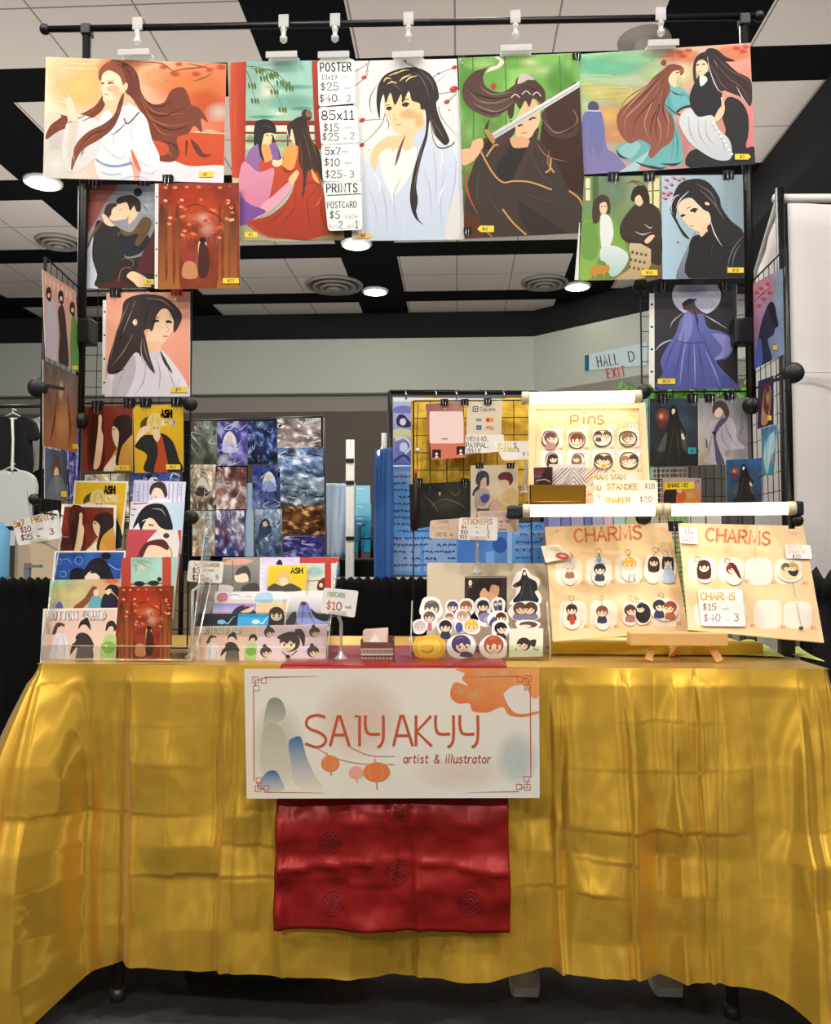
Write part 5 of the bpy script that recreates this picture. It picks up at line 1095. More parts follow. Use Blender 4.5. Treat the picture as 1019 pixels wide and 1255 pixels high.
o = sheet('small_print', PG, [(512, 114), (913, 108), (913, 612), (504, 612)], white_robe, 'print of a dark-haired figure in a white robe on salmon pink', 'art print', GP, fr=FW, mats=('sleeved_print',))
strip(o, PG, FW, [(494, 148), (513, 148), (511, 600), (490, 600)]); sticker(o, PG, FW, 820, 565, 902, 592, '#9')

def red_profiles(a, q, hair='33201c'):
    (x0, y0), (x1, _), (_, y1), _b = q; w, h = x1 - x0, y1 - y0
    X = lambda u: x0 + u * w; Y = lambda v: y0 + v * h
    a.G(q, ['7c2f1e', '8a3622', '70281a', '7a2e1e'], nz=.15, scale=3, n=8); a.B('8f3a24', X(.5), Y(.4), w * .3, h * .3, .6)
    a.P('5a1f15', [X(.1), Y(.05), X(.38), Y(.02), X(.42), Y(.4), X(.4), Y(1), X(.1), Y(1)], n=3); a.P('efc9a0', [X(.3), Y(.16), X(.37), Y(.16), X(.36), Y(.35), X(.4), Y(.5), X(.33), Y(.9), X(.2), Y(.95), X(.25), Y(.6)], n=4); a.P('3a1a14', [X(.3), Y(.15), X(.27), Y(.5), X(.18), Y(.95), X(.12), Y(.6), X(.2), Y(.12)], n=3)
    a.P('d8a84a', [X(.42), Y(1), X(.55), Y(.8), X(.7), Y(.62), X(.9), Y(.5), X(1), Y(.45), X(1), Y(1)], c2='d28c36', n=3); a.P('efe0c2', [X(.4), Y(1), X(.52), Y(.85), X(.66), Y(.75), X(.62), Y(1)])
    a.P('f2d2ac', [X(.6), Y(.3), X(.72), Y(.22), X(.78), Y(.4), X(.75), Y(.62), X(.66), Y(.62), X(.58), Y(.44)], n=4); a.P(hair, [X(.6), Y(.28), X(.66), Y(.17), X(.85), Y(.12), X(.98), Y(.2), X(1), Y(.4), X(.9), Y(.5), X(.78), Y(.62), X(.72), Y(.8), X(.7), Y(.96), X(.65), Y(.85), X(.7), Y(.6), X(.72), Y(.42), X(.68), Y(.34)], n=5)
    eyes(a, [(X(.6), Y(.36), X(.65), Y(.35))], w * .012)
q1 = [(402, 660), (638, 652), (636, 970), (395, 970)]
o = sheet('small_print', PG, q1, lambda a: red_profiles(a, q1), 'dark red print of two facing profiles, hung on the rack beside the yellow print', 'art print', GP, fr=FW, mats=('sleeved_print',)); sticker(o, PG, FW, 556, 942, 622, 966, '#24', 0)
def ash(a, q, t=1.0, low=1):
    (x0, y0), (x1, _), (_, y1), _b = q; w, h = x1 - x0, y1 - y0
    X = lambda u: x0 + u * w; Y = lambda v: y0 + v * h
    a.G(q, ['e3b822', 'e6bd28', 'd7a51c', 'dcae22'], nz=.03, n=6)
    a.P('5a4a20', [X(.14), Y(.3), X(.2), Y(.2), X(.34), Y(.16), X(.3), Y(.3), X(.22), Y(.42)], n=3)
    a.T('ASH', X(.56), Y(.17), h * .105, '1d1a14', h * .034, ww=.62, sp=.86); 
    a.T('LYNX', X(.6), Y(.295), h * .09, 'efe2b8', h * .026, ww=.62, sp=.9)
    a.P('f0d2a8', [X(.34), Y(.3), X(.46), Y(.24), X(.54), Y(.3), X(.52), Y(.42), X(.46), Y(.5), X(.38), Y(.44)], n=4); a.P('e9cf7e', [X(.27), Y(.3), X(.3), Y(.17), X(.42), Y(.1), X(.54), Y(.14), X(.58), Y(.26), X(.54), Y(.36), X(.48), Y(.28), X(.42), Y(.3), X(.38), Y(.4), X(.33), Y(.4)], n=4)
    locks(a, 'c8a848', [[X(.42), Y(.12), X(.38), Y(.22), X(.36), Y(.34)], [X(.46), Y(.13), X(.5), Y(.22), X(.52), Y(.32)]], w * .02); eyes(a, [(X(.4), Y(.34), X(.44), Y(.335)), (X(.47), Y(.335), X(.51), Y(.34))], w * .012)
    a.P('f0d2a8', [X(.05), Y(.5), X(.15), Y(.34), X(.3), Y(.3), X(.33), Y(.38), X(.2), Y(.45), X(.1), Y(.6)], n=3)
    a.P('2a2a28', [X(.04), Y(.6), X(.2), Y(.45), X(.4), Y(.44), X(.6), Y(.42), X(.8), Y(.55), X(.92), Y(.82), X(.98), Y(1), X(.24), Y(1), X(.28), Y(.75), X(.06), Y(.64)], n=4); a.P('b84a24', [X(.46), Y(.5), X(.56), Y(.44), X(.62), Y(.6), X(.7), Y(1), X(.42), Y(1), X(.5), Y(.72)], n=3); a.P('f0d2a8', [X(.4), Y(.44), X(.54), Y(.42), X(.52), Y(.52), X(.46), Y(.54)]); a.S('1c1c1c', [X(.3), Y(.66), X(.5), Y(.6)], w * .02, taper=1)
q2 = [(640, 657), (880, 648), (882, 972), (648, 979)]
o = sheet('small_print', PG, q2, lambda a: ash(a, q2), 'yellow print of a fair-haired figure in a black jacket, hung on the rack', 'art print', GP, fr=FW, mats=('sleeved_print',)); sticker(o, PG, FW, 798, 938, 868, 962, '#12', -1)

def tea(a):
    a.G([(72, 50), (492, 45), (495, 605), (42, 615)], ['6f8a62', '8fa07a', '6b4a32', '6e9a48'], nz=.1, scale=3, n=12)
    a.B('7f9a80', 220, 120, 100, 120, .8); a.R('4c6b34', 118, 50, 150, 260); a.R('e9dfae', 80, 60, 105, 180); a.S('4c6b34', [78, 120, 108, 116], 6, sm=0); a.R('e6dcae', 420, 60, 480, 220); a.R('6b7a3a', 440, 50, 450, 220); a.S('6b7a3a', [420, 130, 480, 126], 6, sm=0)
    a.P('6fa044', [75, 290, 140, 290, 200, 260, 250, 300, 300, 430, 310, 470, 180, 450, 150, 500, 110, 600, 50, 600, 60, 400], c2='8cb653', n=4); a.P('7ba850', [60, 330, 120, 300, 150, 400, 130, 500, 60, 480], al=.8)
    a.P('e4e6e2', [160, 270, 200, 260, 225, 300, 230, 380, 200, 440, 165, 430], n=3); a.P('dfe3e2', [165, 440, 230, 425, 300, 460, 310, 510, 260, 580, 215, 590, 190, 520, 160, 500], c2='a9cac4', n=4)
    a.P('4a362c', [120, 200, 160, 150, 205, 165, 215, 240, 195, 250, 160, 200, 155, 290, 120, 300], n=4); a.P('f0cda6', [158, 200, 190, 190, 198, 230, 180, 255, 160, 240]); eyes(a, [(163, 215, 173, 214), (182, 212, 192, 213)], 3)
    a.P('3f322b', [270, 310, 340, 210, 400, 190, 470, 220, 495, 300, 495, 440, 420, 450, 360, 420, 280, 390], n=4); a.P('3a2f28', [280, 380, 360, 390, 495, 400, 495, 520, 440, 520, 320, 420], n=3)
    a.P('f0cba4', [340, 165, 370, 150, 395, 180, 375, 212, 350, 195], n=3); a.P('33261f', [325, 170, 345, 110, 400, 100, 425, 150, 425, 200, 395, 190, 375, 150, 350, 165, 345, 190], n=4); locks(a, '7a5238', [[300, 90, 340, 80, 390, 110], [320, 70, 370, 80, 410, 100]], 10); locks(a, 'cdbfae', [[350, 350, 390, 365, 440, 350], [400, 310, 430, 330, 445, 320]], 7)
    a.P('efc9a2', [400, 400, 430, 370, 455, 370, 440, 395, 415, 415], n=3); a.P('cdb891', [320, 412, 435, 445, 400, 600, 240, 608, 310, 560, 325, 480], c2='b79e78', n=2)
    for k in range(12): a.E('6b4a36', 335 + (k % 4) * 24 - (k // 4) * 8, 462 + (k // 4) * 40 + (k % 4) * 5, 7, 9)
    a.P('c98a3e', [105, 560, 130, 530, 180, 535, 205, 530, 210, 560, 185, 580, 180, 610, 170, 580, 140, 585, 135, 610, 120, 580, 108, 610], n=3)
FT = (700, 205, 4.43)
o = sheet('small_print', PG2, [(72, 50), (492, 45), (495, 605), (42, 615)], tea, 'print of two seated figures, one in green, with an orange cat', 'art print', GP, fr=FT, mats=('sleeved_print',))
strip(o, PG2, FT, [(46, 300), (50, 300), (42, 612), (20, 612)], 2); sticker(o, PG2, FT, 382, 558, 470, 588, '#16', -1)
def blackrobe(a):
    a.G([(492, 45), (932, 40), (945, 600), (498, 608)], ['b5cddb', '8aa0aa', '7e8a90', 'a9c9de'], nz=.03, n=8); a.R('95a9b2', 830, 40, 950, 610, c2='7f8f98', d=(1, 0)); a.B('a8c4d4', 860, 300, 60, 200, .6)
    for x, y in ((520, 70), (560, 60), (610, 62), (515, 110), (545, 95), (500, 140), (540, 140), (510, 170), (585, 70), (525, 150)): a.E('c98a9a', x, y, 16, 9, 20); a.E('8e3a52', x + 5, y + 3, 8, 5)
    a.E('b0506c', 582, 408, 7, 6); a.P('8f98a6', [570, 600, 640, 420, 680, 360, 660, 600], c2='6c7484')
    K = '2b2626'
    a.P('262324', [660, 380, 720, 360, 800, 330, 900, 340, 945, 380, 945, 600, 640, 600, 640, 450], n=4)
    a.P('f2d3b0', [575, 200, 640, 170, 720, 180, 755, 250, 755, 310, 715, 350, 660, 335, 620, 300, 590, 250], n=5); a.P('efc9a2', [700, 340, 760, 290, 750, 330, 710, 378])
    a.P(K, [545, 190, 590, 90, 680, 62, 750, 85, 805, 160, 820, 220, 870, 290, 935, 350, 900, 420, 780, 400, 740, 330, 760, 300, 752, 250, 720, 230, 690, 200, 650, 165, 610, 175, 580, 210, 570, 270, 555, 240], n=5)
    a.P(K, [545, 190, 540, 240, 570, 300, 610, 370, 645, 390, 600, 330, 570, 270, 560, 220]) ; eyes(a, [(650, 240, 690, 230), (598, 268, 622, 262)], 8); a.E('2a2024', 672, 238, 9, 9); a.S('3a2c2c', [630, 225, 650, 215], 4); a.S('b4604c', [645, 318, 668, 320], 4); a.S('d7a680', [620, 290, 612, 310, 628, 312], 3); a.E('f0cfaa', 740, 198, 14, 8, 20)
    locks(a, 'd5d8e2', [[590, 150, 550, 170, 530, 220, 560, 260], [640, 130, 590, 180, 570, 230], [575, 150, 545, 200, 550, 250], [755, 280, 780, 360, 825, 435], [740, 240, 700, 235, 690, 220]], 7); locks(a, '6a6264', [[680, 90, 760, 140, 800, 230], [700, 120, 780, 200, 840, 300]], 9); locks(a, '6e7278', [[940, 370, 890, 430, 860, 500, 845, 590], [920, 420, 890, 470, 870, 560], [770, 420, 760, 480]], 7)
o = sheet('small_print', PG2, [(494, 45), (934, 40), (945, 600), (499, 608)], blackrobe, 'print of a pale black-robed figure against light blue with pink blossom', 'art print', GP, fr=FT, mats=('sleeved_print',)); sticker(o, PG2, FT, 850, 545, 938, 574, '#18', 1)

def moon(a):
    a.G([(160, 75), (545, 70), (552, 555), (163, 562)], ['38363c', '2f2e33', '2e2c33', '33323a'], nz=.15, scale=3, n=8)
    a.E('c4c4da', 358, 122, 114, 95, n=32); a.B('8f92b4', 340, 90, 90, 40, .6); a.B('d9d9ea', 400, 160, 60, 40, .7); a.R('2f2e33', 160, 60, 550, 72)
    a.S('b5b5c8', [165, 380, 200, 345, 270, 320], 8, taper=1); a.S('b8b8c4', [380, 205, 440, 240, 505, 280], 6, taper=1); a.S('b8b8c4', [300, 200, 250, 240, 235, 275], 5, taper=1)
    B1 = '6a6fb0'
    a.P(B1, [300, 210, 330, 190, 385, 205, 410, 270, 470, 290, 525, 320, 530, 370, 500, 415, 450, 430, 500, 490, 552, 540, 552, 558, 190, 560, 200, 480, 190, 430, 215, 370, 260, 300, 280, 240], c2='54579c', n=5)
    a.P('8185c0', [300, 215, 330, 200, 340, 260, 320, 330, 270, 340, 290, 270], n=3); a.P('8a8ec6', [430, 300, 520, 320, 525, 370, 490, 410, 440, 420, 480, 370], n=4)
    for b in ([300, 290, 280, 400, 250, 550], [330, 330, 320, 430, 320, 555], [360, 330, 380, 440, 400, 555], [385, 300, 430, 420, 500, 550], [270, 310, 230, 400, 205, 470], [350, 200, 360, 260, 380, 330]): a.S('4a4d92', b, 9, taper=1)
    for b in ([310, 330, 290, 440, 280, 550], [400, 380, 440, 470, 470, 550], [345, 340, 350, 440, 350, 555], [450, 300, 510, 330, 510, 380]): a.S('979bd0', b, 7, taper=1)
    a.S('4a4d92', [265, 335, 330, 345, 400, 338], 6); a.P('5d4a4e', [300, 165, 320, 140, 345, 145, 355, 175, 380, 205, 345, 210, 320, 195, 295, 185], n=4); a.P('33282c', [290, 160, 320, 138, 345, 140, 340, 155, 315, 165, 298, 175], n=3); a.S('2c2428', [345, 150, 350, 138, 355, 150], 5); locks(a, '3a2e34', [[350, 170, 380, 200, 420, 220, 450, 240], [345, 185, 360, 230, 365, 260]], 9)
FI = (760, 330, 3.803); PG3 = flat(GY - .014)
o = sheet('small_print', PG3, [(161, 75), (546, 70), (552, 555), (163, 562)], moon, 'print of a figure in a flowing blue robe before a full moon', 'art print', GP, fr=FI, mats=('sleeved_print',))
strip(o, PG3, FI, [(138, 112), (161, 112), (162, 560), (136, 530)]); sticker(o, PG3, FI, 176, 510, 258, 535, '#20', 1)
def dark_walker(a, q, bg=('2c3846', '33404e', '252322', '2c2a28')):
    (x0, y0), (x1, _), (_, y1), _b = q; w, h = x1 - x0, y1 - y0
    X = lambda u: x0 + u * w; Y = lambda v: y0 + v * h
    a.G(q, bg, nz=.35, scale=4, n=12, seed=3); a.B('4f6478', X(.7), Y(.35), w * .3, h * .2, .6)
    a.B('a8583c', X(.27), Y(.25), w * .17, h * .13, .9); a.B('e9b48a', X(.24), Y(.26), w * .06, h * .06, .9); a.B('8a4034', X(.25), Y(.38), w * .12, h * .08, .7)
    a.P('262423', [X(.42), Y(.16), X(.5), Y(.1), X(.58), Y(.16), X(.62), Y(.3), X(.76), Y(.5), X(.72), Y(.62), X(.8), Y(.85), X(.82), Y(1), X(.2), Y(1), X(.34), Y(.8), X(.15), Y(.78), X(.3), Y(.55), X(.4), Y(.34)], n=4); a.P('55534e', [X(.16), Y(.77), X(.3), Y(.55), X(.36), Y(.5), X(.32), Y(.76)], n=3); a.P('4d4b47', [X(.66), Y(.45), X(.76), Y(.6), X(.78), Y(.8), X(.68), Y(.7)], n=3)
    a.P('e8d2b8', [X(.46), Y(.16), X(.51), Y(.14), X(.54), Y(.18), X(.5), Y(.23), X(.47), Y(.22)], n=3); a.P('e0c4a2', [X(.66), Y(.53), X(.7), Y(.52), X(.74), Y(.6), X(.68), Y(.6)], n=3); a.P('171515', [X(.42), Y(.2), X(.46), Y(.11), X(.53), Y(.1), X(.58), Y(.2), X(.64), Y(.36), X(.55), Y(.26), X(.53), Y(.16), X(.47), Y(.16), X(.44), Y(.3)], n=4)
    locks(a, '3c3a37', [[X(.5), Y(.4), X(.44), Y(.7), X(.34), Y(.98)], [X(.54), Y(.4), X(.6), Y(.7), X(.64), Y(.98)]], w * .03)
F7 = (790, 480, 5.661)
q3 = [(38, 50), (368, 48), (372, 514), (38, 520)]
o = sheet('small_print', PG3, q3, lambda a: dark_walker(a, q3), 'dark print of a black-robed figure with a glowing flame, larger of the two alike', 'art print', GP, fr=F7, mats=('sleeved_print',))
sticker(o, PG3, F7, 302, 388, 360, 432, '#N5', 0, col='3fa6a8')
def lilac(a):
    a.G([(372, 48), (712, 42), (720, 500), (376, 512)], ['98949c', '86828c', '8f8a94', 'c9bfa8'], nz=.15, scale=3, n=10); a.B('d2c9b2', 430, 470, 60, 60, .8)
    a.P('b9b2be', [470, 200, 530, 190, 600, 180, 640, 260, 640, 320, 700, 390, 640, 400, 560, 420, 580, 505, 480, 505, 430, 480, 450, 380, 420, 300, 440, 240], c2='c6bfc8', n=5); a.P('5e5474', [520, 200, 560, 180, 580, 190, 500, 290, 520, 400, 560, 500, 505, 505, 490, 400, 480, 280], n=3)
    a.P('e8cdb4', [480, 120, 510, 95, 545, 120, 540, 160, 515, 180, 490, 165], n=4); a.P('4a403c', [472, 120, 490, 75, 540, 62, 580, 100, 590, 160, 570, 180, 545, 130, 520, 110, 495, 130, 480, 160], n=4)
    for k in range(9): a.S('55505c', [388 + (k % 3) * 7, 75 + k * 16, 392 + (k % 3) * 6, 85 + k * 16], 4, sm=0); a.S('55505c', [665 + (k % 2) * 8, 80 + k * 24, 672 + (k % 2) * 8, 94 + k * 24], 4, sm=0)
    locks(a, '8b8394', [[560, 220, 590, 300, 650, 390], [540, 250, 540, 320, 600, 410], [470, 300, 450, 400, 440, 480]], 8); a.P('2f2a33', [470, 280, 490, 275, 495, 300, 480, 300])
    a.S('4d4658', [430, 330, 435, 390], 8)
o = sheet('small_print', PG3, [(373, 48), (712, 42), (720, 500), (377, 510)], lilac, 'grey-lilac print of a figure wrapped in a pale cloak', 'art print', GP, fr=F7, mats=('sleeved_print',))
q4 = [(565, 475), (815, 462), (818, 772), (572, 772)]
o = sheet('small_print', flat(GY - .05), q4, lambda a: dark_walker(a, q4, ('38608a', '2f5a90', '2a3038', '30424c')), 'small blue-grey print of a black-robed figure, lower right beside the light bar', 'art print', GP, fr=F7, mats=('sleeved_print',))

# prints on the two wings
GW = 'prints on the folded-in side panels'
pw = vert2(Vector((WLX, WY, 0)), Vector((gx0, GY, 0))); pw.o += pw.n * .005
def wing_a(a):
    a.G([(52, 330), (93, 357), (98, 457), (56, 437)], ['e2b5a2', 'e0ac98', 'd9a08c', 'c9bccc'], n=6)
    for k in range(7): a.S('f2dcd2', [56 + k * 5, 338 + k * 3.2, 56.5 + k * 5, 348 + k * 3.2], 2, sm=0)
    a.P('c9c3d2', [57, 372, 66, 368, 70, 400, 69, 440, 58, 436], n=3); a.P('3c302e', [71, 380, 78, 376, 82, 410, 84, 450, 72, 446, 73, 410], n=3); a.P('6a9a4e', [87, 395, 92, 385, 97, 420, 97, 455, 87, 450], n=3)
    for x, y in ((59, 360), (74, 364), (88, 378)): a.P('33241f', [x - 2.5, y + 4, x - 2, y - 6, x + 2, y - 8, x + 4, y, x + 2.5, y + 10]); a.E('efcfae', x + .8, y + 2, 1.7, 3)
o = sheet('small_print', pw, [(52, 330), (93, 357), (98, 457), (56, 437)], wing_a, 'pink print of three standing figures, topmost on the left side panel', 'art print', GW, mats=('sleeved_print',)); sticker(o, pw, (0, 0, 1), 88, 448, 95, 453, '', 6)
def wing_b(a):
    a.G([(53, 438), (97, 458), (95, 555), (53, 546)], ['5e5752', '68605a', 'b4744e', 'a86a48'], nz=.2, scale=3, n=10); a.B('e0a26a', 76, 520, 14, 34, .8); a.B('e9c9a0', 75, 478, 4, 16, .8); a.B('c98a6c', 62, 530, 8, 26, .6)
    locks(a, 'b9b2ae', [[58, 446, 62, 462], [64, 448, 60, 475], [90, 462, 84, 476], [72, 452, 66, 500], [82, 470, 78, 540]], 1.6); locks(a, '7a3e2c', [[70, 480, 66, 520, 60, 545], [82, 480, 86, 520, 84, 550]], 3)
o = sheet('small_print', pw, [(53, 441), (97, 461), (95, 555), (53, 546)], wing_b, 'glossy print fading from grey to glowing orange on the left side panel', 'art print', GW, mats=('sleeved_print',)); sticker(o, pw, (0, 0, 1), 88, 544, 95, 550, '')
def wing_c(a):
    a.G([(55, 549), (82, 554), (82, 614), (55, 611)], ['5c7096', '46556e', '3f4c58', '56687c'], nz=.25, scale=3, n=8); a.P('6a4a3a', [64, 570, 69, 558, 74, 566, 76, 600, 66, 600], n=3); a.P('e6d6b8', [66, 578, 71, 574, 73, 600, 68, 606], n=3); a.P('7d8ea2', [58, 612, 64, 585, 76, 585, 81, 612], al=.7)
o = sheet('small_print', pw, [(55, 549), (82, 554), (82, 614), (55, 611)], wing_c, 'small blue-grey print lowest on the left side panel', 'art print', GW, mats=('sleeved_print',)); sticker(o, pw, (0, 0, 1), 74, 602, 81, 609, '')
pr = vert2(Vector((WRX, WY, 0)), Vector((hx1, GY, 0))); pr.o += pr.n * .005
FR = (760, 330, 3.803)
def wing_d(a):
    a.G([(622, 68), (768, -10), (772, 392), (628, 465)], ['d98fa0', '8fb0d0', '8aa6cc', '5a5f9e'], nz=.1, n=8); a.B('e7a3b2', 680, 90, 60, 80, .9); a.B('a8c3e0', 740, 160, 40, 140, .8)
    for x, y in ((640, 110), (660, 90), (690, 70), (670, 140), (700, 110), (650, 170)): a.E('b8506c', x, y, 12, 9)
    locks(a, '5a2f40', [[630, 150, 670, 110, 720, 70], [650, 180, 690, 130]], 6); a.P('33324a', [650, 300, 680, 190, 710, 150, 730, 200, 720, 300, 690, 330, 710, 430, 640, 450], n=4); a.P('4f66c0', [630, 460, 645, 340, 660, 330, 665, 440], n=3); a.P('25242e', [690, 180, 710, 150, 725, 190, 740, 260, 720, 270, 705, 220], n=3)
o = sheet('small_print', pr, [(622, 68), (768, -10), (772, 392), (628, 465)], wing_d, 'print with pink blossom and two dark figures, topmost on the right side panel', 'art print', GW, fr=FR, mats=('sleeved_print',)); sticker(o, pr, FR, 718, 355, 738, 375, '')
def wing_e(a):
    a.G([(645, 522), (718, 495), (718, 722), (642, 745)], ['3a2c4c', '46345a', '3a2a46', '30243c'], nz=.2, n=6); a.P('b58a62', [660, 720, 668, 600, 685, 540, 705, 560, 700, 660, 690, 715], n=4); a.P('5a3426', [670, 640, 680, 550, 695, 540, 700, 600, 690, 680], n=3); a.B('e0b887', 690, 600, 12, 40, .7)
o = sheet('small_print', pr, [(645, 522), (718, 495), (718, 722), (642, 745)], wing_e, 'small purple and gold print in the middle of the right side panel', 'art print', GW, fr=FR, mats=('sleeved_print',)); sticker(o, pr, FR, 692, 682, 712, 704, '')
def wing_f(a):
    a.G([(658, 745), (735, 722), (720, 960), (668, 960)], ['3f7ca8', '4a8fb8', '3f86a8', '5aa0c0'], nz=.3, scale=4, n=8); a.P('9fd3e6', [690, 790, 720, 760, 725, 830, 700, 900, 690, 955, 675, 900], n=3); locks(a, 'd8f0f4', [[720, 750, 700, 830, 690, 940], [680, 800, 675, 880, 685, 950]], 6); a.B('d0a878', 715, 880, 10, 30, .6)
o = sheet('small_print', pr, [(658, 745), (735, 722), (720, 960), (668, 960)], wing_f, 'small bright blue print lowest on the right side panel', 'art print', GW, fr=FR, mats=('sleeved_print',))

# binder clips along the prints
for px, py, Y, w, lb, *c in ((118, 222, GY - .012, 12, 'black binder clip on the left top edge of the embrace print'), (177, 222, GY - .012, 14, 'black binder clip on the right top edge of the embrace print'), (206, 220, RY - .034, 12, 'black binder clip on the top left of the red forest print'),
        (142, 359, GY - .012, 13, 'black binder clip on the white-robe print'), (217, 357, GY - .012, 13, 'red binder clip on the white-robe print', 'red_plastic'),
        (120, 497, GY - .012, 13, 'black binder clip on the left of the dark red profiles print'), (159, 494, GY - .012, 13, 'black binder clip on the right of the dark red profiles print'), (179, 494, GY - .012, 13, 'black binder clip on the left of the hanging yellow print'), (217, 493, GY - .012, 13, 'black binder clip on the right of the hanging ASH print'),
        (566, 74, RY - .02, 10, 'black binder clip between the pale portrait and swordsman posters'), (707, 69, RY - .03, 10, 'black binder clip between the swordsman and couple posters'), (573, 283, RY - .03, 9, 'black binder clip low on the swordsman poster'),
        (752, 217, RY - .034, 13, 'black binder clip over the orange cat print'), (796, 217, RY - .034, 13, 'black binder clip between the two prints under the couple poster'), (893, 215, RY - .034, 13, 'black binder clip over the light blue print'),
        (812, 349, GY - .014, 12, 'black binder clip on the left of the moonlit print'), (887, 349, GY - .014, 12, 'black binder clip on the right of the moonlit print'), (812, 488, GY - .014, 12, 'black binder clip on the left of the larger flame print'), (849, 488, GY - .014, 12, 'black binder clip on the right of the larger flame print'), (870, 488, GY - .014, 12, 'black binder clip on the left of the lilac print'), (894, 485, GY - .014, 12, 'black binder clip on the right of the lilac print')):
    binder(px, py, Y, w, lb, *c)
# ============================================================ racks and goods on the table
def head(a, x, y, r, hair, skin='f6d9bb', side=0, bun=0, long=0, robe=None, h2=None):
    """a small generic round-headed figure drawn on a sticker or card"""
    if robe: a.P(robe, [x - r * .5, y + r * .7, x + r * .5, y + r * .7, x + r * .8, y + r * 1.9, x - r * .8, y + r * 1.9], n=2)
    if long: a.P(hair, [x - r * .9, y - r * .2, x + r * .9, y - r * .2, x + r * 1.0, y + r * 1.6, x + r * .5, y + r * 1.8, x - r * .5, y + r * 1.8, x - r * 1.0, y + r * 1.6], n=3)
    a.E(hair, x, y, r, r * .95); a.E(skin, x + side * r * .2, y + r * .25, r * .74, r * .62)
    a.P(hair, [x - r * .95, y + r * .1, x - r * .6, y - r * .7, x, y - r * .9, x + r * .6, y - r * .7, x + r * .95, y + r * .1, x + r * .6, y - r * .05, x + r * .35, y + r * .2, x + r * .05, y - r * .15, x - r * .3, y + r * .2, x - r * .6, y - r * .05], n=2)
    if bun: a.E(hair, x + side * -r * .2, y - r * 1.05, r * .34)
    for s in (-1, 1): a.E('3a2a2a', x + s * r * .34 + side * r * .2, y + r * .3, r * .1, r * .14, n=8)
    a.S('b5604c', [x - r * .08 + side * r * .2, y + r * .6, x + r * .1 + side * r * .2, y + r * .6], r * .07, sm=0)
    if h2: a.S(h2, [x - r * .5, y - r * .5, x - r * .1, y - r * .68, x + r * .3, y - r * .62], r * .12, taper=1)
def blob(cx, cy, w, h, seed=0, n=22, amp=.09):
    return [(cx + w / 2 * (1 + amp * math.sin(3 * t + seed) + amp * .7 * math.sin(5 * t + seed * 2.3)) * math.copysign(abs(math.cos(t)) ** .85, math.cos(t)), cy + h / 2 * (1 + amp * math.sin(2 * t + seed * 1.7)) * math.copysign(abs(math.sin(t)) ** .85, math.sin(t))) for t in [2 * math.pi * i / n for i in range(n)]]
def diecut(name, pl, fr, cx, cy, w, h, draw, label, cat, group, th=.0012, seed=0, col='f4f2f0', amp=.06):
    out = crs(blob(cx, cy, w, h, seed, amp=amp), True, 2)
    return sheet(name, pl, None, draw, label, cat, group, fr=fr, col=col, th=th, outline=out)

# ---- the tall acrylic rack of 5x7 prints, left
FJ = (0, 580, 4.246); FJ2 = (40, 580, 5.095)
def lt(k): return lean(2.055 + .016 * k, TZ, 8)
GL5 = 'prints standing in the tall acrylic rack'
def pr_(name, k, q, d, lb, fr=FJ, grp=GL5, pl=None, cat='art print', col='f3efe8'):
    p = pl or lt(k); return sheet(name, p, q, d, lb, cat, grp, fr=fr, col=col, th=.0012)
def inset(q, m):
    cx = sum(p[0] for p in q) / 4; cy = sum(p[1] for p in q) / 4
    return [(p[0] + (m if p[0] < cx else -m), p[1] + (m if p[1] < cy else -m)) for p in q]
q = [(388, 38), (668, 42), (632, 395), (365, 385)]; qi = inset(q, 9)
pr_('small_print', 5, q, lambda a: ash(a, qi), 'white-edged yellow print with bold black capitals at the back of the tall rack')
q = [(698, 35), (968, 45), (950, 300), (680, 300)]
def lady(a, q=q):
    a.G(q, ['d9d3ee', 'e4def2', 'e9e4f0', 'cfc8e8'], n=6)
    for x in range(705, 960, 22): a.S('b9aee0', [x, 50, x - 4, 160], 5, al=.6)
    a.P('f4dcc6', [790, 75, 830, 62, 850, 100, 835, 135, 800, 130, 780, 100]); a.P('43332f', [778, 95, 790, 60, 830, 42, 860, 60, 872, 110, 860, 125, 840, 85, 810, 75, 795, 90, 785, 115], n=4); a.P('f1eef4', [760, 150, 830, 130, 880, 140, 900, 170, 750, 170]); a.S('c0455a', [806, 122, 814, 124], 6)
    for k in range(5): a.S('6a5f9a', [712 + 4 * (k % 2), 95 + k * 11, 722, 98 + k * 11], 3, sm=0); a.S('6a5f9a', [930 + 4 * (k % 2), 60 + k * 12, 940, 63 + k * 12], 3, sm=0)
pr_('small_print', 5, q, lady, 'pale lilac print at the back right of the tall rack')
q_ = [(680, 150), (962, 150), (942, 420), (665, 420)]
def sky(a):
    a.G(q_, ['efe9ee', 'c5def0', 'b5d5ee', 'd9e6f0'], n=6)
    for p in ([690, 160, 740, 158, 770, 155], [685, 185, 710, 190], [683, 215, 700, 220]): a.S('c2485a', p, 6)
    a.P('f4d9ba', [740, 270, 780, 230, 850, 270, 860, 310, 740, 310]); a.P('1f1e22', [720, 250, 730, 200, 770, 165, 830, 158, 870, 185, 900, 290, 840, 285, 800, 240, 770, 235, 745, 275, 735, 300], n=5); a.P('1f1e22', [718, 260, 690, 290, 712, 230, 735, 195, 740, 230]); a.S('8a929c', [790, 185, 840, 190, 865, 230], 9, taper=1); a.S('1f1e22', [775, 268, 800, 272], 7); a.S('f4f2f0', [740, 250, 765, 240, 770, 260], 4)
pr_('small_print', 4, q_, sky, 'pale blue print of a black-haired head in the tall rack, second from the top right')
q5 = [(665, 292), (945, 296), (925, 600), (645, 600)]
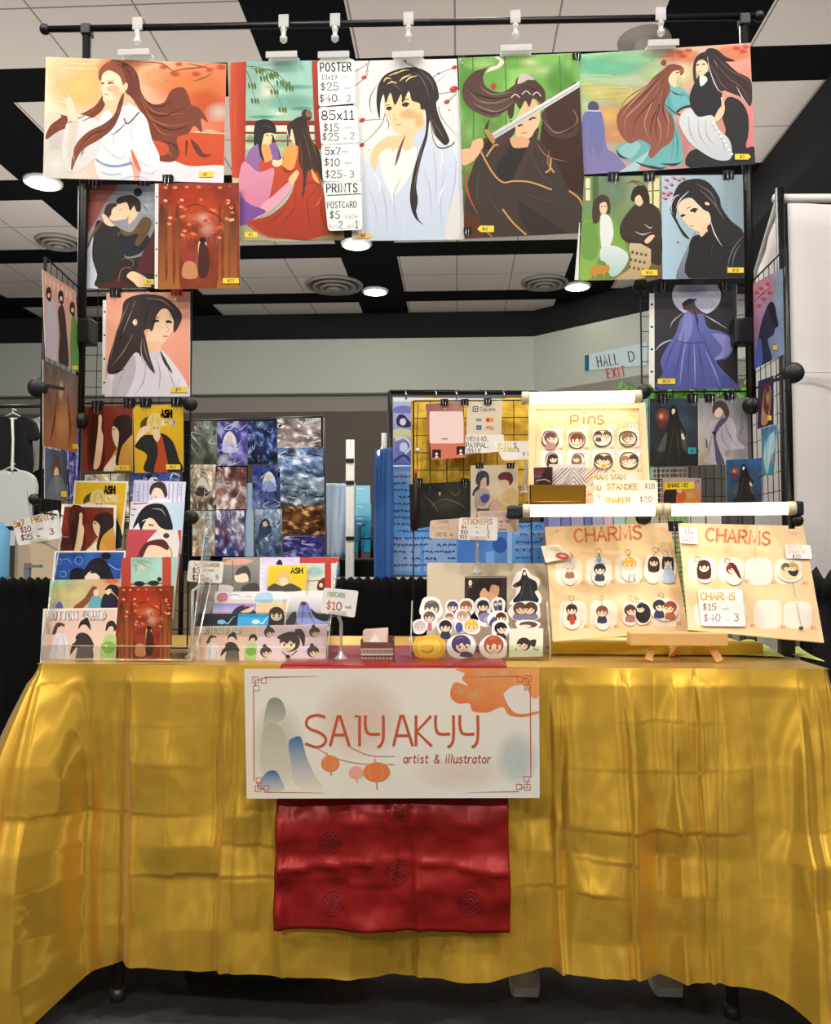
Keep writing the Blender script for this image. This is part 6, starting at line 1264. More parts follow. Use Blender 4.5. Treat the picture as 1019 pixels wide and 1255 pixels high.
def redbun(a):
    a.G(q5, ['c4505a', 'c9505a', 'b03c42', 'c04448'], n=4); a.P('eee4e0', [820, 296, 925, 297, 925, 440, 860, 440, 760, 430, 740, 400], n=2); a.P('f4dab8', [740, 400, 790, 360, 860, 370, 870, 440, 740, 440]); a.P('5a2f24', [722, 420, 750, 370, 790, 350, 850, 345, 880, 380, 870, 400, 830, 380, 780, 375, 760, 400, 740, 440], n=4); a.E('5a2f24', 866, 325, 16, 14); a.S('5a2f24', [720, 425, 715, 440], 6); a.S('d8a05a', [880, 380, 895, 420, 890, 440], 8)
pr_('small_print', 3, q5, redbun, 'red print of a brown-haired head with a topknot in the tall rack')
q6 = [(635, 440), (930, 435), (900, 760), (610, 760)]
def pav2(a):
    a.G(q6, ['9fd0c4', 'a9d6cc', 'c9dcc0', 'b9d2b4'], nz=.2, n=8); a.B('e9efdc', 740, 490, 50, 30, .8); a.R('c04a3c', 630, 438, 682, 770, c2='b03c30'); a.R('c8503f', 845, 436, 892, 770, c2='b5402f'); a.S('b04030', [680, 578, 850, 572], 8, sm=0)
    for b in ([690, 450, 740, 470, 780, 500], [690, 460, 710, 490, 700, 520], [700, 448, 760, 460, 790, 470]): a.S('7d9a4a', b, 6, taper=1)
    a.E('2a2422', 725, 575, 28, 14); a.E('3a2c26', 800, 572, 30, 14); a.E('3a2c26', 830, 552, 12)
pr_('small_print', 2, q6, pav2, 'print of red pillars before pale water in the tall rack')
q7 = [(620, 590), (905, 585), (884, 988), (590, 988)]
pr_('small_print', 1, q7, lambda a: forest(a, q7), 'bright red forest print at the bottom right of the tall rack', col='c9402a')
q8 = [(322, 160), (606, 165), (596, 520), (292, 520)]; q8i = inset(q8, 14)
pr_('small_print', 4, q8, lambda a: red_profiles(a, [(q8i[0]), q8i[1], (590, 420), (302, 420)]), 'white-edged dark red print of two facing profiles in the tall rack')
q9 = [(285, 404), (655, 402), (632, 680), (258, 680)]
def blue(a):
    a.G(inset(q9, 9), ['2f56a8', '3463b4', '27428c', '2b4c9a'], nz=.4, scale=4, n=10)
    for x, y, r in ((410, 455, 20), (330, 525, 15), (310, 460, 13)): a.S('7da4dc', [(x + r * math.cos(t), y + r * math.sin(t)) for t in [i * .7 for i in range(10)]], 4)
    a.S('7da4dc', [330, 450, 350, 445, 370, 465], 4); a.S('a9c4e8', [560, 470, 610, 500, 640, 495], 4)
    a.P('201d22', [360, 550, 370, 505, 410, 490, 440, 500, 470, 455, 520, 440, 560, 470, 590, 540, 600, 560, 350, 560], n=4); a.E('201d22', 552, 430, 26, 19); a.P('f3dcc2', [440, 550, 470, 510, 500, 520, 520, 550], n=3); a.P('2c2428', [470, 520, 490, 500, 520, 530, 510, 520])
pr_('small_print', 3, q9, blue, 'blue print of two dark heads among pale swirls in the tall rack')
q10 = [(262, 555), (625, 550), (600, 830), (238, 830)]
def sunset(a):
    a.G(q10, ['a9d9b0', 'e8a070', 'e8c890', 'e0a870'], n=8); a.B('efe2a0', 380, 630, 120, 60, .8); a.B('e07a48', 580, 560, 50, 20, .8); a.S('e8cc70', [270, 600, 400, 596, 420, 606], 3); a.S('e8cc70', [268, 630, 360, 626], 3)
    a.P('8a5038', [480, 590, 505, 600, 480, 650, 420, 710, 380, 700, 440, 650], n=3); a.P('6fb0b6', [480, 640, 520, 640, 540, 710, 460, 710]); a.E('f3d4aa', 500, 622, 14, 18); a.E('8a5038', 485, 596, 8); a.P('2a2a3a', [535, 640, 570, 620, 610, 650, 615, 710, 530, 710], n=3); a.E('f3d4aa', 562, 615, 14, 17); a.P('26242c', [545, 610, 570, 580, 615, 590, 622, 650, 590, 620, 575, 600], n=3); a.P('6068a0', [290, 705, 300, 672, 318, 672, 328, 705])
pr_('small_print', 2, q10, sunset, 'small green-to-peach landscape print in the tall rack')
q11 = [(225, 705), (612, 700), (602, 988), (208, 988)]
def squad(a, q, t=1.0, band=1):
    (x0, y0), (x1, _), (_, y1), _b = q; w, h = x1 - x0, y1 - y0
    X = lambda u: x0 + u * w; Y = lambda v: y0 + v * h
    a.G(inset(q, w * .025), ['f0c8b8', 'f2cdbd', 'f4dcd0', 'eec4b4'], n=4)
    a.T('BOTTOM SQUAD', X(.07), Y(.20), h * .14, 'a58f8a', h * .05, ww=.62, sp=1.0); a.T('BOTTOM SQUAD', X(.06), Y(.19), h * .14, 'fbf5f2', h * .036, ww=.62, sp=1.0)
    a.P('e9e2ea', [X(.16), Y(.48), X(.24), Y(.44), X(.32), Y(.55), X(.34), Y(.98), X(.08), Y(.98), X(.12), Y(.7)], n=3); a.P('5a4238', [X(.12), Y(.46), X(.18), Y(.26), X(.28), Y(.28), X(.28), Y(.34), X(.2), Y(.34), X(.17), Y(.46)], n=3); a.E('f2d4b6', X(.25), Y(.37), w * .03, h * .06)
    locks(a, 'b8aabf', [[X(.2), Y(.5), X(.18), Y(.7), X(.16), Y(.95)], [X(.27), Y(.52), X(.29), Y(.75), X(.27), Y(.95)]], w * .012)
    a.P('3f3634', [X(.36), Y(.85), X(.4), Y(.62), X(.48), Y(.45), X(.6), Y(.47), X(.68), Y(.65), X(.66), Y(.76), X(.65), Y(.98), X(.44), Y(.98), X(.46), Y(.7)], n=3); a.P('332824', [X(.47), Y(.38), X(.5), Y(.24), X(.56), Y(.2), X(.62), Y(.24), X(.64), Y(.4), X(.58), Y(.3), X(.52), Y(.3)], n=3); a.E('f2d4b6', X(.54), Y(.37), w * .035, h * .065); a.E('332824', X(.58), Y(.2), w * .03, h * .04)
    a.P('6a605a', [X(.47), Y(.72), X(.65), Y(.7), X(.66), Y(.98), X(.46), Y(.98)]); a.P('f2d4b6', [X(.39), Y(.55), X(.42), Y(.5), X(.44), Y(.58), X(.4), Y(.64)])
    a.P('b8d68a', [X(.76), Y(.75), X(.84), Y(.5), X(.95), Y(.48), X(1), Y(.6), X(1), Y(.98), X(.8), Y(.98)], n=3); a.P('86b84e', [X(.78), Y(.7), X(.86), Y(.6), X(.98), Y(.66), X(.94), Y(.8), X(.84), Y(.82)], n=3); a.P('33302c', [X(.84), Y(.42), X(.86), Y(.26), X(.94), Y(.22), X(.99), Y(.34), X(.95), Y(.42), X(.9), Y(.32)], n=3); a.E('f2d4b6', X(.92), Y(.38), w * .03, h * .06)
pr_('small_print', 1, q11, lambda a: squad(a, q11), 'pink print of three figures lettered BOTTOM SQUAD in the tall rack')
# the rack itself
def apanel(parent, name, pts, th, m='clear_acrylic', d=(0, 1, 0)):
    return MB().slab(pts, Vector(d) * th, 0).build(name, m, parent)
lb = PZ(42, 813, TZ); rb = PZ(232, 813, TZ)
e = empty('acrylic_rack', ((lb.x + rb.x) / 2, 2.12, TZ), 'tall clear acrylic rack of 5x7 prints at the left front of the table', 'display rack')
z0 = TZ + .006
for X, nm in ((lb.x, 'side_panel'), (rb.x, 'side_panel')):
    w = MB(); w.slab([(X, 2.035, z0), (X, 2.035, z0 + .035), (X, 2.125, z0 + .30), (X, 2.17, z0 + .30), (X, 2.19, z0)], (.003, 0, 0)); w.build(nm, 'clear_acrylic', e)
    MB().tube([(X + .0015, 2.034, z0), (X + .0015, 2.034, z0 + .036), (X + .0015, 2.124, z0 + .30), (X + .0015, 2.17, z0 + .30)], .0017, 6).build('polished_edge', 'acrylic_edge', e)
MB().box((lb.x, 2.034, z0 - .003), (rb.x, 2.19, z0)).build('base_plate', 'clear_acrylic', e)
MB().box((lb.x + .002, 2.034, z0), (rb.x, 2.037, z0 + .032)).build('front_lip', 'clear_acrylic', e)
MB().tube([(lb.x, 2.0345, z0 + .033), (rb.x, 2.0345, z0 + .033)], .0012, 5).tube([(lb.x, 2.0345, z0), (rb.x, 2.0345, z0)], .0018, 5).build('lip_edge', 'acrylic_edge', e)
xm = PZ(142, 813, TZ).x; MB().slab([(xm, 2.036, z0), (xm, 2.036, z0 + .05), (xm, 2.05, z0 + .12), (xm, 2.05, z0)], (.002, 0, 0)).build('divider', 'clear_acrylic', e)

# ---- price tags on clear stands
def tagstand(q, lines, fr, pl, label, foot, rod=True, arrow=None):
    """a small hand-lettered card gripped by a clear stand"""
    a0 = Art(pl, fr); px = a0.px((q[2][0] + q[3][0]) / 2, (q[2][1] + q[3][1]) / 2); c = pl.at(*px)
    sh = sheet('price_tag', pl, q, pc(lines), label, 'price tag', 'small price tags on clear stands', fr=fr, col='f7f4ef', th=.0015, rnd=max(6, abs(q[1][0] - q[0][0]) * .07))
    if foot:
        f = Vector(foot); e = empty('tag_stand', f, 'clear stand holding the ' + label, 'tag stand', 'clear tag stands')
        MB().lathe([(.0, 0), (.016, .0), (.017, .003), (.010, .008), (.005, .016), (.005, .02), (0, .02)], f, 'Z', 14).build('base', 'acrylic_edge', e)
        MB().tube([f + Vector((0, 0, .015)), Vector((f.x, f.y, max(f.z + .02, c.z - .02))), c + Vector((0, .004, .002))], .004, 8).build('stem', 'acrylic_edge', e)
        n = pl.n
        for s in (-1, 1): MB().box((c.x - .022 * (1 if s < 0 else 1), c.y - .006 + (.0075 if s > 0 else 0) - .001, c.z - .004), (c.x + .022, c.y - .0045 + (.0075 if s > 0 else 0), c.z + .010)).build('jaw', 'clear_acrylic', e)
    return sh
OR, RD, GY_ = 'e2a24a', 'a8323e', '8c8480'
tagstand([(62, 250), (302, 188), (324, 335), (95, 378)], [('5x7', 76, 282, 30, 'e0963e', 8, .9, -12, .9), ('PRINTS', 168, 262, 33, 'e0a54a', 7, .9, -13, .8), ('$10', 108, 310, 28, RD, 5, .9, -9), ('each', 198, 296, 12, 'c8a090', 2.5, 1, -9), ('$25', 112, 350, 28, '7a2a34', 5, .9, -8), ('for', 190, 334, 12, 'b05060', 2.5, 1, -8), ('3', 262, 318, 30, '8a3040', 5, .9, -8)],
         FJ, flat(2.13), 'white price card for 5x7 prints', PZ(50, 800, TZ + .0) if 0 else (PZ(58, 806, TZ).x, 2.15, TZ + .004))

# ---- the low acrylic rack of postcards
FK = (220, 675, 5.095)
def kt(k): return lean(2.06 + .028 * k, TZ, 16)
GK = 'postcards standing in the low acrylic rack'
def K_(k, q, d, lb, col='f1edea'): return sheet('postcard', kt(k), q, d, lb, 'postcard', GK, fr=FK, col=col, th=.001)
def paras(a):
    a.G([(270, 48), (505, 40), (500, 262), (220, 260)], ['8d8a88', '9a9794', '706d6c', '7f7c78'], n=6); a.P('dba48c', [268, 80, 330, 52, 420, 50, 460, 62, 420, 82, 330, 92], n=3); a.S('6a5a50', [332, 60, 332, 250], 5, sm=0); a.P('efd9bc', [345, 160, 380, 120, 420, 130, 430, 190, 360, 195], n=3); a.P('4f443e', [350, 150, 370, 110, 420, 95, 445, 140, 440, 200, 425, 150, 400, 140, 370, 150], n=3); a.P('dedad4', [230, 215, 330, 220, 320, 262, 225, 262]); a.P('4a4440', [400, 220, 480, 200, 500, 262, 390, 262])
K_(4, [(270, 44), (508, 40), (498, 400), (220, 400)], paras, 'grey postcard with a pink parasol at the back of the low rack')
def lil(a): a.R('d5cfe8', 505, 40, 755, 95, c2='ddd6ec'); a.R('e6e0ee', 505, 90, 755, 250); a.P('242028', [605, 85, 615, 62, 628, 55, 640, 66, 642, 88]); locks(a, '4a3f58', [[510, 110, 540, 120], [515, 140, 535, 150], [690, 60, 740, 75], [520, 180, 540, 175]], 7)
K_(4, [(508, 40), (756, 40), (745, 330), (500, 330)], lil, 'pale lilac postcard at the back of the low rack')
def redp(a):
    a.G([(750, 42), (998, 40), (975, 250), (740, 250)], ['c8d8d0', 'cfe0d8', 'e4dccc', 'd8d4c4'], n=4); a.R('c8443a', 752, 42, 996, 78); a.R('c0392f', 908, 78, 948, 240); a.B('a9d4c8', 850, 130, 60, 40, .8); a.P('5a2f24', [860, 240, 870, 190, 900, 175, 910, 200, 900, 245], n=3); a.E('f0cfa8', 885, 215, 12, 14); a.E('5a2f24', 900, 178, 10); a.S('8a4030', [800, 190, 905, 184], 5, sm=0)
K_(4, [(752, 42), (998, 40), (965, 330), (735, 330)], redp, 'postcard with red pillars at the back right of the low rack')
qa = [(556, 94), (798, 88), (784, 330), (545, 330)]
K_(3.6, qa, lambda a: (a.G([(556, 94), (798, 88), (790, 248), (550, 250)], ['eecf2e', 'f0d236', 'e9c228', 'e6bc24'], n=4), a.P('e0c070', [600, 190, 615, 145, 650, 130, 690, 150, 690, 210, 640, 220], n=3), a.P('f3d8b0', [625, 180, 650, 165, 675, 180, 670, 215, 640, 220]), a.P('4a4a44', [550, 250, 590, 205, 640, 220, 700, 205, 760, 250]), a.T('ASH', 698, 140, 32, '4a3420', 9, ww=.9)), 'yellow postcard with short dark capitals in the low rack')
def koi(a): a.G([(225, 255), (900, 252), (880, 320), (215, 325)], ['f4eeee', 'f6f1f0', 'f2ecec', 'f4eeee'], n=3); a.P('d98a9c', [232, 300, 240, 275, 270, 262, 300, 270, 300, 300, 280, 318, 245, 318], n=3); a.P('b7d6ee', [485, 270, 570, 262, 580, 318, 480, 320]); locks(a, 'c9808c', [[310, 280, 360, 275, 400, 300], [400, 290, 440, 285, 470, 300]], 6); a.S('d07c90', [250, 290, 285, 280], 5, taper=1)
K_(2.9, [(225, 255), (650, 253), (640, 440), (205, 440)], koi, 'white postcard with a pink fish, third row of the low rack')
def purp(a): a.G([(212, 328), (482, 330), (478, 400), (202, 400)], ['8f82c8', 'a394d4', 'cabfe4', 'd9d0ec'], n=5); a.P('3d3144', [335, 400, 350, 360, 400, 340, 450, 360, 475, 380, 470, 400], n=3); a.P('e8c8a8', [380, 385, 430, 360, 470, 350, 440, 385]); a.S('b34a58', [400, 350, 460, 345], 6)
K_(2.2, [(214, 328), (484, 330), (476, 480), (196, 480)], purp, 'violet postcard in the middle of the low rack')
def brid(a): a.G([(480, 330), (670, 330), (660, 480), (470, 480)], ['f0c890', 'f2cfa0', 'f4dcc0', 'f0d4b4'], n=3); head(a, 606, 395, 48, '43322c', long=1, robe='c8a0a0')
K_(2.2, [(484, 330), (672, 328), (655, 520), (470, 520)], brid, 'peach postcard of a dark-haired face in the low rack')
def grobe(a):
    a.G([(690, 285), (900, 275), (940, 470), (655, 470)], ['ece8ea', 'f0eced', '8a8890', '55525a'], n=6); a.P('3a383e', [660, 470, 690, 400, 730, 380, 720, 470], n=2); a.P('6f74ba', [745, 470, 750, 340, 770, 320, 800, 325, 830, 380, 900, 440, 935, 465], n=3, c2='9ea2d8'); locks(a, '50559c', [[775, 340, 770, 400, 760, 465], [800, 350, 820, 410, 850, 465]], 8); a.E('4a3a40', 775, 330, 15, 13); a.P('2a2a2e', [820, 360, 860, 390, 930, 400, 920, 440, 850, 420])
K_(1.6, [(676, 285), (905, 272), (945, 500), (650, 500)], grobe, 'postcard of a flowing blue robe at the right of the low rack')
def swirl(c1, c2, q):
    return lambda a: (a.G(q, [c1, c1, c1, c1], nz=.15, n=4), a.S(c2, [q[0][0] + 90, q[0][1] + 55, q[0][0] + 120, q[0][1] + 45, q[0][0] + 150, q[0][1] + 62, q[0][0] + 180, q[0][1] + 25, q[0][0] + 205, q[0][1] + 12], 9, taper=1), a.E(c2, q[0][0] + 110, q[0][1] + 52, 26, 14))
qb = [(152, 393), (368, 392), (360, 500), (130, 500)]; K_(1.6, qb, swirl('2c2d38', '7cc0e4', qb), 'dark postcard with a pale blue swirl in the low rack', '2c2d38')
qb2 = [(368, 392), (560, 392), (552, 500), (358, 500)]; K_(1.6, qb2, swirl('3ea8dc', 'c9ecf8', qb2), 'bright cyan postcard with a white swirl in the low rack', '3ea8dc')
qf = [(125, 472), (492, 466), (478, 694), (98, 694)]
K_(1, qf, lambda a: squad(a, qf), 'pale pink postcard of three figures at the front of the low rack')
def faces(a):
    a.G([(490, 466), (925, 460), (915, 694), (478, 694)], ['f2d9e4', 'f4dce6', 'f0d4e2', 'f3dae4'], nz=.06, n=6)
    for x, y, r, b in ((562, 510, 34, 1), (845, 508, 34, 1), (540, 632, 36, 1), (835, 630, 38, 1)): head(a, x, y, r, '51423a', bun=b, side=1)
    head(a, 690, 570, 64, '4a3c36', side=-1); a.P('4a3c36', [735, 520, 720, 495, 760, 490, 785, 530, 778, 600, 760, 560, 748, 540], n=3); a.P('4a3c36', [610, 545, 640, 520, 700, 505, 760, 520, 700, 540, 650, 555]); a.E('3a3434', 678, 662, 15, 13); a.S('3a3434', [640, 630, 670, 655], 6); a.S('3a3434', [735, 625, 700, 655], 6)
K_(1, [(492, 466), (925, 460), (915, 694), (478, 694)], faces, 'pink postcard of five little dark-haired faces at the front of the low rack')
lb = PZ(239, 812, TZ); rb = PZ(404, 810, TZ)
e = empty('acrylic_rack', ((lb.x + rb.x) / 2, 2.14, TZ), 'low clear acrylic rack of postcards left of the red runner', 'display rack')
for X in (lb.x, rb.x):
    MB().slab([(X, 2.045, z0), (X, 2.045, z0 + .03), (X + (.0 if X > lb.x else .0), 2.19, z0 + .235), (X, 2.24, z0 + .235), (X, 2.22, z0)], (.003, 0, 0)).build('side_panel', 'clear_acrylic', e)
    MB().tube([(X + .0015, 2.044, z0), (X + .0015, 2.044, z0 + .03), (X + .0015, 2.19, z0 + .235)], .0017, 6).build('polished_edge', 'acrylic_edge', e)
MB().box((lb.x, 2.044, z0 - .003), (rb.x, 2.22, z0)).build('base_plate', 'clear_acrylic', e); MB().box((lb.x, 2.044, z0), (rb.x, 2.047, z0 + .03)).build('front_lip', 'clear_acrylic', e)
for k in (1, 2, 3): MB().slab([(lb.x + .003, 2.06 + .028 * k + .004, z0), (rb.x, 2.06 + .028 * k + .004, z0), (rb.x, 2.06 + .028 * k + .02, z0 + .05 + .03 * k), (lb.x + .003, 2.06 + .028 * k + .02, z0 + .05 + .03 * k)], (0, .002, 0)).build('tier_step', 'clear_acrylic', e)
tagstand([(60, 60), (278, 68), (265, 205), (45, 190)], [('5x7', 90, 95, 20, 'eab070', 5), ('CARDS', 165, 100, 20, 'eab85a', 5), ('$5', 82, 138, 32, '8a3a30', 6), ('each', 180, 128, 14, 'b8a8a0', 3), ('$20', 80, 182, 32, '7a3a34', 6), ('for', 165, 176, 12, 'b8a8a0', 3), ('5', 228, 176, 24, '8a4a40', 5)], FK, flat(2.16), 'cream price card left of the postcards', (PZ(246, 806, TZ).x - .012, 2.10, TZ + .004))
KF = (210, 660, 4.246)
tagstand([(795, 256), (975, 272), (955, 412), (778, 384)], [('POSTCARDS', 812, 300, 22, 'c9d68a', 4, .62, 5, .8), ('$10', 806, 366, 40, 'e08a70', 7, .9, 6), ('each', 905, 362, 14, 'd0b0a0', 3, .9, 6)], KF, flat(2.06), 'white price card at the right end of the postcards', (PZ(417, 812, TZ).x, 2.07, TZ + .005))

# ---- business cards
FL = (430, 660, 3.919)
def cbox(px0, px1, Y0, Y1, h):
    a, b = PZ(px0, 811, TZ).x, PZ(px1, 811, TZ).x; return a, b
x0, x1 = cbox(442, 482, 0, 0, 0); yc = PZ(460, 811, TZ).y; zr = TZ + .007
mat('patterned_box', '6a4a3c', .6)
def cardbox():
    e = empty('card_holder', ((x0 + x1) / 2, yc + .02, TZ), 'small brown patterned box on the red runner holding pale cards', 'card holder')
    h = .040; w = MB()
    w.box((x0, yc, zr), (x1, yc + .003, zr + h)); w.box((x0, yc, zr), (x0 + .003, yc + .045, zr + h + .006)); w.box((x1 - .003, yc, zr), (x1, yc + .045, zr + h + .006)); w.box((x0, yc + .042, zr), (x1, yc + .045, zr + h + .012)); w.box((x0, yc, zr), (x1, yc + .045, zr + .003)); w.build('box', 'patterned_box', e)
    def band(a):
        a.R('7a4a40', 0, 0, 100, 60); a.R('d9cbbc', 0, 16, 100, 60)
        for r in (0, 1):
            for k in range(9): a.E('5a3a34', 6 + k * 11, 26 + r * 20, 5.2, 7); a.E('d9cbbc', 6 + k * 11, 26 + r * 20, 2.6, 4); a.S('5a3a34', [6 + k * 11, 26 + r * 20, 12 + k * 11, 20 + r * 20], 2, sm=0)
        a.R('6b3a32', 0, 37, 100, 40)
    pl = flat(yc - .0006); f0 = CYP
    c = PY(0, 0, yc)
    # map 100x60 drawing onto the front of the box through its pixel frame
    fr = (442.5, 779 + 9.5, 100 / 39.5)
    sheet('printed_wrap', pl, [(0, 0), (100, 0), (100, 55), (0, 55)], band, fr=fr, parent=e, col='d9cbbc', th=.0003)
    return h
hb = cardbox()
for k in range(3):
    y = yc + .012 + k * .009; q = [(445 + k, 773 - k), (474 + k, 771 - k), (474 + k, 795), (445 + k, 795)]
    sheet('business_card', Plane((0, y, zr), (0, -1, .12)), q, lambda a: (a.R('f3d9cc', 440, 765, 490, 800, c2='eec4b4'), a.P('f7efe8', [452, 795, 460, 778, 468, 795])), ['pale peach card standing at the front of the brown patterned box', 'pale peach card in the middle of the brown patterned box', 'pale peach card at the back of the brown patterned box'][k], 'card', 'cards in the patterned box', col='f3dfd4', th=.0006, rnd=2)

# ---- silver board, sticker tray and stickers
FS2 = (495, 685, 5.363)
mat('silver_lid', 'd3c2a8', .5, .1)
pb = lean(2.29, TZ, 14)
q = [(155, 25), (935, 30), (988, 572), (151, 572)]
a = Art(pb, FS2); out = qround([a.px(*p) for p in q], 4, 5)
w = MB(); w.slab([pb.at(*p) for p in out], pb.n * -.008); o = w.build('backing_board', 'silver_lid'); tag(o, 'plain silver-beige board with rounded corners behind the sticker tray', 'board')
ps = lean(2.08, TZ, 12); ps0 = Plane(ps.o + Vector((0, .09, 0)), ps.n)
def pack(a):
    a.G([(402, 116), (680, 112), (675, 330), (400, 330)], ['2a2524', '3c3230', '2a2422', '4a3a34'], nz=.3, n=8); a.P('d9a27c', [505, 260, 500, 200, 560, 165, 620, 170, 625, 230, 590, 280, 540, 290], n=4); a.B('e8b88e', 600, 190, 30, 60, .7); a.P('2a1d1a', [420, 280, 440, 180, 520, 130, 640, 140, 640, 180, 580, 170, 560, 220, 530, 190, 500, 230, 505, 290, 430, 300], n=4); a.E('f0cfae', 438, 158, 12, 20); a.S('b8b0ac', [425, 185, 450, 185], 4)
    a.S('c9c0b8', [404, 122, 678, 118], 4, sm=0)
sheet('photo_card', ps0, [(402, 116), (680, 112), (676, 420), (398, 420)], pack, 'dark sleeved card with a close-up face behind the stickers', 'card', fr=FS2, col='2a2524', th=.006)
def standee(a):
    a.P('26282a', [770, 130, 785, 78, 800, 80, 820, 120, 870, 150, 880, 200, 862, 220, 885, 285, 720, 285, 760, 220, 770, 180, 735, 190, 720, 170, 750, 150], n=3); a.E('f2dcc6', 795, 95, 9, 14); a.P('17181a', [780, 100, 786, 74, 802, 76, 812, 110, 806, 90, 792, 84], n=2); locks(a, '4a4c4e', [[800, 140, 780, 220, 760, 280], [820, 150, 840, 220, 850, 280], [740, 160, 725, 180]], 8); a.P('8a4a30', [715, 178, 730, 165, 745, 178, 735, 190])
ob = [(720, 140), (745, 90), (770, 80), (785, 60), (810, 66), (835, 100), (890, 130), (895, 165), (880, 200), (905, 245), (885, 300), (700, 300), (700, 285), (735, 240), (740, 200), (708, 190)]
sheet('character_standee', Plane(ps0.o + Vector((0, -.01, 0)), ps0.n), None, standee, 'flat cut-out of a standing black-robed figure above the right of the sticker tray', 'standee', fr=FS2, col='efece8', th=.003, outline=crs([(p[0], p[1]) for p in ob], True, 3))
GS = 'die-cut stickers in the clear tray'
def pst(k): return Plane(ps.o + Vector((0, .012 * k, 0)), ps.n)
def duo(x, y, r, h1, h2, b='5a5560'): return lambda a: (a.P(b, [x - r * 1.6, y + r, x - r * .5, y, x + r * .5, y, x + r * 1.6, y + r, x + r, y + r * 1.5, x - r, y + r * 1.5]), head(a, x - r * .7, y, r * .85, h1, side=1), head(a, x + r * .7, y, r * .85, h2, side=-1))
STK = [(6, 180, 325, 150, 155, lambda a: (head(a, 185, 320, 50, '6a5a58', h2='a89a98'), a.S('7a6a68', [130, 350, 120, 380], 8)), 'grey-brown haired sticker at the top left of the tray'),
       (6, 320, 320, 95, 110, lambda a: head(a, 322, 312, 36, '4a4a68', robe='7a7a9a'), 'slate-haired sticker, second from the left of the top row'),
       (5.6, 412, 320, 110, 120, lambda a: head(a, 410, 312, 40, '9a6040', robe='b08a70'), 'brown-haired sticker, third from the left of the top row'),
       (6, 520, 325, 110, 140, lambda a: head(a, 522, 308, 40, '33292e', robe='5a4a6a'), 'black-haired sticker in the middle of the top row'),
       (5.6, 622, 310, 95, 120, lambda a: (a.P('555a70', [590, 290, 612, 275, 620, 340, 600, 340]), a.P('3a3a48', [622, 280, 645, 275, 645, 345, 625, 345]), a.E('f0d8c0', 605, 300, 10), a.E('f0d8c0', 634, 296, 10)), 'sticker of two tiny upright figures at the right of the top row'),
       (5, 800, 345, 210, 140, duo(800, 325, 52, '6a4a40', '5a3f36', '8a86a0'), 'sticker of two brown-haired heads together at the right of the tray'),
       (5, 300, 385, 75, 80, lambda a: head(a, 300, 380, 27, 'a87060'), 'small auburn-haired sticker in the second row'),
       (4.6, 380, 410, 110, 150, lambda a: (head(a, 385, 375, 36, 'c09a90'), a.E('4f5ab0', 365, 450, 24, 34)), 'sticker with a blue bundle in the middle of the tray'),
       (5, 165, 400, 110, 140, lambda a: (head(a, 168, 380, 38, '7a5a58'), a.R('c87a88', 160, 420, 185, 470)), 'sticker with a pink scarf at the left of the tray'),
       (4.4, 105, 445, 95, 100, lambda a: head(a, 108, 440, 36, 'cfc4d4'), 'pale lavender-haired sticker at the left edge of the tray'),
       (4, 272, 450, 100, 110, lambda a: head(a, 275, 442, 42, '2a2838', robe='3a3a5a'), 'black-capped sticker in the second row'),
       (4, 448, 445, 115, 100, lambda a: head(a, 445, 440, 46, 'e6c250', h2='f4e6a0'), 'yellow-haired sticker in the middle of the tray'),
       (4.4, 545, 400, 110, 100, lambda a: (a.E('8a86b0', 540, 385, 46, 34), a.E('c9b8c8', 555, 400, 26, 22)), 'mauve sticker right of the middle'),
       (4, 620, 395, 140, 110, lambda a: (head(a, 640, 385, 36, '5a2f2a'), a.P('5a4a8a', [560, 430, 590, 380, 610, 400, 600, 450])), 'purple and maroon sticker right of the middle'),
       (3.4, 635, 460, 120, 110, lambda a: head(a, 638, 455, 42, '241f22', robe='3a3036', side=1), 'long black-haired sticker above the red-haired one'),
       (3.4, 815, 435, 160, 70, lambda a: (a.E('6a4a40', 820, 432, 60, 22), a.E('efd8c0', 800, 442, 40, 10)), 'half-hidden brown sticker behind the boxed one'),
       (2, 168, 580, 220, 155, lambda a: (a.P('eeb93a', [68, 570, 90, 510, 150, 512, 200, 500, 250, 520, 268, 580, 250, 640, 190, 655, 120, 652, 75, 630], n=4), a.P('f4cf62', [90, 560, 130, 530, 210, 530, 245, 570, 225, 620, 150, 640, 100, 615], n=4), a.E('d99a2c', 155, 590, 44, 30), a.E('f0bf4a', 150, 584, 40, 25)), 'yellow flower-shaped sticker at the bottom left of the tray'),
       (2, 380, 575, 195, 155, lambda a: (head(a, 378, 560, 64, '4f4070', side=1, h2='8a7ab0'), a.P('4a5070', [370, 640, 390, 610, 440, 615, 450, 645]), ), 'purple-haired sticker at the bottom of the tray'),
       (2, 592, 580, 185, 155, lambda a: (head(a, 592, 565, 66, 'b0563a', h2='e08a60'), a.E('f2ece8', 600, 640, 50, 18)), 'red-haired sticker at the bottom of the tray')]
for i, (k, x, y, w_, h_, d, lb_) in enumerate(STK): diecut('sticker', pst(k), FS2, x, y, w_, h_, d, lb_, 'sticker', GS, seed=i, th=.0006, amp=.0 if i == 16 else .05, col='f6d070' if i == 16 else 'f4f2f0')
sheet('sticker_pack', pst(2), [(695, 458), (918, 455), (915, 640), (693, 645)], lambda a: (a.R('e9e6da', 690, 450, 920, 650), a.R('dfe3cf', 705, 490, 910, 635), head(a, 790, 560, 46, '3a302e', side=-1), a.P('3a302e', [820, 540, 870, 530, 860, 580, 830, 560]), a.S('7aa84a', [850, 590, 890, 600], 10), a.S('7aa84a', [730, 590, 745, 600], 10)), 'boxed sticker sheet with a dark-haired face at the bottom right of the tray', 'sticker', GS, fr=FS2, col='efece2', th=.003)
a = Art(ps, FS2); p0, p1 = PZ(*a.px(40, 672), TZ), PZ(*a.px(958, 672), TZ)
yf = p0.y + .012
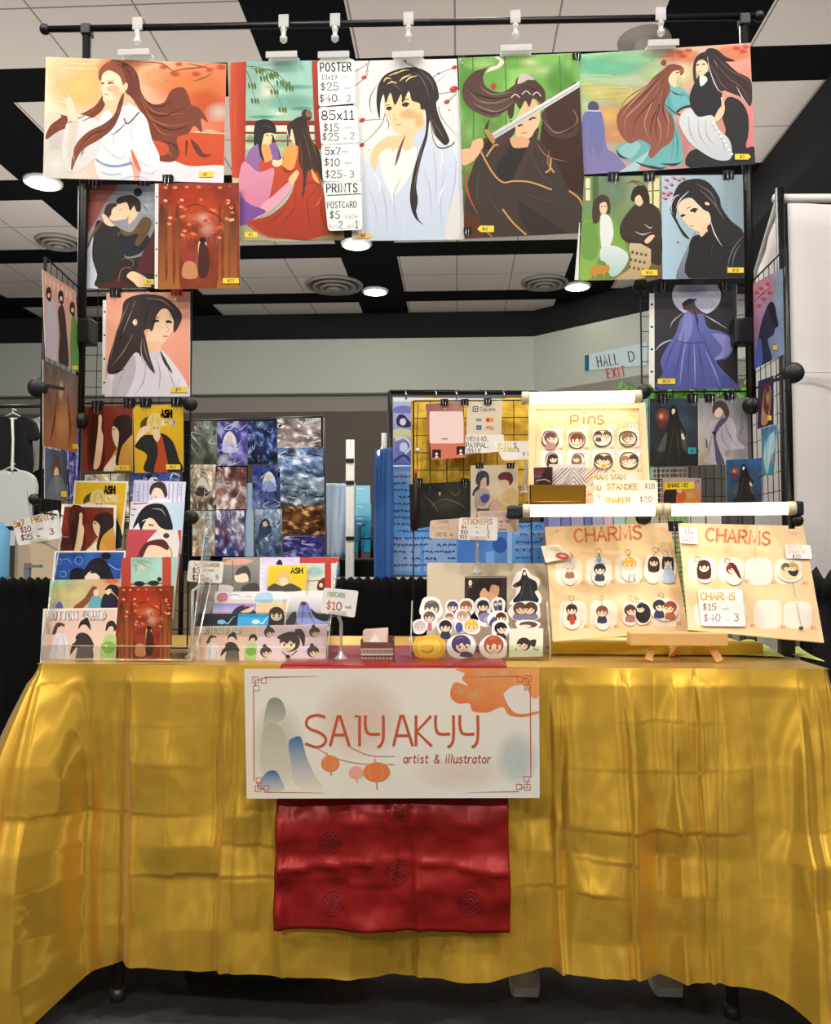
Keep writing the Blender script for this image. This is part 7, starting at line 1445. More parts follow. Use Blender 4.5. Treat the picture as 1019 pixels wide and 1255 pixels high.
e = empty('sticker_tray', ((p0.x + p1.x) / 2, yf + .05, TZ), 'clear acrylic tray packed with die-cut stickers in front of the silver board', 'display tray')
zt = TZ + .0075
for X in (p0.x, p1.x):
    MB().slab([(X, yf, zt), (X, yf, zt + .03), (X, yf + .07, zt + .135), (X, yf + .12, zt + .135), (X, yf + .12, zt)], (.003, 0, 0)).build('side_panel', 'clear_acrylic', e); MB().tube([(X + .0015, yf, zt), (X + .0015, yf, zt + .03), (X + .0015, yf + .07, zt + .135)], .0018, 6).build('polished_edge', 'acrylic_edge', e)
MB().box((p0.x, yf, zt - .002), (p1.x, yf + .12, zt)).build('base_plate', 'clear_acrylic', e); MB().box((p0.x, yf - .001, zt), (p1.x, yf + .002, zt + .03)).build('front_lip', 'clear_acrylic', e)
for u in (.26, .49, .70): X = p0.x + (p1.x - p0.x) * u; MB().box((X, yf, zt), (X + .002, yf + .05, zt + .05)).build('divider', 'clear_acrylic', e)
FG2 = (495, 480, 5.994)
tagstand([(408, 925), (688, 925), (690, 1095), (400, 1088)], [('STICKERS', 432, 972, 38, 'e0b44a', 7, .93), ('$4', 425, 1006, 24, RD, 4.5), ('for', 530, 1002, 10, GY_, 2), ('1', 612, 1004, 22, '6a3a5a', 4), ('$10', 420, 1042, 24, '8a3a48', 4.5), ('for', 535, 1038, 10, GY_, 2), ('3', 615, 1040, 24, '6a3a5a', 4), ('$15', 415, 1078, 24, '9a4a50', 4.5), ('for', 535, 1072, 10, GY_, 2), ('5', 615, 1076, 24, '6a3a5a', 4)], FG2, flat(2.30), 'white price card for the stickers', (PY(585, 700, 2.31).x, 2.31, PY(585, 703, 2.31).z))
# ============================================================ light bars, pins board, charm boards
mat('led_glow', 'fff3d6', emit=2.2, emc='fff0d0'); mat('led_cap', 'e8dcb4', .4); mat('bracket_dark', '1e2a28', .45)
def light_bar(pa, pb_, Ya, Yb, label, caps=(1, 1)):
    A, B = PY(*pa, Ya), PY(*pb_, Yb); d = (B - A).normalized(); e = empty('light_bar', (A + B) / 2, label, 'lamp')
    MB().tube([A, A + d * .018], .0165, 14).build('end_cap', 'led_cap', e); MB().tube([B - d * .018, B], .0165, 14).build('end_cap', 'led_cap', e)
    MB().tube([A + d * .018, B - d * .018], .0150, 14).build('lamp_tube', 'led_glow', e)
    MB().bar(A + Vector((0, .014, 0)), B + Vector((0, .014, 0)), .020, .008).build('back_rail', 'white_plastic', e)
    m = (A + B) / 2; L = (B - A).length
    l = bpy.data.lights.new('light_bar_lamp', 'AREA'); l.shape = 'RECTANGLE'; l.size = L * .9; l.size_y = .02; l.energy = (.13 if pa[1] < 500 else .25) * L / .35; l.color = (1, .90, .70)
    o = bpy.data.objects.new('light_bar_lamp', l); COL.objects.link(o); o.location = m + Vector((0, .01, -.018)); o.rotation_euler = (math.radians(28), 0, 0); o.parent = e; o.matrix_parent_inverse = Matrix.Translation(-Vector(e.location))
    return e, A, B
light_bar((640, 488), (786, 486), 2.13, 2.13, 'glowing white light bar above the pins board')
eb, A_l, B_l = light_bar((641, 626), (812, 625), 2.06, 2.04, 'glowing white light bar below the pins board')
ec, A_r, B_r = light_bar((813, 625), (975, 623), 2.04, 2.01, 'glowing white light bar reaching right to the black wing post')
MB().bar(A_l + Vector((-.035, .02, -.003)), A_l + Vector((.004, .01, -.003)), .034, .034, bev=.008).build('end_bracket', 'bracket_dark', eb)
MB().tube([A_l + Vector((-.02, .02, 0)), Vector((A_l.x - .02, 2.38, A_l.z))], .007, 8).build('support_arm', 'black_metal', eb)
MB().bar(B_r + Vector((-.006, .004, 0)), B_r + Vector((.016, .012, 0)), .034, .03, bev=.006).build('end_bracket', 'bracket_dark', ec)

# ---- the pins board
FH2 = (640, 495, 6.369); pp = lean(2.14, PY(700, 620, 2.14).z, 9)
mat('cream_frame', 'ead7a6', .5)
pe_ = empty('pins_board', pp.at(720, 622), 'cream framed PINS board between the two light bars', 'display board')
def pinsart(a):
    a.G([(105, 45), (915, 42), (960, 800), (85, 800)], ['f7d7a2', 'f5d4a0', 'f3dcb4', 'f4deb8'], n=8)
    for b in ([140, 110, 150, 85, 190, 75, 170, 95], [130, 130, 145, 100, 180, 90], [890, 90, 860, 78, 830, 75, 850, 90], [885, 115, 870, 95, 840, 88]): a.S('eba878', b, 6)
    for c in range(4):
        for r in range(2): a.P('fbf1e2', rrect(150 + c * 200, 195 + r * 165, 320 + c * 200, 335 + r * 165, 30), sm=0)
    OO = 'ee8a5e'
    a.S(OO, [382, 92, 380, 158], 15, sm=0); a.S(OO, [386, 95, 425, 90, 440, 112, 425, 132, 386, 130], 15); a.S(OO, [484, 98, 482, 155], 15, sm=0); a.E(OO, 485, 72, 8); a.S(OO, [518, 155, 520, 100], 15, sm=0); a.S(OO, [520, 112, 548, 98, 568, 115, 568, 155], 15); a.S(OO, [635, 100, 605, 92, 590, 108, 610, 124, 638, 138, 620, 158, 588, 152], 14)
    for x, y in ((305, 352), (505, 348), (705, 345), (900, 340), (500, 522), (715, 522), (915, 520), (530, 705)): a.T('#6', x - 14, y + 10, 18, 'ee9a72', 3)
    for x, y in ((290, 196), (490, 190), (700, 183), (870, 178), (300, 385), (500, 385), (715, 372), (905, 372)): a.R('fdf8ee', x - 34, y - 18, x + 34, y + 14); a.T('$ 8', x - 20, y + 8, 18, '8a80b0', 2.5)
sheet('backing_card', pp, [(60, 5), (955, 0), (1003, 815), (55, 815)], pinsart, fr=FH2, parent=pe_, col='f2e6c4', th=.006)
a = Art(pp, FH2); w = MB()
F4 = [a.px(*p) for p in [(52, 2), (960, -4), (1008, 818), (48, 818)]]; I4 = [a.px(*p) for p in [(105, 45), (912, 40), (955, 785), (92, 785)]]
for i in range(4):
    j = (i + 1) % 4; w.slab([pp.at(*F4[i]), pp.at(*F4[j]), pp.at(*I4[j]), pp.at(*I4[i])], pp.n * .006)
w.build('frame', 'cream_frame', pe_)
GPN = 'pins on the pins board'
def pin(x, y, wd, h, d, lb, seed=0): diecut('pin', Plane(pp.o + pp.n * .0025, pp.n), FH2, x, y, wd, h, d, lb, 'pin', GPN, seed=seed, th=.0018, col='5a4238', amp=.04)
pin(220, 275, 130, 135, lambda a: (a.E('f3d8c0', 220, 275, 60, 62), head(a, 222, 262, 48, '7a4a60', side=1, robe='c08a8a')), 'mauve-haired pin at the top left of the pins board')
pin(428, 280, 130, 135, lambda a: (a.E('f8e6c8', 428, 282, 60, 62), head(a, 430, 275, 54, '8a4a3a')), 'auburn round-headed pin, second in the top row of the pins board', 1)
pin(628, 268, 145, 130, lambda a: (a.E('f4e8d8', 628, 268, 66, 60), head(a, 598, 240, 28, '4a3a34', robe='6a4a40'), head(a, 660, 240, 28, '6a5a48', robe='d9d4c0')), 'pin of two small standing figures, third in the top row', 2)
pin(828, 272, 140, 120, lambda a: (a.E('f7e2be', 828, 275, 62, 54), head(a, 826, 262, 46, '9a7a58', side=1), a.S('7a5a40', [775, 310, 830, 318, 890, 312], 8)), 'fawn pin of a figure lying down at the right of the top row', 3)
pin(235, 440, 95, 130, lambda a: (a.E('f4dcc8', 235, 440, 44, 58), head(a, 238, 425, 38, '3a2624', long=1, side=1)), 'dark long-haired pin above the box of cards on the pins board', 4)
pin(440, 440, 100, 120, lambda a: (a.E('f8e8d4', 440, 440, 46, 52), head(a, 432, 425, 34, '8a6048', long=1, side=-1, robe='f0e8e0')), 'pale-robed brown-haired pin in the second row of the pins board', 5)
pin(636, 447, 150, 130, lambda a: (a.E('f0d8a8', 636, 447, 70, 58), head(a, 605, 435, 40, '4a3a34', side=1), head(a, 668, 440, 40, '5f4636', side=-1), a.E('e0a83a', 640, 485, 22, 16)), 'pin of two dark heads together, third in the second row', 6)
pin(836, 442, 150, 130, lambda a: (a.E('f2dcb8', 836, 442, 68, 58), head(a, 805, 440, 38, 'a88058', side=1), head(a, 872, 430, 38, '4a3c34', side=-1)), 'pin of a fair and a dark head at the right of the second row', 7)
# tin of cards standing in front of the pins board
pf = flat(2.085); mat('brass_tin', 'c08a2c', .28, .85)
b = [pf.at(640 + x / 6.369, 495 + y / 6.369) for x, y in ((62, 632), (498, 632), (498, 782), (62, 782))]
e = empty('brass_tin', (b[3] + b[2]) / 2, 'shallow brass-coloured tin holding patterned cards beside the pins board', 'tin')
w = MB(); w.slab(b, (0, .003, 0)); w.slab([p + Vector((0, .027, 0)) for p in b], (0, .003, 0)); w.slab([b[0], b[0] + Vector((0, .03, 0)), b[3] + Vector((0, .03, 0)), b[3]], (.002, 0, 0)); w.slab([b[1], b[1] + Vector((0, .03, 0)), b[2] + Vector((0, .03, 0)), b[2]], (-.002, 0, 0)); w.slab([b[3], b[2], b[2] + Vector((0, .03, 0)), b[3] + Vector((0, .03, 0))], (0, 0, .002)); w.build('tin_body', 'brass_tin', e)
w = MB(); z_ = b[3].z + .006; w.tube([(b[3].x, 2.084, z_), (b[2].x, 2.084, z_)], .0016, 6).build('rolled_rim', 'brass_tin', e)
def cv(a):
    a.R('efe6dc', 210, 470, 500, 700)
    for k in range(-2, 12):
        x = 205 + k * 30; a.S(['b86a98', '9aa888', 'd9b8c4', 'a8a49a'][k % 4], [x, 640, x + 150, 500], 11, sm=0)
    a.P('e9e2d8', [410, 490, 500, 620, 500, 700, 320, 700, 300, 640], sm=0)
    for k, c in enumerate(('c88a9c', '9aa888', 'b86a98', 'a8a49a')): a.S(c, [300 + k * 10, 660 + k * 0, 405, 500 + k * 34, 500, 620 + k * 34], 11, sm=0)
sheet('patterned_card', flat(2.100), [(222, 492), (408, 486), (496, 600), (496, 770), (215, 770)], cv, 'cream card with pink and green chevron stripes standing in the brass tin', 'card', 'cards in the brass tin', fr=FH2, th=.001, outline=[(222, 492), (408, 486), (496, 610), (496, 770), (215, 770)])
sheet('patterned_card', flat(2.094), [(92, 498), (240, 492), (236, 770), (95, 770)], lambda a: (a.R('5a2a34', 80, 480, 245, 780, c2='6a3a3a'), a.B('8a4a58', 140, 540, 50, 40, .8), a.P('3a2420', [150, 560, 220, 480, 225, 640, 130, 640], n=3), a.S('c9a08a', [110, 600, 180, 590, 220, 610], 9), a.S('8f6a5a', [100, 560, 150, 570], 8)), 'dark maroon printed card standing at the left of the brass tin', 'card', 'cards in the brass tin', fr=FH2, th=.001, col='5a2a34')
YL = 'e6bc48'
sheet('price_tag', flat(2.072), [(555, 540), (900, 536), (905, 598), (1052, 596), (1060, 790), (560, 790)],
      lambda a: (a.T('RAN WAN', 566, 590, 40, YL, 9, ww=1.0), a.T('NU', 562, 675, 36, YL, 8, .9), a.T('STANDEE', 665, 668, 42, YL, 9, .98), a.T('$18', 958, 660, 38, 'b07a78', 4.5), a.T('SE', 588, 732, 22, '6a5a50', 3), a.S('6a5a50', [562, 752, 645, 750], 3, sm=0), a.T('SHAKER', 650, 772, 40, YL, 9, .98), a.T('$20', 920, 764, 40, 'a8505e', 5)),
      'cream hand-lettered price card for standee and shaker on the pins board', 'price tag', 'small price tags on clear stands', fr=FH2, col='faf3e0', th=.0015, outline=[(555, 540), (900, 536), (905, 598), (1040, 594), (1060, 612), (1062, 776), (1046, 792), (560, 790)])
tagstand([(650, 362), (935, 364), (1016, 492), (732, 508)], [('PINS', 700, 412, 34, 'f0d850', 8, 1.5), ('STANDEES', 690, 440, 24, 'f0d850', 6, 1), ('$ 15', 878, 468, 22, '6a5a8a', 3.5)], FG2, flat(2.26), 'yellow-lettered price card left of the pins board', None)
e = empty('tag_stand', PY(645, 604, 2.28), 'clear twisted stand holding the yellow-lettered price card', 'tag stand', 'clear tag stands'); w = MB()
w.tube([PY(644, 604, 2.27), PY(642, 590, 2.27), PY(646, 578, 2.27), PY(643, 566, 2.262)], [.008, .006, .007, .004], 8).build('stem', 'acrylic_edge', e); MB().lathe([(0, 0), (.016, 0), (.016, .004), (.004, .01), (0, .01)], PY(645, 605, 2.272), 'Z', 12).build('base', 'acrylic_edge', e)

# ---- the charm boards on easel and block
FM2 = (660, 635, 5.363); FN = (820, 620, 5.12)
p1 = lean_yaw(750, 785, 2.15, 22, 3); p2 = lean_yaw(925, 785, 2.10, 24, 8)
def board_art(L, q, cells, numbers, lx):
    def d(a):
        a.G(q, ['f3d3a2', 'f0cd9c', 'efcda0', 'f2cfa2'], nz=.03, n=8)
        a.B('f6dcb0', (q[0][0] + q[1][0]) / 2, (q[0][1] + q[2][1]) / 2, 300, 120, .5)
        O2 = 'e98a62'
        for (x, y, s) in L:
            for b in ([0, 60, 8, 30, 50, 12, 30, 36], [8, 78, 20, 40, 60, 26], [30, 30, 60, 18, 90, 18]): a.S('ecac7c', [x + b[i] * (s if i % 2 == 0 else 1) if i % 2 == 0 else y + b[i] for i in range(len(b))], 5)
        for c in cells: a.P('fbf0e0', rrect(*c, 50), sm=0, al=.9)
        x, y, h, rot, ww, sp = lx; a.T('CHARMS', x, y, h, O2, h * .2, sp, rot, ww)
        for (x, y) in numbers: a.T('#5', x, y, 20, 'e98a62', 3.5)
    return d
q1 = [(44, 58), (866, 30), (988, 742), (96, 810)]
B1 = tag(sheet('charm_board', p1, q1, board_art([(80, 60, 1), (860, 50, -1)], q1, [(115, 265, 290, 440), (312, 262, 485, 440), (505, 250, 680, 430), (705, 255, 890, 420), (138, 545, 320, 720), (340, 540, 520, 715), (555, 540, 730, 705), (750, 540, 930, 715)], [(278, 438), (475, 428), (670, 422), (300, 722), (500, 722), (705, 708), (910, 702)], (240, 158, 84, -3, 1.02, .98)), fr=FM2, col='f6ead2', th=.005), 'peach CHARMS board crowded with eight acrylic charms, left of the pair', 'display board', 'charm boards')
q2 = [(62, 108), (846, 126), (976, 858), (126, 776)]
B2 = tag(sheet('charm_board', p2, q2, board_art([(80, 125, 1), (835, 150, -1)], q2, [(120, 325, 300, 480), (310, 325, 470, 480), (480, 325, 650, 495), (665, 330, 840, 490), (160, 600, 490, 755), (535, 590, 710, 770), (720, 600, 900, 770)], [(480, 482), (645, 490), (840, 495), (512, 762), (705, 772), (892, 776)], (232, 218, 78, 4, 1.0, .98)), fr=FN, col='f6ead2', th=.005), 'peach CHARMS board with three charms and empty cells, right of the pair', 'display board', 'charm boards')
def charm(pl, fr, x, y, w_, h_, d, lb, top, grp='acrylic charms on the charm boards', seed=0, col='efe6dc', ringc='chrome'):
    p = Plane(pl.o + pl.n * .0038, pl.n)
    o = diecut('charm', p, fr, x, y, w_, h_, d, lb, 'charm', grp, seed=seed, th=.003, col=col, amp=.05)
    a = Art(p, fr); c = p.at(*a.px(*top)); s = (p.at(*a.px(top[0] + 1, top[1])) - c).length * 17
    ux = (p.at(*a.px(top[0] + 5, top[1])) - c).normalized(); uy = p.n.cross(ux)
    MB().tube([c + (ux * math.cos(t) + uy * math.sin(t)) * s for t in [2 * math.pi * i / 14 for i in range(15)]], .0007, 5).build('split_ring', ringc, o)
    b = p.at(*a.px(x, y - h_ / 2 + 6)); MB().tube([c - uy * s, (c + b) / 2 - uy * s * .5 + p.n * .001, b], .0009, 5).build('link_chain', ringc, o)
    return o
charm(p1, FM2, 205, 365, 100, 150, lambda a: head(a, 207, 320, 38, 'd8cfd2', robe='9a6a50'), 'white-haired charm at the top left of the crowded charm board', (212, 245))
charm(p1, FM2, 408, 365, 110, 160, lambda a: (head(a, 405, 335, 40, '2a2a38', robe='3a4060'), a.S('a8bcd8', [370, 300, 405, 292, 440, 302], 8), a.P('7fb0d8', [385, 285, 392, 245, 405, 232, 415, 285], n=2)), 'dark charm with a pale blue hat, second in the top row', (398, 215))
charm(p1, FM2, 600, 335, 110, 165, lambda a: (head(a, 600, 300, 46, 'e8b848', h2='f4dc90'), a.S('3a3438', [605, 370, 595, 400, 600, 415], 5), a.S('3a3438', [632, 370, 630, 400, 640, 412], 5)), 'golden-haired charm in the middle of the top row', (590, 222), ringc='brass_tin')
charm(p1, FM2, 750, 335, 110, 190, lambda a: head(a, 760, 285, 36, '3a2624', long=1, robe='4a4248'), 'black and maroon robed charm near the right of the top row', (775, 205))
charm(p1, FM2, 855, 335, 100, 195, lambda a: (a.P('a8bcd0', [830, 330, 880, 330, 900, 420, 820, 420], n=2), head(a, 852, 285, 36, '2c2a30', long=0), a.P('2c2a30', [815, 270, 830, 250, 830, 330, 815, 330]), a.P('2c2a30', [875, 260, 890, 270, 890, 350, 880, 330])), 'pale blue robed charm at the top right of the crowded charm board', (835, 225), seed=1)
charm(p1, FM2, 220, 645, 120, 170, lambda a: (head(a, 220, 600, 38, '3a2c2c', robe='7a4a3a'), a.P('c04a3a', [205, 660, 230, 640, 240, 690, 215, 700])), 'dark-haired charm with a red sash at the lower left', (218, 520))
charm(p1, FM2, 420, 650, 110, 165, lambda a: (head(a, 420, 612, 40, '8a4a30', robe='3a3a58')), 'brown-haired charm, second in the lower row', (412, 520))
charm(p1, FM2, 600, 635, 100, 140, lambda a: (head(a, 605, 605, 40, '5a3430', side=1, robe='b07a70')), 'maroon-haired charm facing right in the lower row', (610, 520))
charm(p1, FM2, 690, 625, 110, 150, lambda a: (a.E('2a2628', 690, 625, 50, 66), head(a, 680, 590, 34, '241f22', side=-1, robe='2a2628')), 'black-robed charm facing left in the lower row', (640, 535), seed=2)
charm(p1, FM2, 830, 598, 170, 155, lambda a: (head(a, 795, 575, 42, '2c2c44', side=1, robe='33406a'), head(a, 868, 585, 42, '9a4a30', side=-1, robe='b06a40')), 'charm of a navy and a russet head close together', (808, 505))
charm(p2, FN, 225, 410, 105, 150, lambda a: head(a, 222, 378, 42, '4a201c', long=1, robe='6a2a28'), 'dark maroon long-haired charm at the top left of the sparse charm board', (180, 335), ringc='black_wire')
charm(p2, FN, 408, 425, 110, 140, lambda a: (head(a, 395, 395, 36, '7a3026', side=1, robe='efd8c0'), a.P('5a2420', [385, 360, 420, 370, 455, 450, 440, 450], n=2)), 'cream charm with dark red hair, second on the sparse charm board', (368, 345), ringc='black_wire')
charm(p2, FN, 762, 408, 150, 140, lambda a: (a.E('e8d4a0', 762, 408, 68, 62), a.P('2a2a38', [745, 400, 780, 410, 815, 400, 800, 440, 765, 435]), head(a, 735, 385, 28, '6a5a44', side=1), head(a, 785, 385, 26, 'c8a058', side=-1)), 'round golden charm hanging by a long chain at the right', (765, 350))
a = Art(Plane(p2.o + p2.n * .005, p2.n), FN); e = empty('charm_chain', a.pl.at(*a.px(832, 765)), 'thin long chain with a small brown bead on the right charm board', 'chain')
MB().tube([a.pl.at(*a.px(778, 478)), a.pl.at(*a.px(806, 620)), a.pl.at(*a.px(832, 755))], .0006, 5).build('chain', 'chrome', e); MB().ball(a.pl.at(*a.px(832, 765)), .006, .003, .004, n=6).build('bead', 'leg_metal', e)
sheet('price_tag', Plane(p2.o + p2.n * .006, p2.n), [(182, 526), (460, 524), (485, 756), (205, 752)], pc([('CHARMS', 200, 590, 44, 'e8b850', 9, .92), ('$15', 214, 654, 40, '9a3a44', 5.5, 1), ('each', 340, 652, 14, 'c8a8a0', 2.5), ('$40', 220, 724, 44, 'a8404a', 5.5, 1), ('for', 360, 722, 14, 'c8a8a0', 2.5), ('3', 412, 722, 44, '6a3a4a', 5.5)]), 'white price card lettered CHARMS with two prices, on the sparse board', 'price tag', 'small price tags on clear stands', fr=FN, col='f9f5f0', th=.0015, rnd=18)
sheet('price_tag', Plane(p2.o + p2.n * .006, p2.n), [(728, 244), (890, 246), (902, 332), (738, 330)], pc([('PHONE', 752, 268, 20, 'eab0a0', 3), ('CHARMS', 748, 298, 22, 'eab0a0', 3.5, .9), ('$25', 778, 328, 22, '5a4a6a', 3.5)]), 'small white price card at the top right corner of the sparse board', 'price tag', 'small price tags on clear stands', fr=FN, col='f9efe8', th=.0015, rnd=12)
sheet('price_tag', Plane(p2.o + p2.n * .007, p2.n), [(62, 134), (178, 136), (184, 240), (74, 234)], pc([('UA', 106, 176, 30, 'e07a70', 5), ('IAN', 88, 226, 32, 'd8705e', 5)]), 'small white card with red letters where the two charm boards meet', 'price tag', 'small price tags on clear stands', fr=FN, col='f7f2ee', th=.0015, rnd=10)
sheet('price_tag', Plane(p1.o + p1.n * .016, p1.n), [(20, 182), (140, 174), (230, 250), (225, 272), (50, 292)], lambda a: (a.T('TASSEL', 50, 212, 24, 'd8dca8', 5, .8), a.E('d05a5e', 160, 250, 46, 22, 8), a.E('f0c0b8', 160, 248, 24, 9, 8)), 'cream card with a red eye-shaped mark at the left edge of the crowded board', 'price tag', 'small price tags on clear stands', fr=FM2, col='f6efe2', th=.0015, outline=[(18, 184), (140, 174), (158, 205), (206, 222), (212, 262), (48, 292)])
binder(828, 645, 2.22, 16, 'large black binder clip joining the two charm boards', depth=.02)
mat('easel_wood', 'd8ad70', .5, vary=.12, vscale=25)
ey = 2.10; zl0, zl1 = PY(800, 790, ey).z, PY(800, 774, ey).z
e = empty('tabletop_easel', (PY(832, 800, ey).x, ey, TZ), 'small wooden easel with a wide ledge carrying the charm boards', 'easel')
MB().box((PY(773, 785, ey - .03).x, ey - .03, zl0), (PY(893, 785, ey - .03).x, ey + .015, zl1), bev=.003).build('ledge', 'easel_wood', e)
for px0, px1 in ((800, 791), (864, 876)):
    t = PY(px0, 780, ey + .01); b = PZ(px1, 808, TZ + .004); MB().bar(t, (b.x, ey - .012, TZ + .0045), .018, .012, bev=.002).build('front_leg', 'easel_wood', e)
t = PY(833, 780, ey + .02); MB().bar((t.x, ey + .02, zl0 + .0), (t.x, 2.215, TZ + .004), .016, .012, bev=.002).build('rear_leg', 'easel_wood', e)
MB().bar((t.x, ey + .085, zl0 - .02), (t.x, ey + .15, zl1 + .11), .02, .01, bev=.002).build('upright', 'easel_wood', e)
mat('yellow_wrap', 'd9bd3a', .6, vary=.1)
bx0, bx1 = PY(676, 790, 2.20).x, PY(985, 790, 2.20).x
w = MB(); w.box((bx0, 2.225, TZ + .003), (bx1 - .09, 2.275, PY(720, 787, 2.225).z), bev=.003); o = w.build('riser_block', 'yellow_wrap'); tag(o, 'low block wrapped in yellow paper under the charm boards', 'riser')
mat('lime_paper', 'cbd76a', .7)
for k, (q, lb_) in enumerate(((([(845, 801), (962, 806), (935, 790), (900, 790)]), 'folded yellow-green paper lying under the right charm board'), (([(968, 803), (1012, 812), (985, 800), (972, 798)]), 'yellow-green paper scrap at the right end of the table'))):
    pts = [PZ(x, y, TZ + .004) for x, y in q]; c = sum(pts, Vector()) / 4; m = MB(); g = []
    N = 8
    for j in range(N + 1):
        for i in range(N + 1):
            p = pts[3].lerp(pts[2], i / N).lerp(pts[0].lerp(pts[1], i / N), j / N); p.z += .003 + .012 * abs(math.sin(i / N * 3.1)) * (1 - j / N); g.append(p)
    m.add(g, [(j * 9 + i, j * 9 + i + 1, (j + 1) * 9 + i + 1, (j + 1) * 9 + i) for j in range(N) for i in range(N)]); o = m.build('paper_scrap', 'lime_paper'); s = o.modifiers.new('t', 'SOLIDIFY'); s.thickness = .0008; tag(o, lb_, 'paper')
o = MB().box((PY(955, 800, 2.24).x, 2.22, TZ + .003), (PY(972, 800, 2.24).x, 2.25, PY(960, 775, 2.24).z), bev=.003).build('black_prop', 'black_plastic'); tag(o, 'black block propping up the right end of the sparse charm board', 'prop')

# ---- payment signs on the wire panel with the yellow cloth
GY2 = 2.36
x0, x1 = PY(507, 560, GY2).x, PY(651, 560, GY2).x; zt_ = PY(570, 491, GY2).z; zb_ = PY(570, 640, GY2).z
e = empty('grid_rack', ((x0 + x1) / 2, GY2, TZ), 'black wire panel in the middle of the table holding the payment signs', 'wire grid rack')
wire_panel(MB(), [Vector((x0, GY2, zt_)), Vector((x1, GY2, zt_)), Vector((x1, GY2, zb_)), Vector((x0, GY2, zb_))], 7, 7, r=.0013).build('wire_panel', 'black_wire', e)
for x in (x0, x1): MB().tube([(x, GY2, TZ + .003), (x, GY2, zb_)], .0025, 6).build('leg', 'black_wire', e)
for px, py in ((652, 622),): connector(e, PY(px, py, GY2 - .02), r=.02)
mat('yellow_cloth', 'deb22a', .7, sheen=.3, vary=.06)
w = MB(); g = []; NX, NZ = 60, 50
X0, X1, ZT, ZB = PY(504, 560, 2.40).x, PY(655, 560, 2.40).x, PY(570, 490, 2.40).z, PY(570, 632, 2.40).z
for j in range(NZ + 1):
    for i in range(NX + 1):
        u, v = i / NX, j / NZ; x = X0 + (X1 - X0) * u; z = ZT + (ZB - ZT) * v
        g.append((x, 2.40 + .012 * noise.fractal(Vector((u * 5, v * 4, 8)), 1, 2, 3) + .008 * math.sin(u * 22 + v * 5) * (.3 + v), z + .004 * math.sin(u * 9)))
w.add(g, [(j * (NX + 1) + i, j * (NX + 1) + i + 1, (j + 1) * (NX + 1) + i + 1, (j + 1) * (NX + 1) + i) for j in range(NZ) for i in range(NX)], 0, True); o = w.build('yellow_cloth', 'yellow_cloth'); tag(o, 'yellow cloth hanging behind the wire panel with the payment signs', 'cloth'); s = o.modifiers.new('t', 'SOLIDIFY'); s.thickness = .001
PP = flat(GY2 - .012)
def pay(a):
    a.G([(160, 90), (432, 70), (462, 480), (205, 500)], ['8f5f5c', 'b08078', 'e0806a', 'dd7a66'], n=6)
    a.P('f1d5cf', rrect(190, 145, 440, 380, 12), sm=0); a.P('e2846c', [(190, 395), (455, 375), (465, 485), (205, 500)], sm=0, al=.8); a.T('venmo', 275, 352, 14, 'c08a80', 3)
    for x, y in ((210, 425), (388, 402)): a.R('3a201e', x, y, x + 64, y + 62); a.E('f0d8c0', x + 32, y + 28, 12, 16); a.P('201414', [x + 16, y + 40, x + 20, y + 12, x + 34, y + 8, x + 46, y + 18, x + 50, y + 44, x + 40, y + 30, x + 30, y + 18], n=2); a.P('e6dcd6', [x + 18, y + 60, x + 32, y + 46, x + 48, y + 60])
sheet('payment_sign', PP, [(160, 92), (430, 72), (462, 482), (206, 500)], pay, 'rounded pink payment card with a pale blank square, left of the cream card', 'sign', 'payment signs', fr=FG2, col='c98478', th=.001, rnd=22)
def sq(a):
    a.G([(468, 80), (724, 64), (718, 330), (462, 330)], ['ddd2bd', 'd8ccb4', 'd5c8ae', 'd9cdb6'], n=3); K2 = '3a3634'
    a.S(K2, rrect(510, 110, 546, 146, 6) + [rrect(510, 110, 546, 146, 6)[0]], 7, sm=0); a.R(K2, 521, 121, 535, 135); a.T('Square', 560, 142, 26, '5a5654', 4, ww=1.15)
    a.T('VISA', 528, 216, 18, '4a4a5a', 4.5, ww=.8, slant=.15); a.E('c8402c', 620, 208, 17, 16); a.E('e0913a', 645, 208, 17, 16); a.R('2f4f9a', 534, 248, 572, 280); a.T('AMEX', 537, 268, 8, 'e8ecf4', 1.5, ww=.9); a.R('d9a890', 604, 250, 662, 280); a.T('DISC', 608, 270, 12, '6a5a50', 2); a.P('d8703a', [630, 280, 662, 262, 662, 280], sm=0)
sheet('payment_sign', PP, [(468, 80), (724, 64), (718, 335), (460, 335)], sq, 'cream card with a square mark and small bank-card logos', 'sign', 'payment signs', fr=FG2, col='ddd2bd', th=.001)
sheet('payment_sign', flat(GY2 - .016), [(455, 316), (735, 316), (738, 440), (450, 460)], pc([('VENMO,', 462, 362, 32, '2a2826', 5.5, 1, 0, 1.05), ('PAYPAL,', 458, 410, 34, '2a2826', 5.5, .95, 0, .95), ('ZELLE', 460, 452, 32, '3a3836', 5.5, .95, 0, .95)]), 'white card with three black hand-lettered words under the cream card', 'sign', 'payment signs', fr=FG2, col='ebe4dc', th=.001)
def darkp(a):
    a.G([(40, 680), (492, 655), (500, 940), (50, 1015)], ['23221f', '2e2e28', '2a2a25', '1c1b19'], nz=.4, n=10); a.B('4a4a3e', 320, 820, 130, 90, .7); a.E('c8a86a', 265, 750, 8, 14)
    for b in ([150, 760, 220, 830, 260, 900], [330, 720, 380, 760, 430, 720], [200, 840, 300, 790, 420, 830, 470, 880], [120, 800, 180, 880]): a.S('6a6a5e', b, 6, taper=1)
    for x in (190, 400, 450): a.S('8a9088', [x, 690, x + 5, 770], 9, taper=1, al=.6)
sheet('art_print', flat(GY2 - .014), [(40, 680), (492, 655), (500, 940), (50, 1016)], darkp, 'wide nearly black glossy print clipped low on the payment panel', 'art print', fr=FG2, col='1c1b19', th=.001, mats=('sleeved_print',))
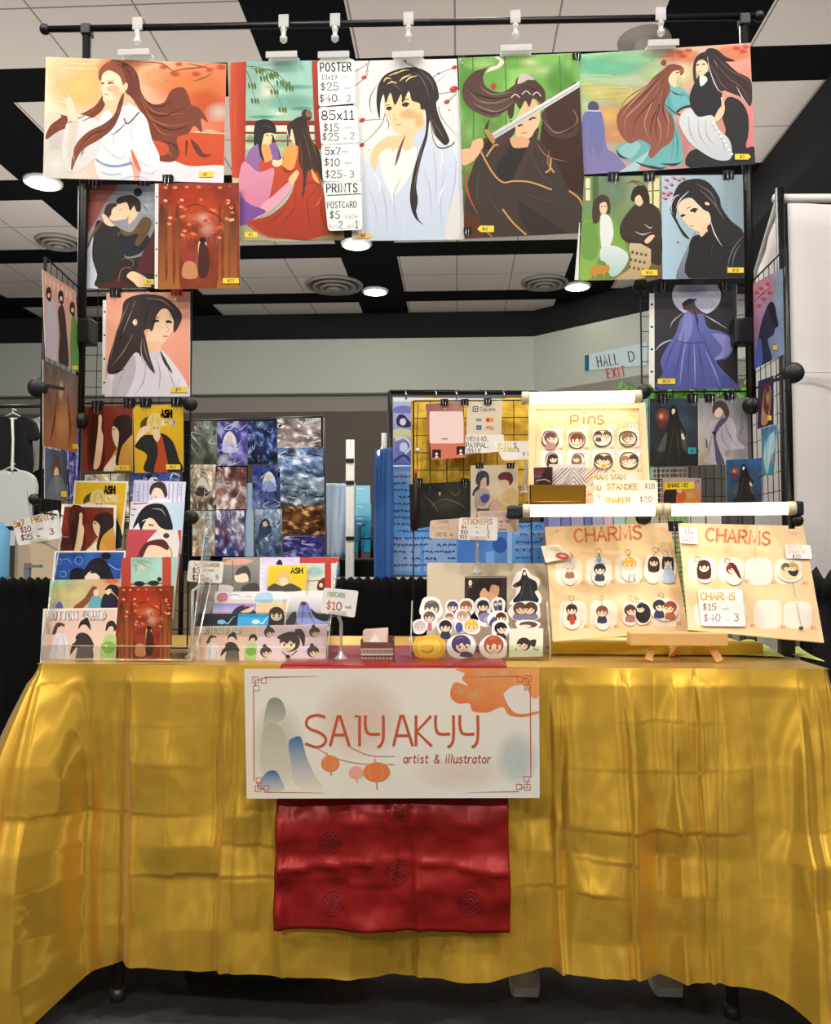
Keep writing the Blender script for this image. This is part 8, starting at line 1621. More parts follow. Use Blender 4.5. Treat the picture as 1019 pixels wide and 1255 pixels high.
def twop(a):
    a.G([(492, 540), (840, 540), (845, 1030), (492, 925)], ['c9bda4', 'cfc2a8', 'ddc0b4', 'd8c8b2'], n=6); a.B('e4b8ae', 690, 860, 120, 120, .6)
    a.P('c9a890', [562, 650, 600, 620, 612, 700, 600, 720, 560, 710], n=3); a.P('3a3f48', [530, 640, 545, 595, 590, 580, 625, 610, 628, 680, 610, 690, 605, 630, 570, 650, 560, 700, 545, 690, 530, 670], n=4); a.P('33363e', [550, 690, 520, 715, 505, 750, 512, 770, 530, 735, 558, 715], n=3); a.P('a49a8c', [520, 770, 550, 720, 610, 715, 640, 770, 630, 870, 535, 870], n=3); a.P('4a4a92', [565, 770, 600, 750, 630, 760, 625, 800, 590, 820, 568, 800], n=2); a.S('e0b090', [545, 840, 600, 850, 660, 760], 18); a.P('4a5068', [540, 860, 630, 860, 625, 930, 535, 930], sm=0)
    a.P('d8b490', [720, 630, 700, 660, 715, 700, 750, 710, 770, 680], n=3); a.P('6a3434', [695, 640, 700, 610, 740, 590, 790, 600, 805, 650, 780, 690, 770, 660, 745, 645, 720, 650], n=4); a.P('cbb078', [730, 740, 790, 705, 835, 740, 845, 860, 710, 900, 720, 800], n=3); a.S('dcc08c', [690, 750, 720, 810, 800, 850], 22); a.S('e6bc98', [690, 735, 680, 760], 14)
sheet('art_print', flat(GY2 - .016), [(492, 542), (840, 538), (846, 1030), (492, 940)], twop, 'beige print of two faceless figures touching hands on the payment panel', 'art print', fr=FG2, col='cfc2a8', th=.001)
sheet('price_tag', flat(GY2 - .030), [(195, 945), (425, 930), (420, 1085), (188, 1078)], pc([('OTHER', 245, 972, 22, 'e08a60', 4, .9, -4), ('OC PRINTS', 210, 1012, 18, 'b8a090', 2.5, 1, -3), ("OC'S", 238, 1062, 26, '4a4240', 4), ('o', 345, 1060, 26, '4a4240', 4)]), "beige card lettered OC'S below the nearly black print", 'price tag', 'small price tags on clear stands', fr=FG2, col='d9c0aa', th=.001, rnd=18)
sheet('price_tag', flat(GY2 - .024), [(538, 876), (810, 872), (812, 1028), (560, 1030)], pc([('HANDMADE', 560, 912, 22, 'd8b0a4', 3, .9), ('ASK', 712, 908, 22, 'd8a090', 3), ('ask for', 700, 962, 18, '5a4a4a', 3), ('a', 712, 990, 18, '5a4a4a', 3), ('demo', 700, 1020, 18, '5a4a4a', 3)]), 'pinkish lettered card half hidden behind the stickers price card', 'price tag', 'small price tags on clear stands', fr=FG2, col='dfc6ba', th=.001, rnd=18)
for px, py, lb_ in ((545, 493, 'black binder clip on the pink payment card'), (570, 493, 'black binder clip between the two payment cards'), (598, 492, 'black binder clip on the cream payment card'), (514, 590, 'black binder clip on the left of the nearly black print'), (570, 590, 'black binder clip on the right of the nearly black print'), (588, 571, 'black binder clip on the left of the beige print'), (626, 571, 'black binder clip on the right of the beige print')): binder(px, py, GY2 - .014, 9, lb_)
e = empty('tassel', PY(510, 640, GY2 - .02), 'long dark tassel with an orange knot hanging on the payment panel', 'tassel')
MB().tube([PY(513, 495, GY2 - .018), PY(511, 530, GY2 - .018), PY(512, 575, GY2 - .018)], .0012, 6).build('cord', 'black_wire', e); mat('knot_orange', 'c8562a', .6); mat('tassel_dark', '2a1614', .7); mat('pearl', 'd9cdb8', .3)
MB().ball(PY(512, 552, GY2 - .018), .007, n=8).build('bead', 'pearl', e); MB().lathe([(.002, 0), (.005, -.004), (.005, -.014), (.003, -.018)], PY(510, 574, GY2 - .018), 'Z', 10).build('knot', 'knot_orange', e)
MB().tube([PY(510, 582, GY2 - .018), PY(510, 610, GY2 - .018), PY(508, 650, GY2 - .018)], [.004, .007, .009], 10).build('fringe', 'tassel_dark', e)

# ---- packet and mesh board under the dark prints
def shake(a):
    a.G([(128, 595), (398, 600), (395, 790), (128, 790)], ['b8aaa0', 'a89c94', 'd8753a', 'e08a4a'], n=5); a.P('2a1d1a', [140, 690, 200, 650, 230, 690, 225, 790, 140, 790], n=3); a.B('f0b060', 320, 720, 70, 60, .8); a.P('c85a30', [225, 700, 260, 670, 290, 720, 260, 790, 225, 790]); a.P('e0b08a', [222, 685, 265, 680, 250, 705])
    a.P('f0d428', [(140, 632), (346, 626), (346, 672), (142, 680)], sm=0); a.T('SHAKE ME!', 160, 664, 26, '3a2a1c', 5, .82, -1, .95); a.T('19', 352, 634, 22, '3a302c', 3)
sheet('shaker_packet', flat(GY - .03), [(128, 596), (396, 600), (395, 800), (128, 800)], shake, 'orange packet with a yellow SHAKE ME! strip just above the right light bar', 'packet', fr=F7, col='c88a5a', th=.006, mats=('sleeved_print',), rnd=14)
a = Art(flat(GY + .06), F7); e = empty('mesh_board', a.pl.at(*a.px(170, 760)), 'small white wire mesh board behind the orange packet', 'wire grid rack')
wire_panel(MB(), [a.pl.at(*a.px(*p)) for p in ((55, 535), (298, 530), (298, 1740), (60, 1740))], 8, 36, .0014, .002).build('wire_panel', 'white_wire', e)
# ============================================================ the neighbouring stalls behind
def curtain(name, p, q, zt, zb, amp, n, m, label, cat, ruffle=0, seed=0, group=None, seam=0):
    p = Vector(p); q = Vector(q); d = (q - p); L = d.length; d.normalize(); nn = Vector((d.y, -d.x, 0)); NX, NZ = max(20, n * 8), 26; g = []
    for j in range(NZ + 1):
        v = j / NZ; z = zt + (zb - zt) * v
        for i in range(NX + 1):
            u = i / NX; ph = u * n * 2 * math.pi + 1.2 * noise.noise(Vector((u * n * .6, v * .8, seed)))
            o = amp * (math.sin(ph) + .35 * noise.noise(Vector((u * n * 2, v * 2, seed + 4)))) * (.4 + .6 * min(1, v * 4))
            if ruffle and v < .09: o += ruffle * (math.sin(ph * 2.3) + 1) * (1 - abs(v - .04) / .05)
            pt = p + d * (u * L) + nn * o; g.append((pt.x, pt.y, z + (ruffle * .5 * math.sin(ph * 2.3) if ruffle and j == 0 else 0)))
    w = MB(); w.add(g, [(j * (NX + 1) + i, j * (NX + 1) + i + 1, (j + 1) * (NX + 1) + i + 1, (j + 1) * (NX + 1) + i) for j in range(NZ) for i in range(NX)], 0, True)
    o = w.build(name, m); s = o.modifiers.new('t', 'SOLIDIFY'); s.thickness = .002
    return tag(o, label, cat, group)
mat('black_drape', '0a0a0a', .9, spec=.2, vary=.3, vscale=12); mat('white_drape', 'd9d4d2', .8, vary=.04, vscale=3); mat('black_fluff', '0d0e0f', .9, bump=.9, bscale=120)
mat('pale_blue_cloth', 'b9cde6', .75, vary=.05); mat('blue_cloth', '2c5ca0', .7, vary=.12, vscale=5)
def backtable(px0, px1, py, Y, label, tl, zt=None):
    a, b = PY(px0, py, Y), PY(px1, py, Y); z = a.z
    e = empty('display_table', ((a.x + b.x) / 2, Y + .3, 0), tl, 'table'); MB().box((a.x, Y + .02, z - .03), (b.x, Y + .65, z)).build('tabletop', 'table_grey', e)
    for x in (a.x + .06, b.x - .06):
        for y in (Y + .08, Y + .58): MB().tube([(x, y, 0), (x, y, z - .03)], .014, 8).build('leg', 'leg_metal', e)
    curtain('table_skirt', (a.x, Y, 0), (b.x, Y, 0), z + .012, .01, .009, int((b.x - a.x) / .10) + 2, 'black_drape', label, 'table skirt', ruffle=.016, seed=px0)
    return a, b, z
YA = 3.5
ta, tb, tz_ = backtable(386, 655, 712, YA, 'gathered black skirt of the blue stall table behind', 'table of the blue stall, hidden under its black skirt')
tc, td, tz2 = backtable(-140, 120, 712, YA, 'gathered black skirt of the table behind the left rack of prints', 'table behind the left end, hidden under its black skirt')
# black chest and blue-black cloth between the tables
a, b = PY(396, 686, 4.3), PY(470, 686, 4.3); o = MB().box((a.x, 4.3, 0), (b.x, 4.75, a.z), bev=.01).build('black_chest', 'black_drape'); tag(o, 'black covered stand under the cyan card rack', 'stand')

# ---- the wall of prints
YP = 4.6; FF = (200, 460, 3.639); pf_ = flat(YP)
e = empty('print_stand', (PY(310, 690, YP).x, YP + .03, 0), 'black floor stand carrying the wall of blue and violet prints behind', 'print stand')
tl, tr = PY(225, 517, YP + .03), PY(396, 512, YP + .03)
w = MB(); w.tube([tl, tr], .012, 8).build('top_bar', 'black_metal', e)
for p in (tl, tr): MB().tube([(p.x, YP + .03, 0), p], .014, 8).build('upright', 'black_metal', e); MB().box((p.x - .22 * 0 - .02, YP - .2, 0), (p.x + .02, YP + .12, .03)).build('foot', 'black_metal', e)
MB().tube([PY(302, 515, YP + .03), (PY(302, 515, YP + .03).x, YP + .03, PY(302, 690, YP).z)], .008, 6).build('middle_rail', 'black_metal', e)
MB().box((tl.x, YP + .022, PY(300, 700, YP).z), (PY(302, 600, YP).x, YP + .026, tl.z)).build('dark_backing', 'black_drape', e)
def abst(q, cols, seed, fig=1):
    def d(a):
        r = random.Random(seed); (x0, y0), (x1, _), (_, y1), _b = q; w, h = x1 - x0, y1 - y0
        a.G(q, cols[:4], nz=.9, scale=6, n=22, seed=seed, c5=cols[4], thr=-.15)
        for k in range(7): a.B(r.choice(cols), x0 + w * r.random(), y0 + h * r.random(), w * (.1 + .2 * r.random()), h * (.06 + .14 * r.random()), .75, rot=r.uniform(-60, 60))
        for k in range(fig):
            cx, cy = x0 + w * r.uniform(.35, .65), y0 + h * r.uniform(.25, .45); s = min(w, h) * .15
            a.P(cols[5], [cx - s * 1.6, cy + s * 3.2, cx - s, cy + s, cx + s, cy + s, cx + s * 1.7, cy + s * 3.2], n=3); a.P(cols[6], [cx - s * 1.2, cy, cx, cy - s * 1.4, cx + s * 1.3, cy, cx + s * 1.6, cy + s * 2.2, cx + s * .7, cy + s, cx - s * .8, cy + s * .8, cx - s * 1.5, cy + s * 1.8], n=3); a.E('e6cdb6', cx, cy + s * .2, s * .6, s * .7)
        for k in range(16):
            x, y = x0 + w * r.random(), y0 + h * r.random(); a.S(r.choice(cols[3:]), [x, y, x + w * r.uniform(-.3, .3), y + h * r.uniform(-.15, .15), x + w * r.uniform(-.4, .4), y + h * r.uniform(-.25, .25)], w * .035, taper=1)
    return d
BL = ['33408a', '4a5fb0', '1e2450', '7f93d0', '10142c', '8fa6dc', 'dfe4f4']; PU = ['3d3a8a', '4f4aa0', '5a58b0', '2f2a6a', '9a94d4', 'c9c6ec', 'e4e2f6']; NV = ['222a5a', '34509a', '161a34', '0e1122', '7d9ad8', '24305e', 'b9cbe8']
SB = ['8fa8c8', 'a9c0d8', '6a86b0', '2c3f66', 'd6e2ee', '3a4a6a', '24304a']; RS = ['5f3436', '7a4440', '8a5a50', 'e0c8c0', 'f0e0da', 'a8686a', 'e9dede']; GN = ['6a4a4c', '9ab0a8', '5f6f58', '4a5a48', '3a3a30', 'c9d8d4', '4a2c2c']
CR = ['b8a88a', 'cdbf9e', '8a7458', '5c4a3c', 'e4dcc8', '3f362e', 'd9d9d4']; TC = ['cfc8b4', '9ec4cc', 'b48a5c', 'c8a070', 'e9e4d4', 'a87a48', '7a4a3a']; OG = ['5a3420', '8a5a34', '3a2416', '6e4426', 'e0a868', 'c8864a', '2a1a12']; RB = ['4a3068', 'c9c4dc', '5c3a7a', '3a5aa0', 'e9e2ee', '8a2f3a', '2a2038']
WALL = [((122, 203), (240, 396), GN, 'red-and-green print at the top left of the wall of prints'), ((122, 398), (238, 600), CR, 'cream and black print in the left column of the wall'), ((130, 604), (234, 806), TC, 'tan and pale turquoise print at the bottom left of the wall'),
        ((241, 204), (376, 402), PU, 'violet print of a pale-haired figure, top of the second column'), ((234, 408), (372, 597), RS, 'maroon and white print in the middle of the second column'), ((232, 602), (362, 806), RB, 'violet print with a red robe, bottom of the second column'),
        ((378, 204), (510, 396), NV, 'dark blue print with light streaks, top of the third column'), ((398, 400), (522, 594), BL, 'blue-haired figure print in the middle of the third column'), ((410, 597), (530, 806), SB, 'pale blue and brown print, bottom of the third column'),
        ((508, 193), (704, 323), ['6a4444', 'c9c4c4', '7a5a58', 'b0a0a0', 'ecebe8', '2c2a2c', 'dcd6d4'], 'wide maroon and white swirling print, top of the right column'), ((513, 324), (712, 454), ['5c84c4', '86a8dc', '2c3c6c', '9ab8e4', 'dce8f6', '1c2444', 'eef2fa'], 'wide bright blue swirling print, second in the right column'), ((524, 455), (718, 582), ['7f9cba', 'a4bcd0', '5c6f86', '32404c', 'd0dce6', '20282e', 'b0c0cc'], 'wide grey-blue print of a dark shape, third in the right column'), ((530, 584), (722, 712), OG, 'wide brown and orange print, fourth in the right column'), ((536, 718), (724, 820), PU, 'wide deep violet print, lowest in the right column')]
for i, (p, q, c, lb_) in enumerate(WALL):
    qq = [p, (q[0], p[1] - (3 if i > 8 else 0)), q, (p[0], q[1] + 1)]
    sheet('art_print', flat(YP + .002 * (i % 3)), qq, abst(qq, c, i + 3, 1 if i in (1, 3, 7, 8) else 0), lb_, 'art print', 'wall of prints at the stall behind', fr=FF, th=.002)
for i, (q, c, lb_) in enumerate((([(0, 640), (33, 640), (33, 800), (0, 800)], PU, 'violet print seen through the left rack just left of the wall of prints'),)):
    pass
for i, (q, c, lb_) in enumerate((([(80, 500), (98, 500), (98, 612), (82, 612)], PU, 'violet print glimpsed beside the left side panel'), ([(104, 582), (158, 580), (158, 640), (104, 640)], CR, 'tan print glimpsed through the left rack above the pale yellow print'), ([(160, 580), (230, 578), (230, 640), (160, 640)], BL, 'blue print glimpsed through the left rack above the lilac print'))):
    sheet('art_print', flat(YP + .1), q, abst(q, c, i + 40), lb_, 'art print', 'prints glimpsed through the left rack', th=.002)
e = empty('backing_screen', PY(150, 700, YP + .2), 'plain tan board behind the prints seen through the left rack', 'board'); a, b = PY(78, 496, YP + .15), PY(234, 700, YP + .15); mat('tan_board', '8f7a5a', .8, vary=.1); MB().box((a.x, YP + .15, 0), (b.x, YP + .17, PY(100, 590, YP).z)).build('board', 'tan_board', e)

# ---- pale blue cloth, white pole, cyan rack
o = MB(); g = []; pts = [(400, 592), (436, 593), (432, 676), (400, 682)]; P4 = [PY(x, y, 4.5) for x, y in pts]; N = 24
for j in range(N + 1):
    for i in range(N + 1):
        u, v = i / N, j / N; p = P4[0].lerp(P4[1], u).lerp(P4[3].lerp(P4[2], u), v); p.y += .03 * math.sin(u * 7 + v * 2) * v + .01 * math.sin(u * 19); p.z -= .03 * math.sin(u * math.pi) * (v > .98); g.append(p)
o.add(g, [(j * (N + 1) + i, j * (N + 1) + i + 1, (j + 1) * (N + 1) + i + 1, (j + 1) * (N + 1) + i) for j in range(N) for i in range(N)], 0, True); o = o.build('hanging_cloth', 'pale_blue_cloth'); s = o.modifiers.new('t', 'SOLIDIFY'); s.thickness = .003; tag(o, 'pale blue cloth hanging right of the wall of prints', 'cloth')
q = [(303, 592), (311, 592), (311, 682), (299, 682)]; sheet('cloth_strip', flat(YP + .02), q, None, 'narrow pale blue cloth strip between the columns of prints', 'cloth', col='a9c4e0', th=.002)
e = empty('white_pole', (PY(430, 690, 4.25).x, 4.25, 0), 'white two-rail pole standing beside the pale blue cloth', 'pole')
for x in (427, 432): t = PY(x, 539, 4.25); MB().tube([(t.x, 4.25, 0), (t.x, 4.25, t.z)], .012, 8).build('rail', 'white_plastic', e)
for y in (565, 592, 660): p = PY(429.5, y, 4.25); MB().box((p.x - .02, 4.23, p.z - .01), (p.x + .02, 4.27, p.z + .01)).build('clamp', 'black_plastic', e)
e = empty('card_rack', (PY(446, 682, 4.6).x, 4.6, PY(446, 684, 4.4).z), 'tiered rack of plain cyan cards between the pole and the blue stall', 'card rack')
for x in (441, 456): p = PY(x, 646, 4.42); b = PY(x, 684, 4.42); MB().tube([b, p, p + Vector((0, .2, .02))], .008, 6).build('side_rail', 'black_wire', e)
MB().tube([PY(441, 660, 4.42), PY(458, 660, 4.42)], .006, 6).build('cross_rail', 'black_wire', e)
CY = ['9adcf0', '7fcfe8', '6cc6e2', '2a9cc8']
for k, (x0, x1, y0, y1) in enumerate(((436, 454, 595, 625), (435, 455, 617, 645), (435, 454, 632, 650), (435, 455, 638, 676))):
    sheet('cyan_card', Plane((0, 4.62 - .03 * k, 0), (0, -1, .1)), [(x0, y0), (x1, y0), (x1, y1), (x0, y1)], lambda a, x0=x0, x1=x1, y0=y0, y1=y1, k=k: (a.R(CY[k], x0, y0, x1, y1), a.R('e8f4f8', x0 + 2, y0 + 3, x0 + 9, y0 + 4.2)), ['palest cyan card at the top of the tiered rack', 'light cyan card, second in the tiered rack', 'mid cyan card, third in the tiered rack', 'deep blue-cyan card at the front of the tiered rack'][k], 'card', 'cyan cards in the tiered rack', col=CY[k], th=.002)

# ---- the blue stall
YB_ = 3.62
e = empty('banner_stand', (PY(478, 700, YB_).x, YB_ + .02, tz_), 'black pipe frame of the blue stall behind the payment panel', 'banner stand')
MB().tube([PY(478, 480, YB_), PY(660, 481, YB_)], .010, 8).build('top_bar', 'black_metal', e); t = PY(478, 480, YB_); MB().tube([(t.x, YB_, tz_), t], .010, 8).build('upright', 'black_metal', e)
t = PY(664, 481, YB_); MB().tube([(t.x, YB_, tz_), t], .010, 8).build('upright', 'black_metal', e)
for x in (498, 535, 560, 596, 618): p = PY(x, 484, YB_ - .01); MB().tube([p + Vector((0, 0, .018)), p, p - Vector((0, 0, .02))], .005, 6).build('hook', 'chrome', e)
def vio(a):
    a.G([(482, 487), (645, 489), (645, 572), (482, 570)], ['c4c6ea', 'b4b8e4', '3f4a9a', '5a66b4'], n=8); a.R('eef0f8', 482, 487, 645, 492); a.P('e6e4b0', [484, 526, 506, 528, 506, 540, 484, 538], al=.8); a.P('7a80c8', [483, 500, 495, 497, 506, 500, 506, 506, 484, 506]); a.P('2a2e5c', [486, 514, 490, 508, 496, 509, 500, 514, 505, 520, 500, 524, 488, 522], n=3); a.E('dcd8ec', 494, 517, 4, 4.5)
    a.B('7a86cc', 496, 550, 16, 18, .9); a.S('d4d8f2', [485, 540, 495, 536, 504, 546, 497, 556], 2.4); a.S('2f3a86', [483, 566, 495, 558, 506, 568], 3); a.E('c8cef0', 495, 548, 5, 6); a.P('5a2f8a', [632, 492, 645, 492, 645, 502, 632, 502])
sheet('art_banner', flat(YB_ - .012), [(482, 487), (645, 489), (645, 574), (482, 572)], vio, 'violet and white artwork banner hanging at the top of the blue stall', 'banner', th=.002)
def txt(seed, x0, y0, x1, y1, n, blocks=()):
    def d(a):
        r = random.Random(seed); a.G([(x0, y0), (x1, y0), (x1, y1), (x0, y1)], ['6aa2dc', '5a92d4', '4a82c8', '6498d6'], nz=.25, scale=5, n=10)
        for b in blocks: a.R('c3daf2', *b, al=.35)
        for i in range(n):
            y = y0 + 10 + (y1 - y0 - 14) * i / n; x = x0 + 5
            while x < x1 - 6:
                w = r.uniform(2, 5); 
                if r.random() < .8: a.S('1f3f7c', [x, y + r.uniform(-1, 1), x + w * .4, y - 1.8, x + w, y + r.uniform(-1.5, 1.5)], 1.3)
                x += w + r.uniform(.8, 2)
    return d
sheet('text_board', flat(YB_ - .014), [(479, 572), (562, 570), (562, 706), (472, 704)], txt(3, 478, 575, 562, 706, 14, ((480, 578, 508, 590), (478, 660, 515, 700), (520, 660, 560, 700))), 'light blue hand-written notice board of the blue stall', 'board', col='5a92d4', th=.003)
def face_(a): a.G([(562, 640), (630, 640), (630, 708), (562, 708)], ['3f72c0', '4a80c8', '6a9ad4', '3f70bc'], nz=.2, n=5); a.R('8fb4e0', 566, 690, 590, 708); a.E('3558a8', 613, 668, 9, 10); a.R('7aa6da', 596, 676, 606, 700); a.R('9cc0e8', 622, 645, 630, 700)
sheet('picture_panel', flat(YB_ - .013), [(562, 636), (628, 636), (628, 708), (562, 708)], face_, 'blue picture panel of the blue stall behind the stickers price card', 'panel', col='3f72c0', th=.003)
sheet('text_board', flat(YB_ - .014), [(628, 640), (668, 640), (668, 708), (628, 708)], txt(8, 628, 636, 668, 708, 6, ((630, 650, 668, 656), (630, 668, 668, 672))), 'narrow blue hand-written board right of the picture panel', 'board', col='5a92d4', th=.003)
curtain('stall_curtain', (PY(460, 700, 3.6).x, 3.6, 0), (PY(480, 700, 3.5).x, 3.5, 0), PY(472, 548, 3.5).z, tz_ + .004, .012, 4, 'blue_cloth', 'deep blue curtain at the left edge of the blue stall', 'curtain', seed=9)
e = empty('pale_post', (PY(472, 700, 3.66).x, 3.66, tz_), 'pale slender post rising above the deep blue curtain', 'post'); t = PY(471, 531, 3.66); MB().tube([(t.x, 3.66, tz_), (t.x, 3.66, t.z)], .012, 8).build('post', 'white_plastic', e)
mat('bulb', 'ffe9c0', emit=8); e = empty('bulb_lamp', PY(467, 555, 3.6), 'small bright bulb at the top of the deep blue curtain', 'lamp'); MB().ball(PY(467, 555, 3.58), .014, m=0, n=8).build('bulb', 'bulb', e); MB().tube([PY(467, 551, 3.58), PY(470, 545, 3.64)], .005, 6).build('socket', 'white_plastic', e)
# row of comics behind the charm boards
r = random.Random(5); cols = ['8f9ad0', '7a86c4', 'a9a4cc', '6f7ab8', 'b4b0d4', 'e4bcd0', 'b0d4d0', 'c8c09a', 'a89c74', 'b8b48c', '9c9a7c', '78b04a', 'cfd0c8', 'd8d6d0']
e = None; x = 672
tA, tB = PY(668, 652, 3.4), PY(905, 652, 3.4); shelf = empty('book_shelf', ((tA.x + tB.x) / 2, 3.5, 0), 'low shelf behind the charm boards carrying a row of upright booklets', 'shelf')
MB().box((tA.x, 3.36, tA.z - .02), (tB.x, 3.6, tA.z)).build('shelf_board', 'table_grey', shelf)
for px in (tA.x + .02, tB.x - .02): MB().box((px - .015, 3.38, 0), (px + .015, 3.58, tA.z - .02)).build('shelf_leg', 'table_grey', shelf)
names = ['periwinkle', 'slate blue', 'grey-lilac', 'steel blue', 'pale lilac', 'rose pink', 'pale aqua', 'sand', 'olive tan', 'pale olive', 'grey-green', 'leaf green', 'light grey', 'off-white']
for k, c in enumerate(cols):
    wpx = (16, 12, 16, 10, 14, 12, 15, 16, 14, 12, 10, 24, 22, 20)[k]; a = PY(x, 630 + r.uniform(-2, 3), 3.38); b = PY(x + wpx - .8, 652, 3.38)
    mat('booklet_' + c, c, .6, vary=.12, vscale=20); w = MB(); w.box((a.x, 3.37, tA.z), (b.x, 3.55, a.z), bev=.002)
    o = w.build('booklet', 'booklet_' + c); tag(o, names[k] + ' booklet upright on the low shelf behind the charm boards', 'book', 'booklets on the low shelf')
    x += wpx

# ---- clothes rail, left
YC = 5.0
e = empty('clothes_rail', (PY(30, 700, YC).x, YC, 0), 'black clothes rail behind the left side panel with shirts on hangers', 'clothes rail')
a, b = PY(-60, 499, YC), PY(79, 497, YC); MB().tube([a, b], .012, 8).build('hanging_bar', 'black_metal', e)
for p in (a, b): MB().tube([(p.x, YC, 0), p], .014, 8).build('upright', 'black_metal', e)
mat('black_tee', '131316', .9); mat('white_tee', 'd9d8da', .9, vary=.03); mat('beige_tee', 'c8bc9c', .9)
def tee(x, y, w, h, Y, m, label, hang=1, cut=1):
    pts = [(-.18, 0), (-.10, .04), (0, .055), (.10, .04), (.18, 0), (.34, .03), (.5, .12), (.56, .36), (.40, .40), (.36, .30), (.37, 1.0), (-.37, 1.0), (-.36, .30), (-.40, .40), (-.56, .36), (-.5, .12), (-.34, .03)]
    P = [(x + u * w, y + v * h) for u, v in pts]; P = crs(P, True, 3); c = PY(x, y, Y)
    e = empty('t_shirt', c, label, 't-shirt', 'shirts on the clothes rail')
    k = MB(); bm = bmesh.new(); tri = tessellate_polygon([[Vector((p[0], p[1], 0)) for p in P]]); n = len(P)
    F = [PY(p[0], p[1], Y) for p in P]; k.slab(F, (0, .05, 0)); o = k.build('shirt', m, e); bv = o.modifiers.new('b', 'BEVEL'); bv.width = .012; bv.segments = 2; bv.limit_method = 'ANGLE'
    if hang: t = PY(x, y - 9, Y + .02); s0, s1 = PY(x - w * .3, y + 3, Y + .02), PY(x + w * .3, y + 3, Y + .02); MB().tube([t + Vector((.02, 0, -.01)), t, PY(x, y - 4, Y + .02), s0, s1, PY(x, y - 4, Y + .02)], .006, 6).build('hanger', 'white_plastic', e)
tee(16, 510, 50, 72, 4.9, 'black_tee', 'black t-shirt on a white hanger at the left edge of the clothes rail'); tee(56, 512, 46, 66, 5.12, 'white_tee', 'white t-shirt on the clothes rail partly behind the black one')
tee(14, 576, 52, 86, 4.72, 'white_tee', 'white t-shirt hanging low in front of the black one'); tee(60, 574, 44, 70, 5.05, 'black_tee', 'black t-shirt hanging low beside the left side panel', 0); tee(-22, 520, 44, 66, 5.1, 'beige_tee', 'beige t-shirt cut off by the left edge of the view')
e = empty('neck_tape', PY(15, 560, 4.85), 'thin white hanger chain running down over the black t-shirt', 'chain'); MB().tube([PY(15, 512, 4.86), PY(16, 540, 4.86), PY(15, 576, 4.70)], .008, 6).build('chain', 'white_plastic', e)
mat('wood_box', 'c9b296', .8, vary=.1)
a, b = PY(18, 655, 3.75), PY(72, 690, 3.75); o = MB().box((a.x, 3.75, tz2), (b.x, 3.95, a.z), bev=.006); o = o.build('wooden_crate', 'wood_box'); tag(o, 'pale wooden crate on the table behind the 5x7 price card', 'crate')
e = empty('black_bracket', PY(10, 690, 3.7), 'black T-shaped stand in front of the pale crate', 'stand'); MB().box((PY(-8, 646, 3.7).x, 3.69, PY(0, 650, 3.7).z), (PY(16, 646, 3.7).x, 3.71, PY(0, 645, 3.7).z)).build('arm', 'black_metal', e); p = PY(10, 648, 3.7); MB().tube([(p.x, 3.7, tz2), p], .009, 8).build('upright', 'black_metal', e)
mat('sky_blue', '6fb4de', .6); a, b = PY(-14, 640, 3.66), PY(5, 706, 3.66); o = MB().lathe([(.0, 0), (.05, 0), (.055, .02), (.055, (a.z - tz2) * .85), (.03, (a.z - tz2) * .95), (.028, a.z - tz2), (0, a.z - tz2)], ((a.x + b.x) / 2, 3.66, tz2), 'Z', 18).build('blue_bottle', 'sky_blue'); tag(o, 'sky blue bottle cut off by the left edge above the black skirt', 'bottle')
mat('grey_metal', '8c9296', .4, .5); e = empty('metal_stand', PY(37, 710, 3.62), 'small grey metal stand on the table behind the tall rack', 'stand'); p = PY(34, 690, 3.62); MB().box((p.x - .012, 3.61, tz2), (p.x + .012, 3.63, p.z)).build('post', 'grey_metal', e); MB().box((p.x, 3.605, p.z - .02), (p.x + .06, 3.635, p.z - .008)).build('arm', 'grey_metal', e)

# ---- white drape stall, right
c0, c1, c2 = PY(922, 500, 4.4), PY(961, 500, 3.2), PY(1120, 500, 3.25); zt0 = PY(961, 243, 3.2).z
curtain('white_drape', (c0.x, 4.4, 0), (c1.x, 3.2, 0), zt0 - .03, .02, .006, 3, 'white_drape', 'white side drape seen through the right wire panel', 'drape', seed=2, group='white drapes of the stall on the right')
curtain('white_drape', (c1.x + .03, 3.2, 0), (c2.x, 3.25, 0), zt0 - .02, .02, .006, 2, 'white_drape', 'white front drape at the right edge of the view', 'drape', seed=6, group='white drapes of the stall on the right')
e = empty('drape_frame', (c1.x, 3.2, 0), 'black and white pipe frame holding the white drapes on the right', 'drape frame')
MB().tube([(c1.x - .02, 3.2, zt0), (c2.x, 3.25, zt0 + .012)], .016, 10).build('top_pipe', 'white_plastic', e); MB().tube([(c1.x - .006, 3.18, 0), (c1.x - .006, 3.18, zt0 + .03)], .016, 10).build('upright', 'black_metal', e); MB().tube([(c0.x, 4.4, zt0), (c1.x, 3.2, zt0)], .014, 8).build('side_pipe', 'white_plastic', e)
MB().box((c1.x + .045, 3.165, PY(980, 458, 3.2).z - .003), (c2.x, 3.172, PY(980, 458, 3.2).z + .003)).build('seam_tape', 'white_drape', e)
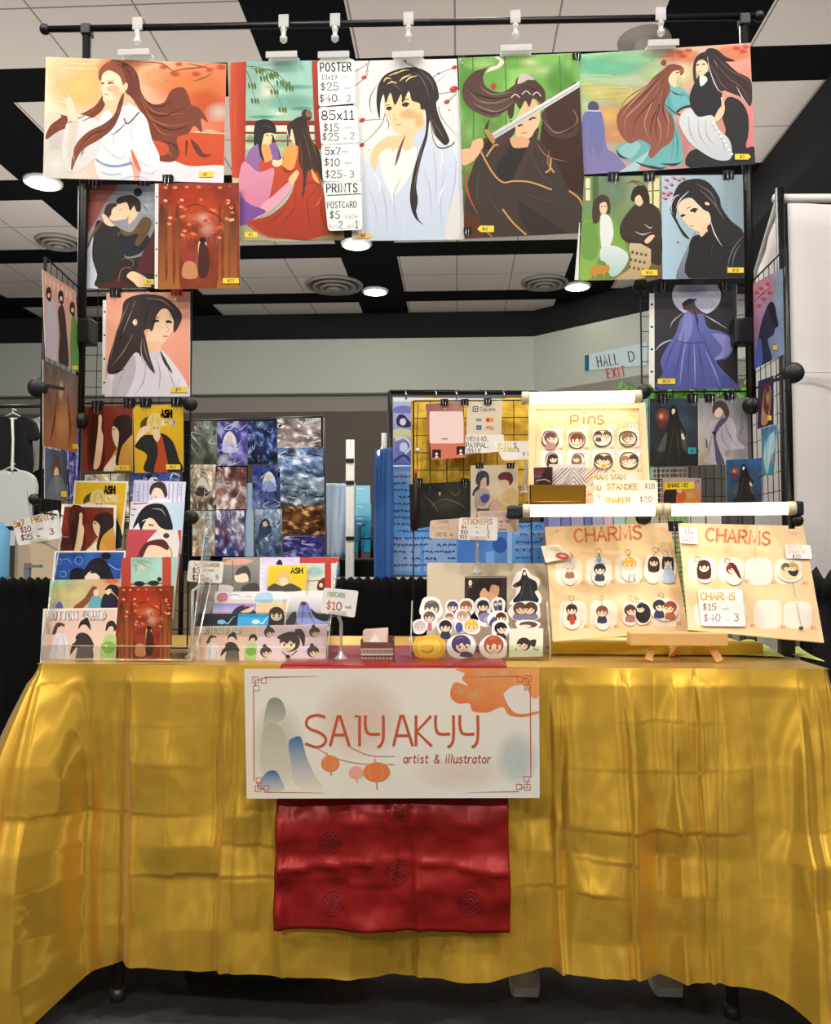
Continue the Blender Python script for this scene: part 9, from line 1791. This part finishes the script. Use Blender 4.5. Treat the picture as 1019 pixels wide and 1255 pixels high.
a = PY(992, 703, 3.0); curtain('table_skirt', (a.x, 3.0, 0), (a.x + .7, 3.02, 0), a.z, .01, .03, 6, 'black_fluff', 'fluffy black cover of the table at the right edge', 'table skirt', ruffle=.05, seed=12)
o = MB().box((a.x + .02, 3.06, .0), (a.x + .7, 3.16, a.z - .02), bev=.02).build('black_table', 'black_fluff'); tag(o, 'black table under the fluffy cover at the right edge', 'table')
# greenery over the dark prints, far off behind
mat('leaf_green', '5f9a3c', .6, vary=.3, vscale=30)
r = random.Random(9); w = MB(); b0 = PY(845, 484, 5.2)
for k in range(170):
    c = Vector((b0.x + r.uniform(-.42, .42), 5.2 + r.uniform(-.06, .06), b0.z + r.gauss(0, .045))); d = Vector((r.uniform(-1, 1), r.uniform(-1, .2), r.uniform(-1, 1))).normalized() * .05; n = d.cross(Vector((r.uniform(-1, 1), 1, r.uniform(-1, 1)))).normalized() * .016
    w.add([c - d, c + n, c + d, c - n], [(0, 1, 2, 3)])
o = w.build('leafy_garland', 'leaf_green'); tag(o, 'green leafy garland far behind above the dark prints', 'garland')
mat('locker_grey', '5a5653', .7, vary=.05); e = empty('grey_partition', (PY(860, 600, 5.3).x, 5.35, 0), 'grey folding partition far behind the dark prints', 'partition')
for k in range(5):
    a, b = PY(842 + k * 17, 490, 5.3), PY(857 + k * 17, 490, 5.3); MB().box((a.x, 5.32 + .03 * (k % 2), .0), (b.x, 5.36 + .03 * (k % 2), b0.z - .0), bev=.006).build('panel', 'locker_grey', e)
mat('sea_green', '6fb8b0', .6); mat('lime_green', '8cc24a', .6)
for (x0, y0, x1, y1, m, lb_) in ((783, 488, 796, 575, 'sea_green', 'sea-green panel glimpsed between the pins board and the dark print'), (815, 629, 851, 645, 'lime_green', 'lime green strip glimpsed just under the right light bar'), (797, 572, 803, 640, 'sea_green', 'sea-green panel glimpsed beside the orange packet')):
    a, b = PY(x0, y0, 4.8), PY(x1, y1, 4.8); o = MB().box((a.x, 4.8, 0), (b.x, 4.83, a.z), bev=.004).build('standing_screen', m); tag(o, lb_, 'panel')
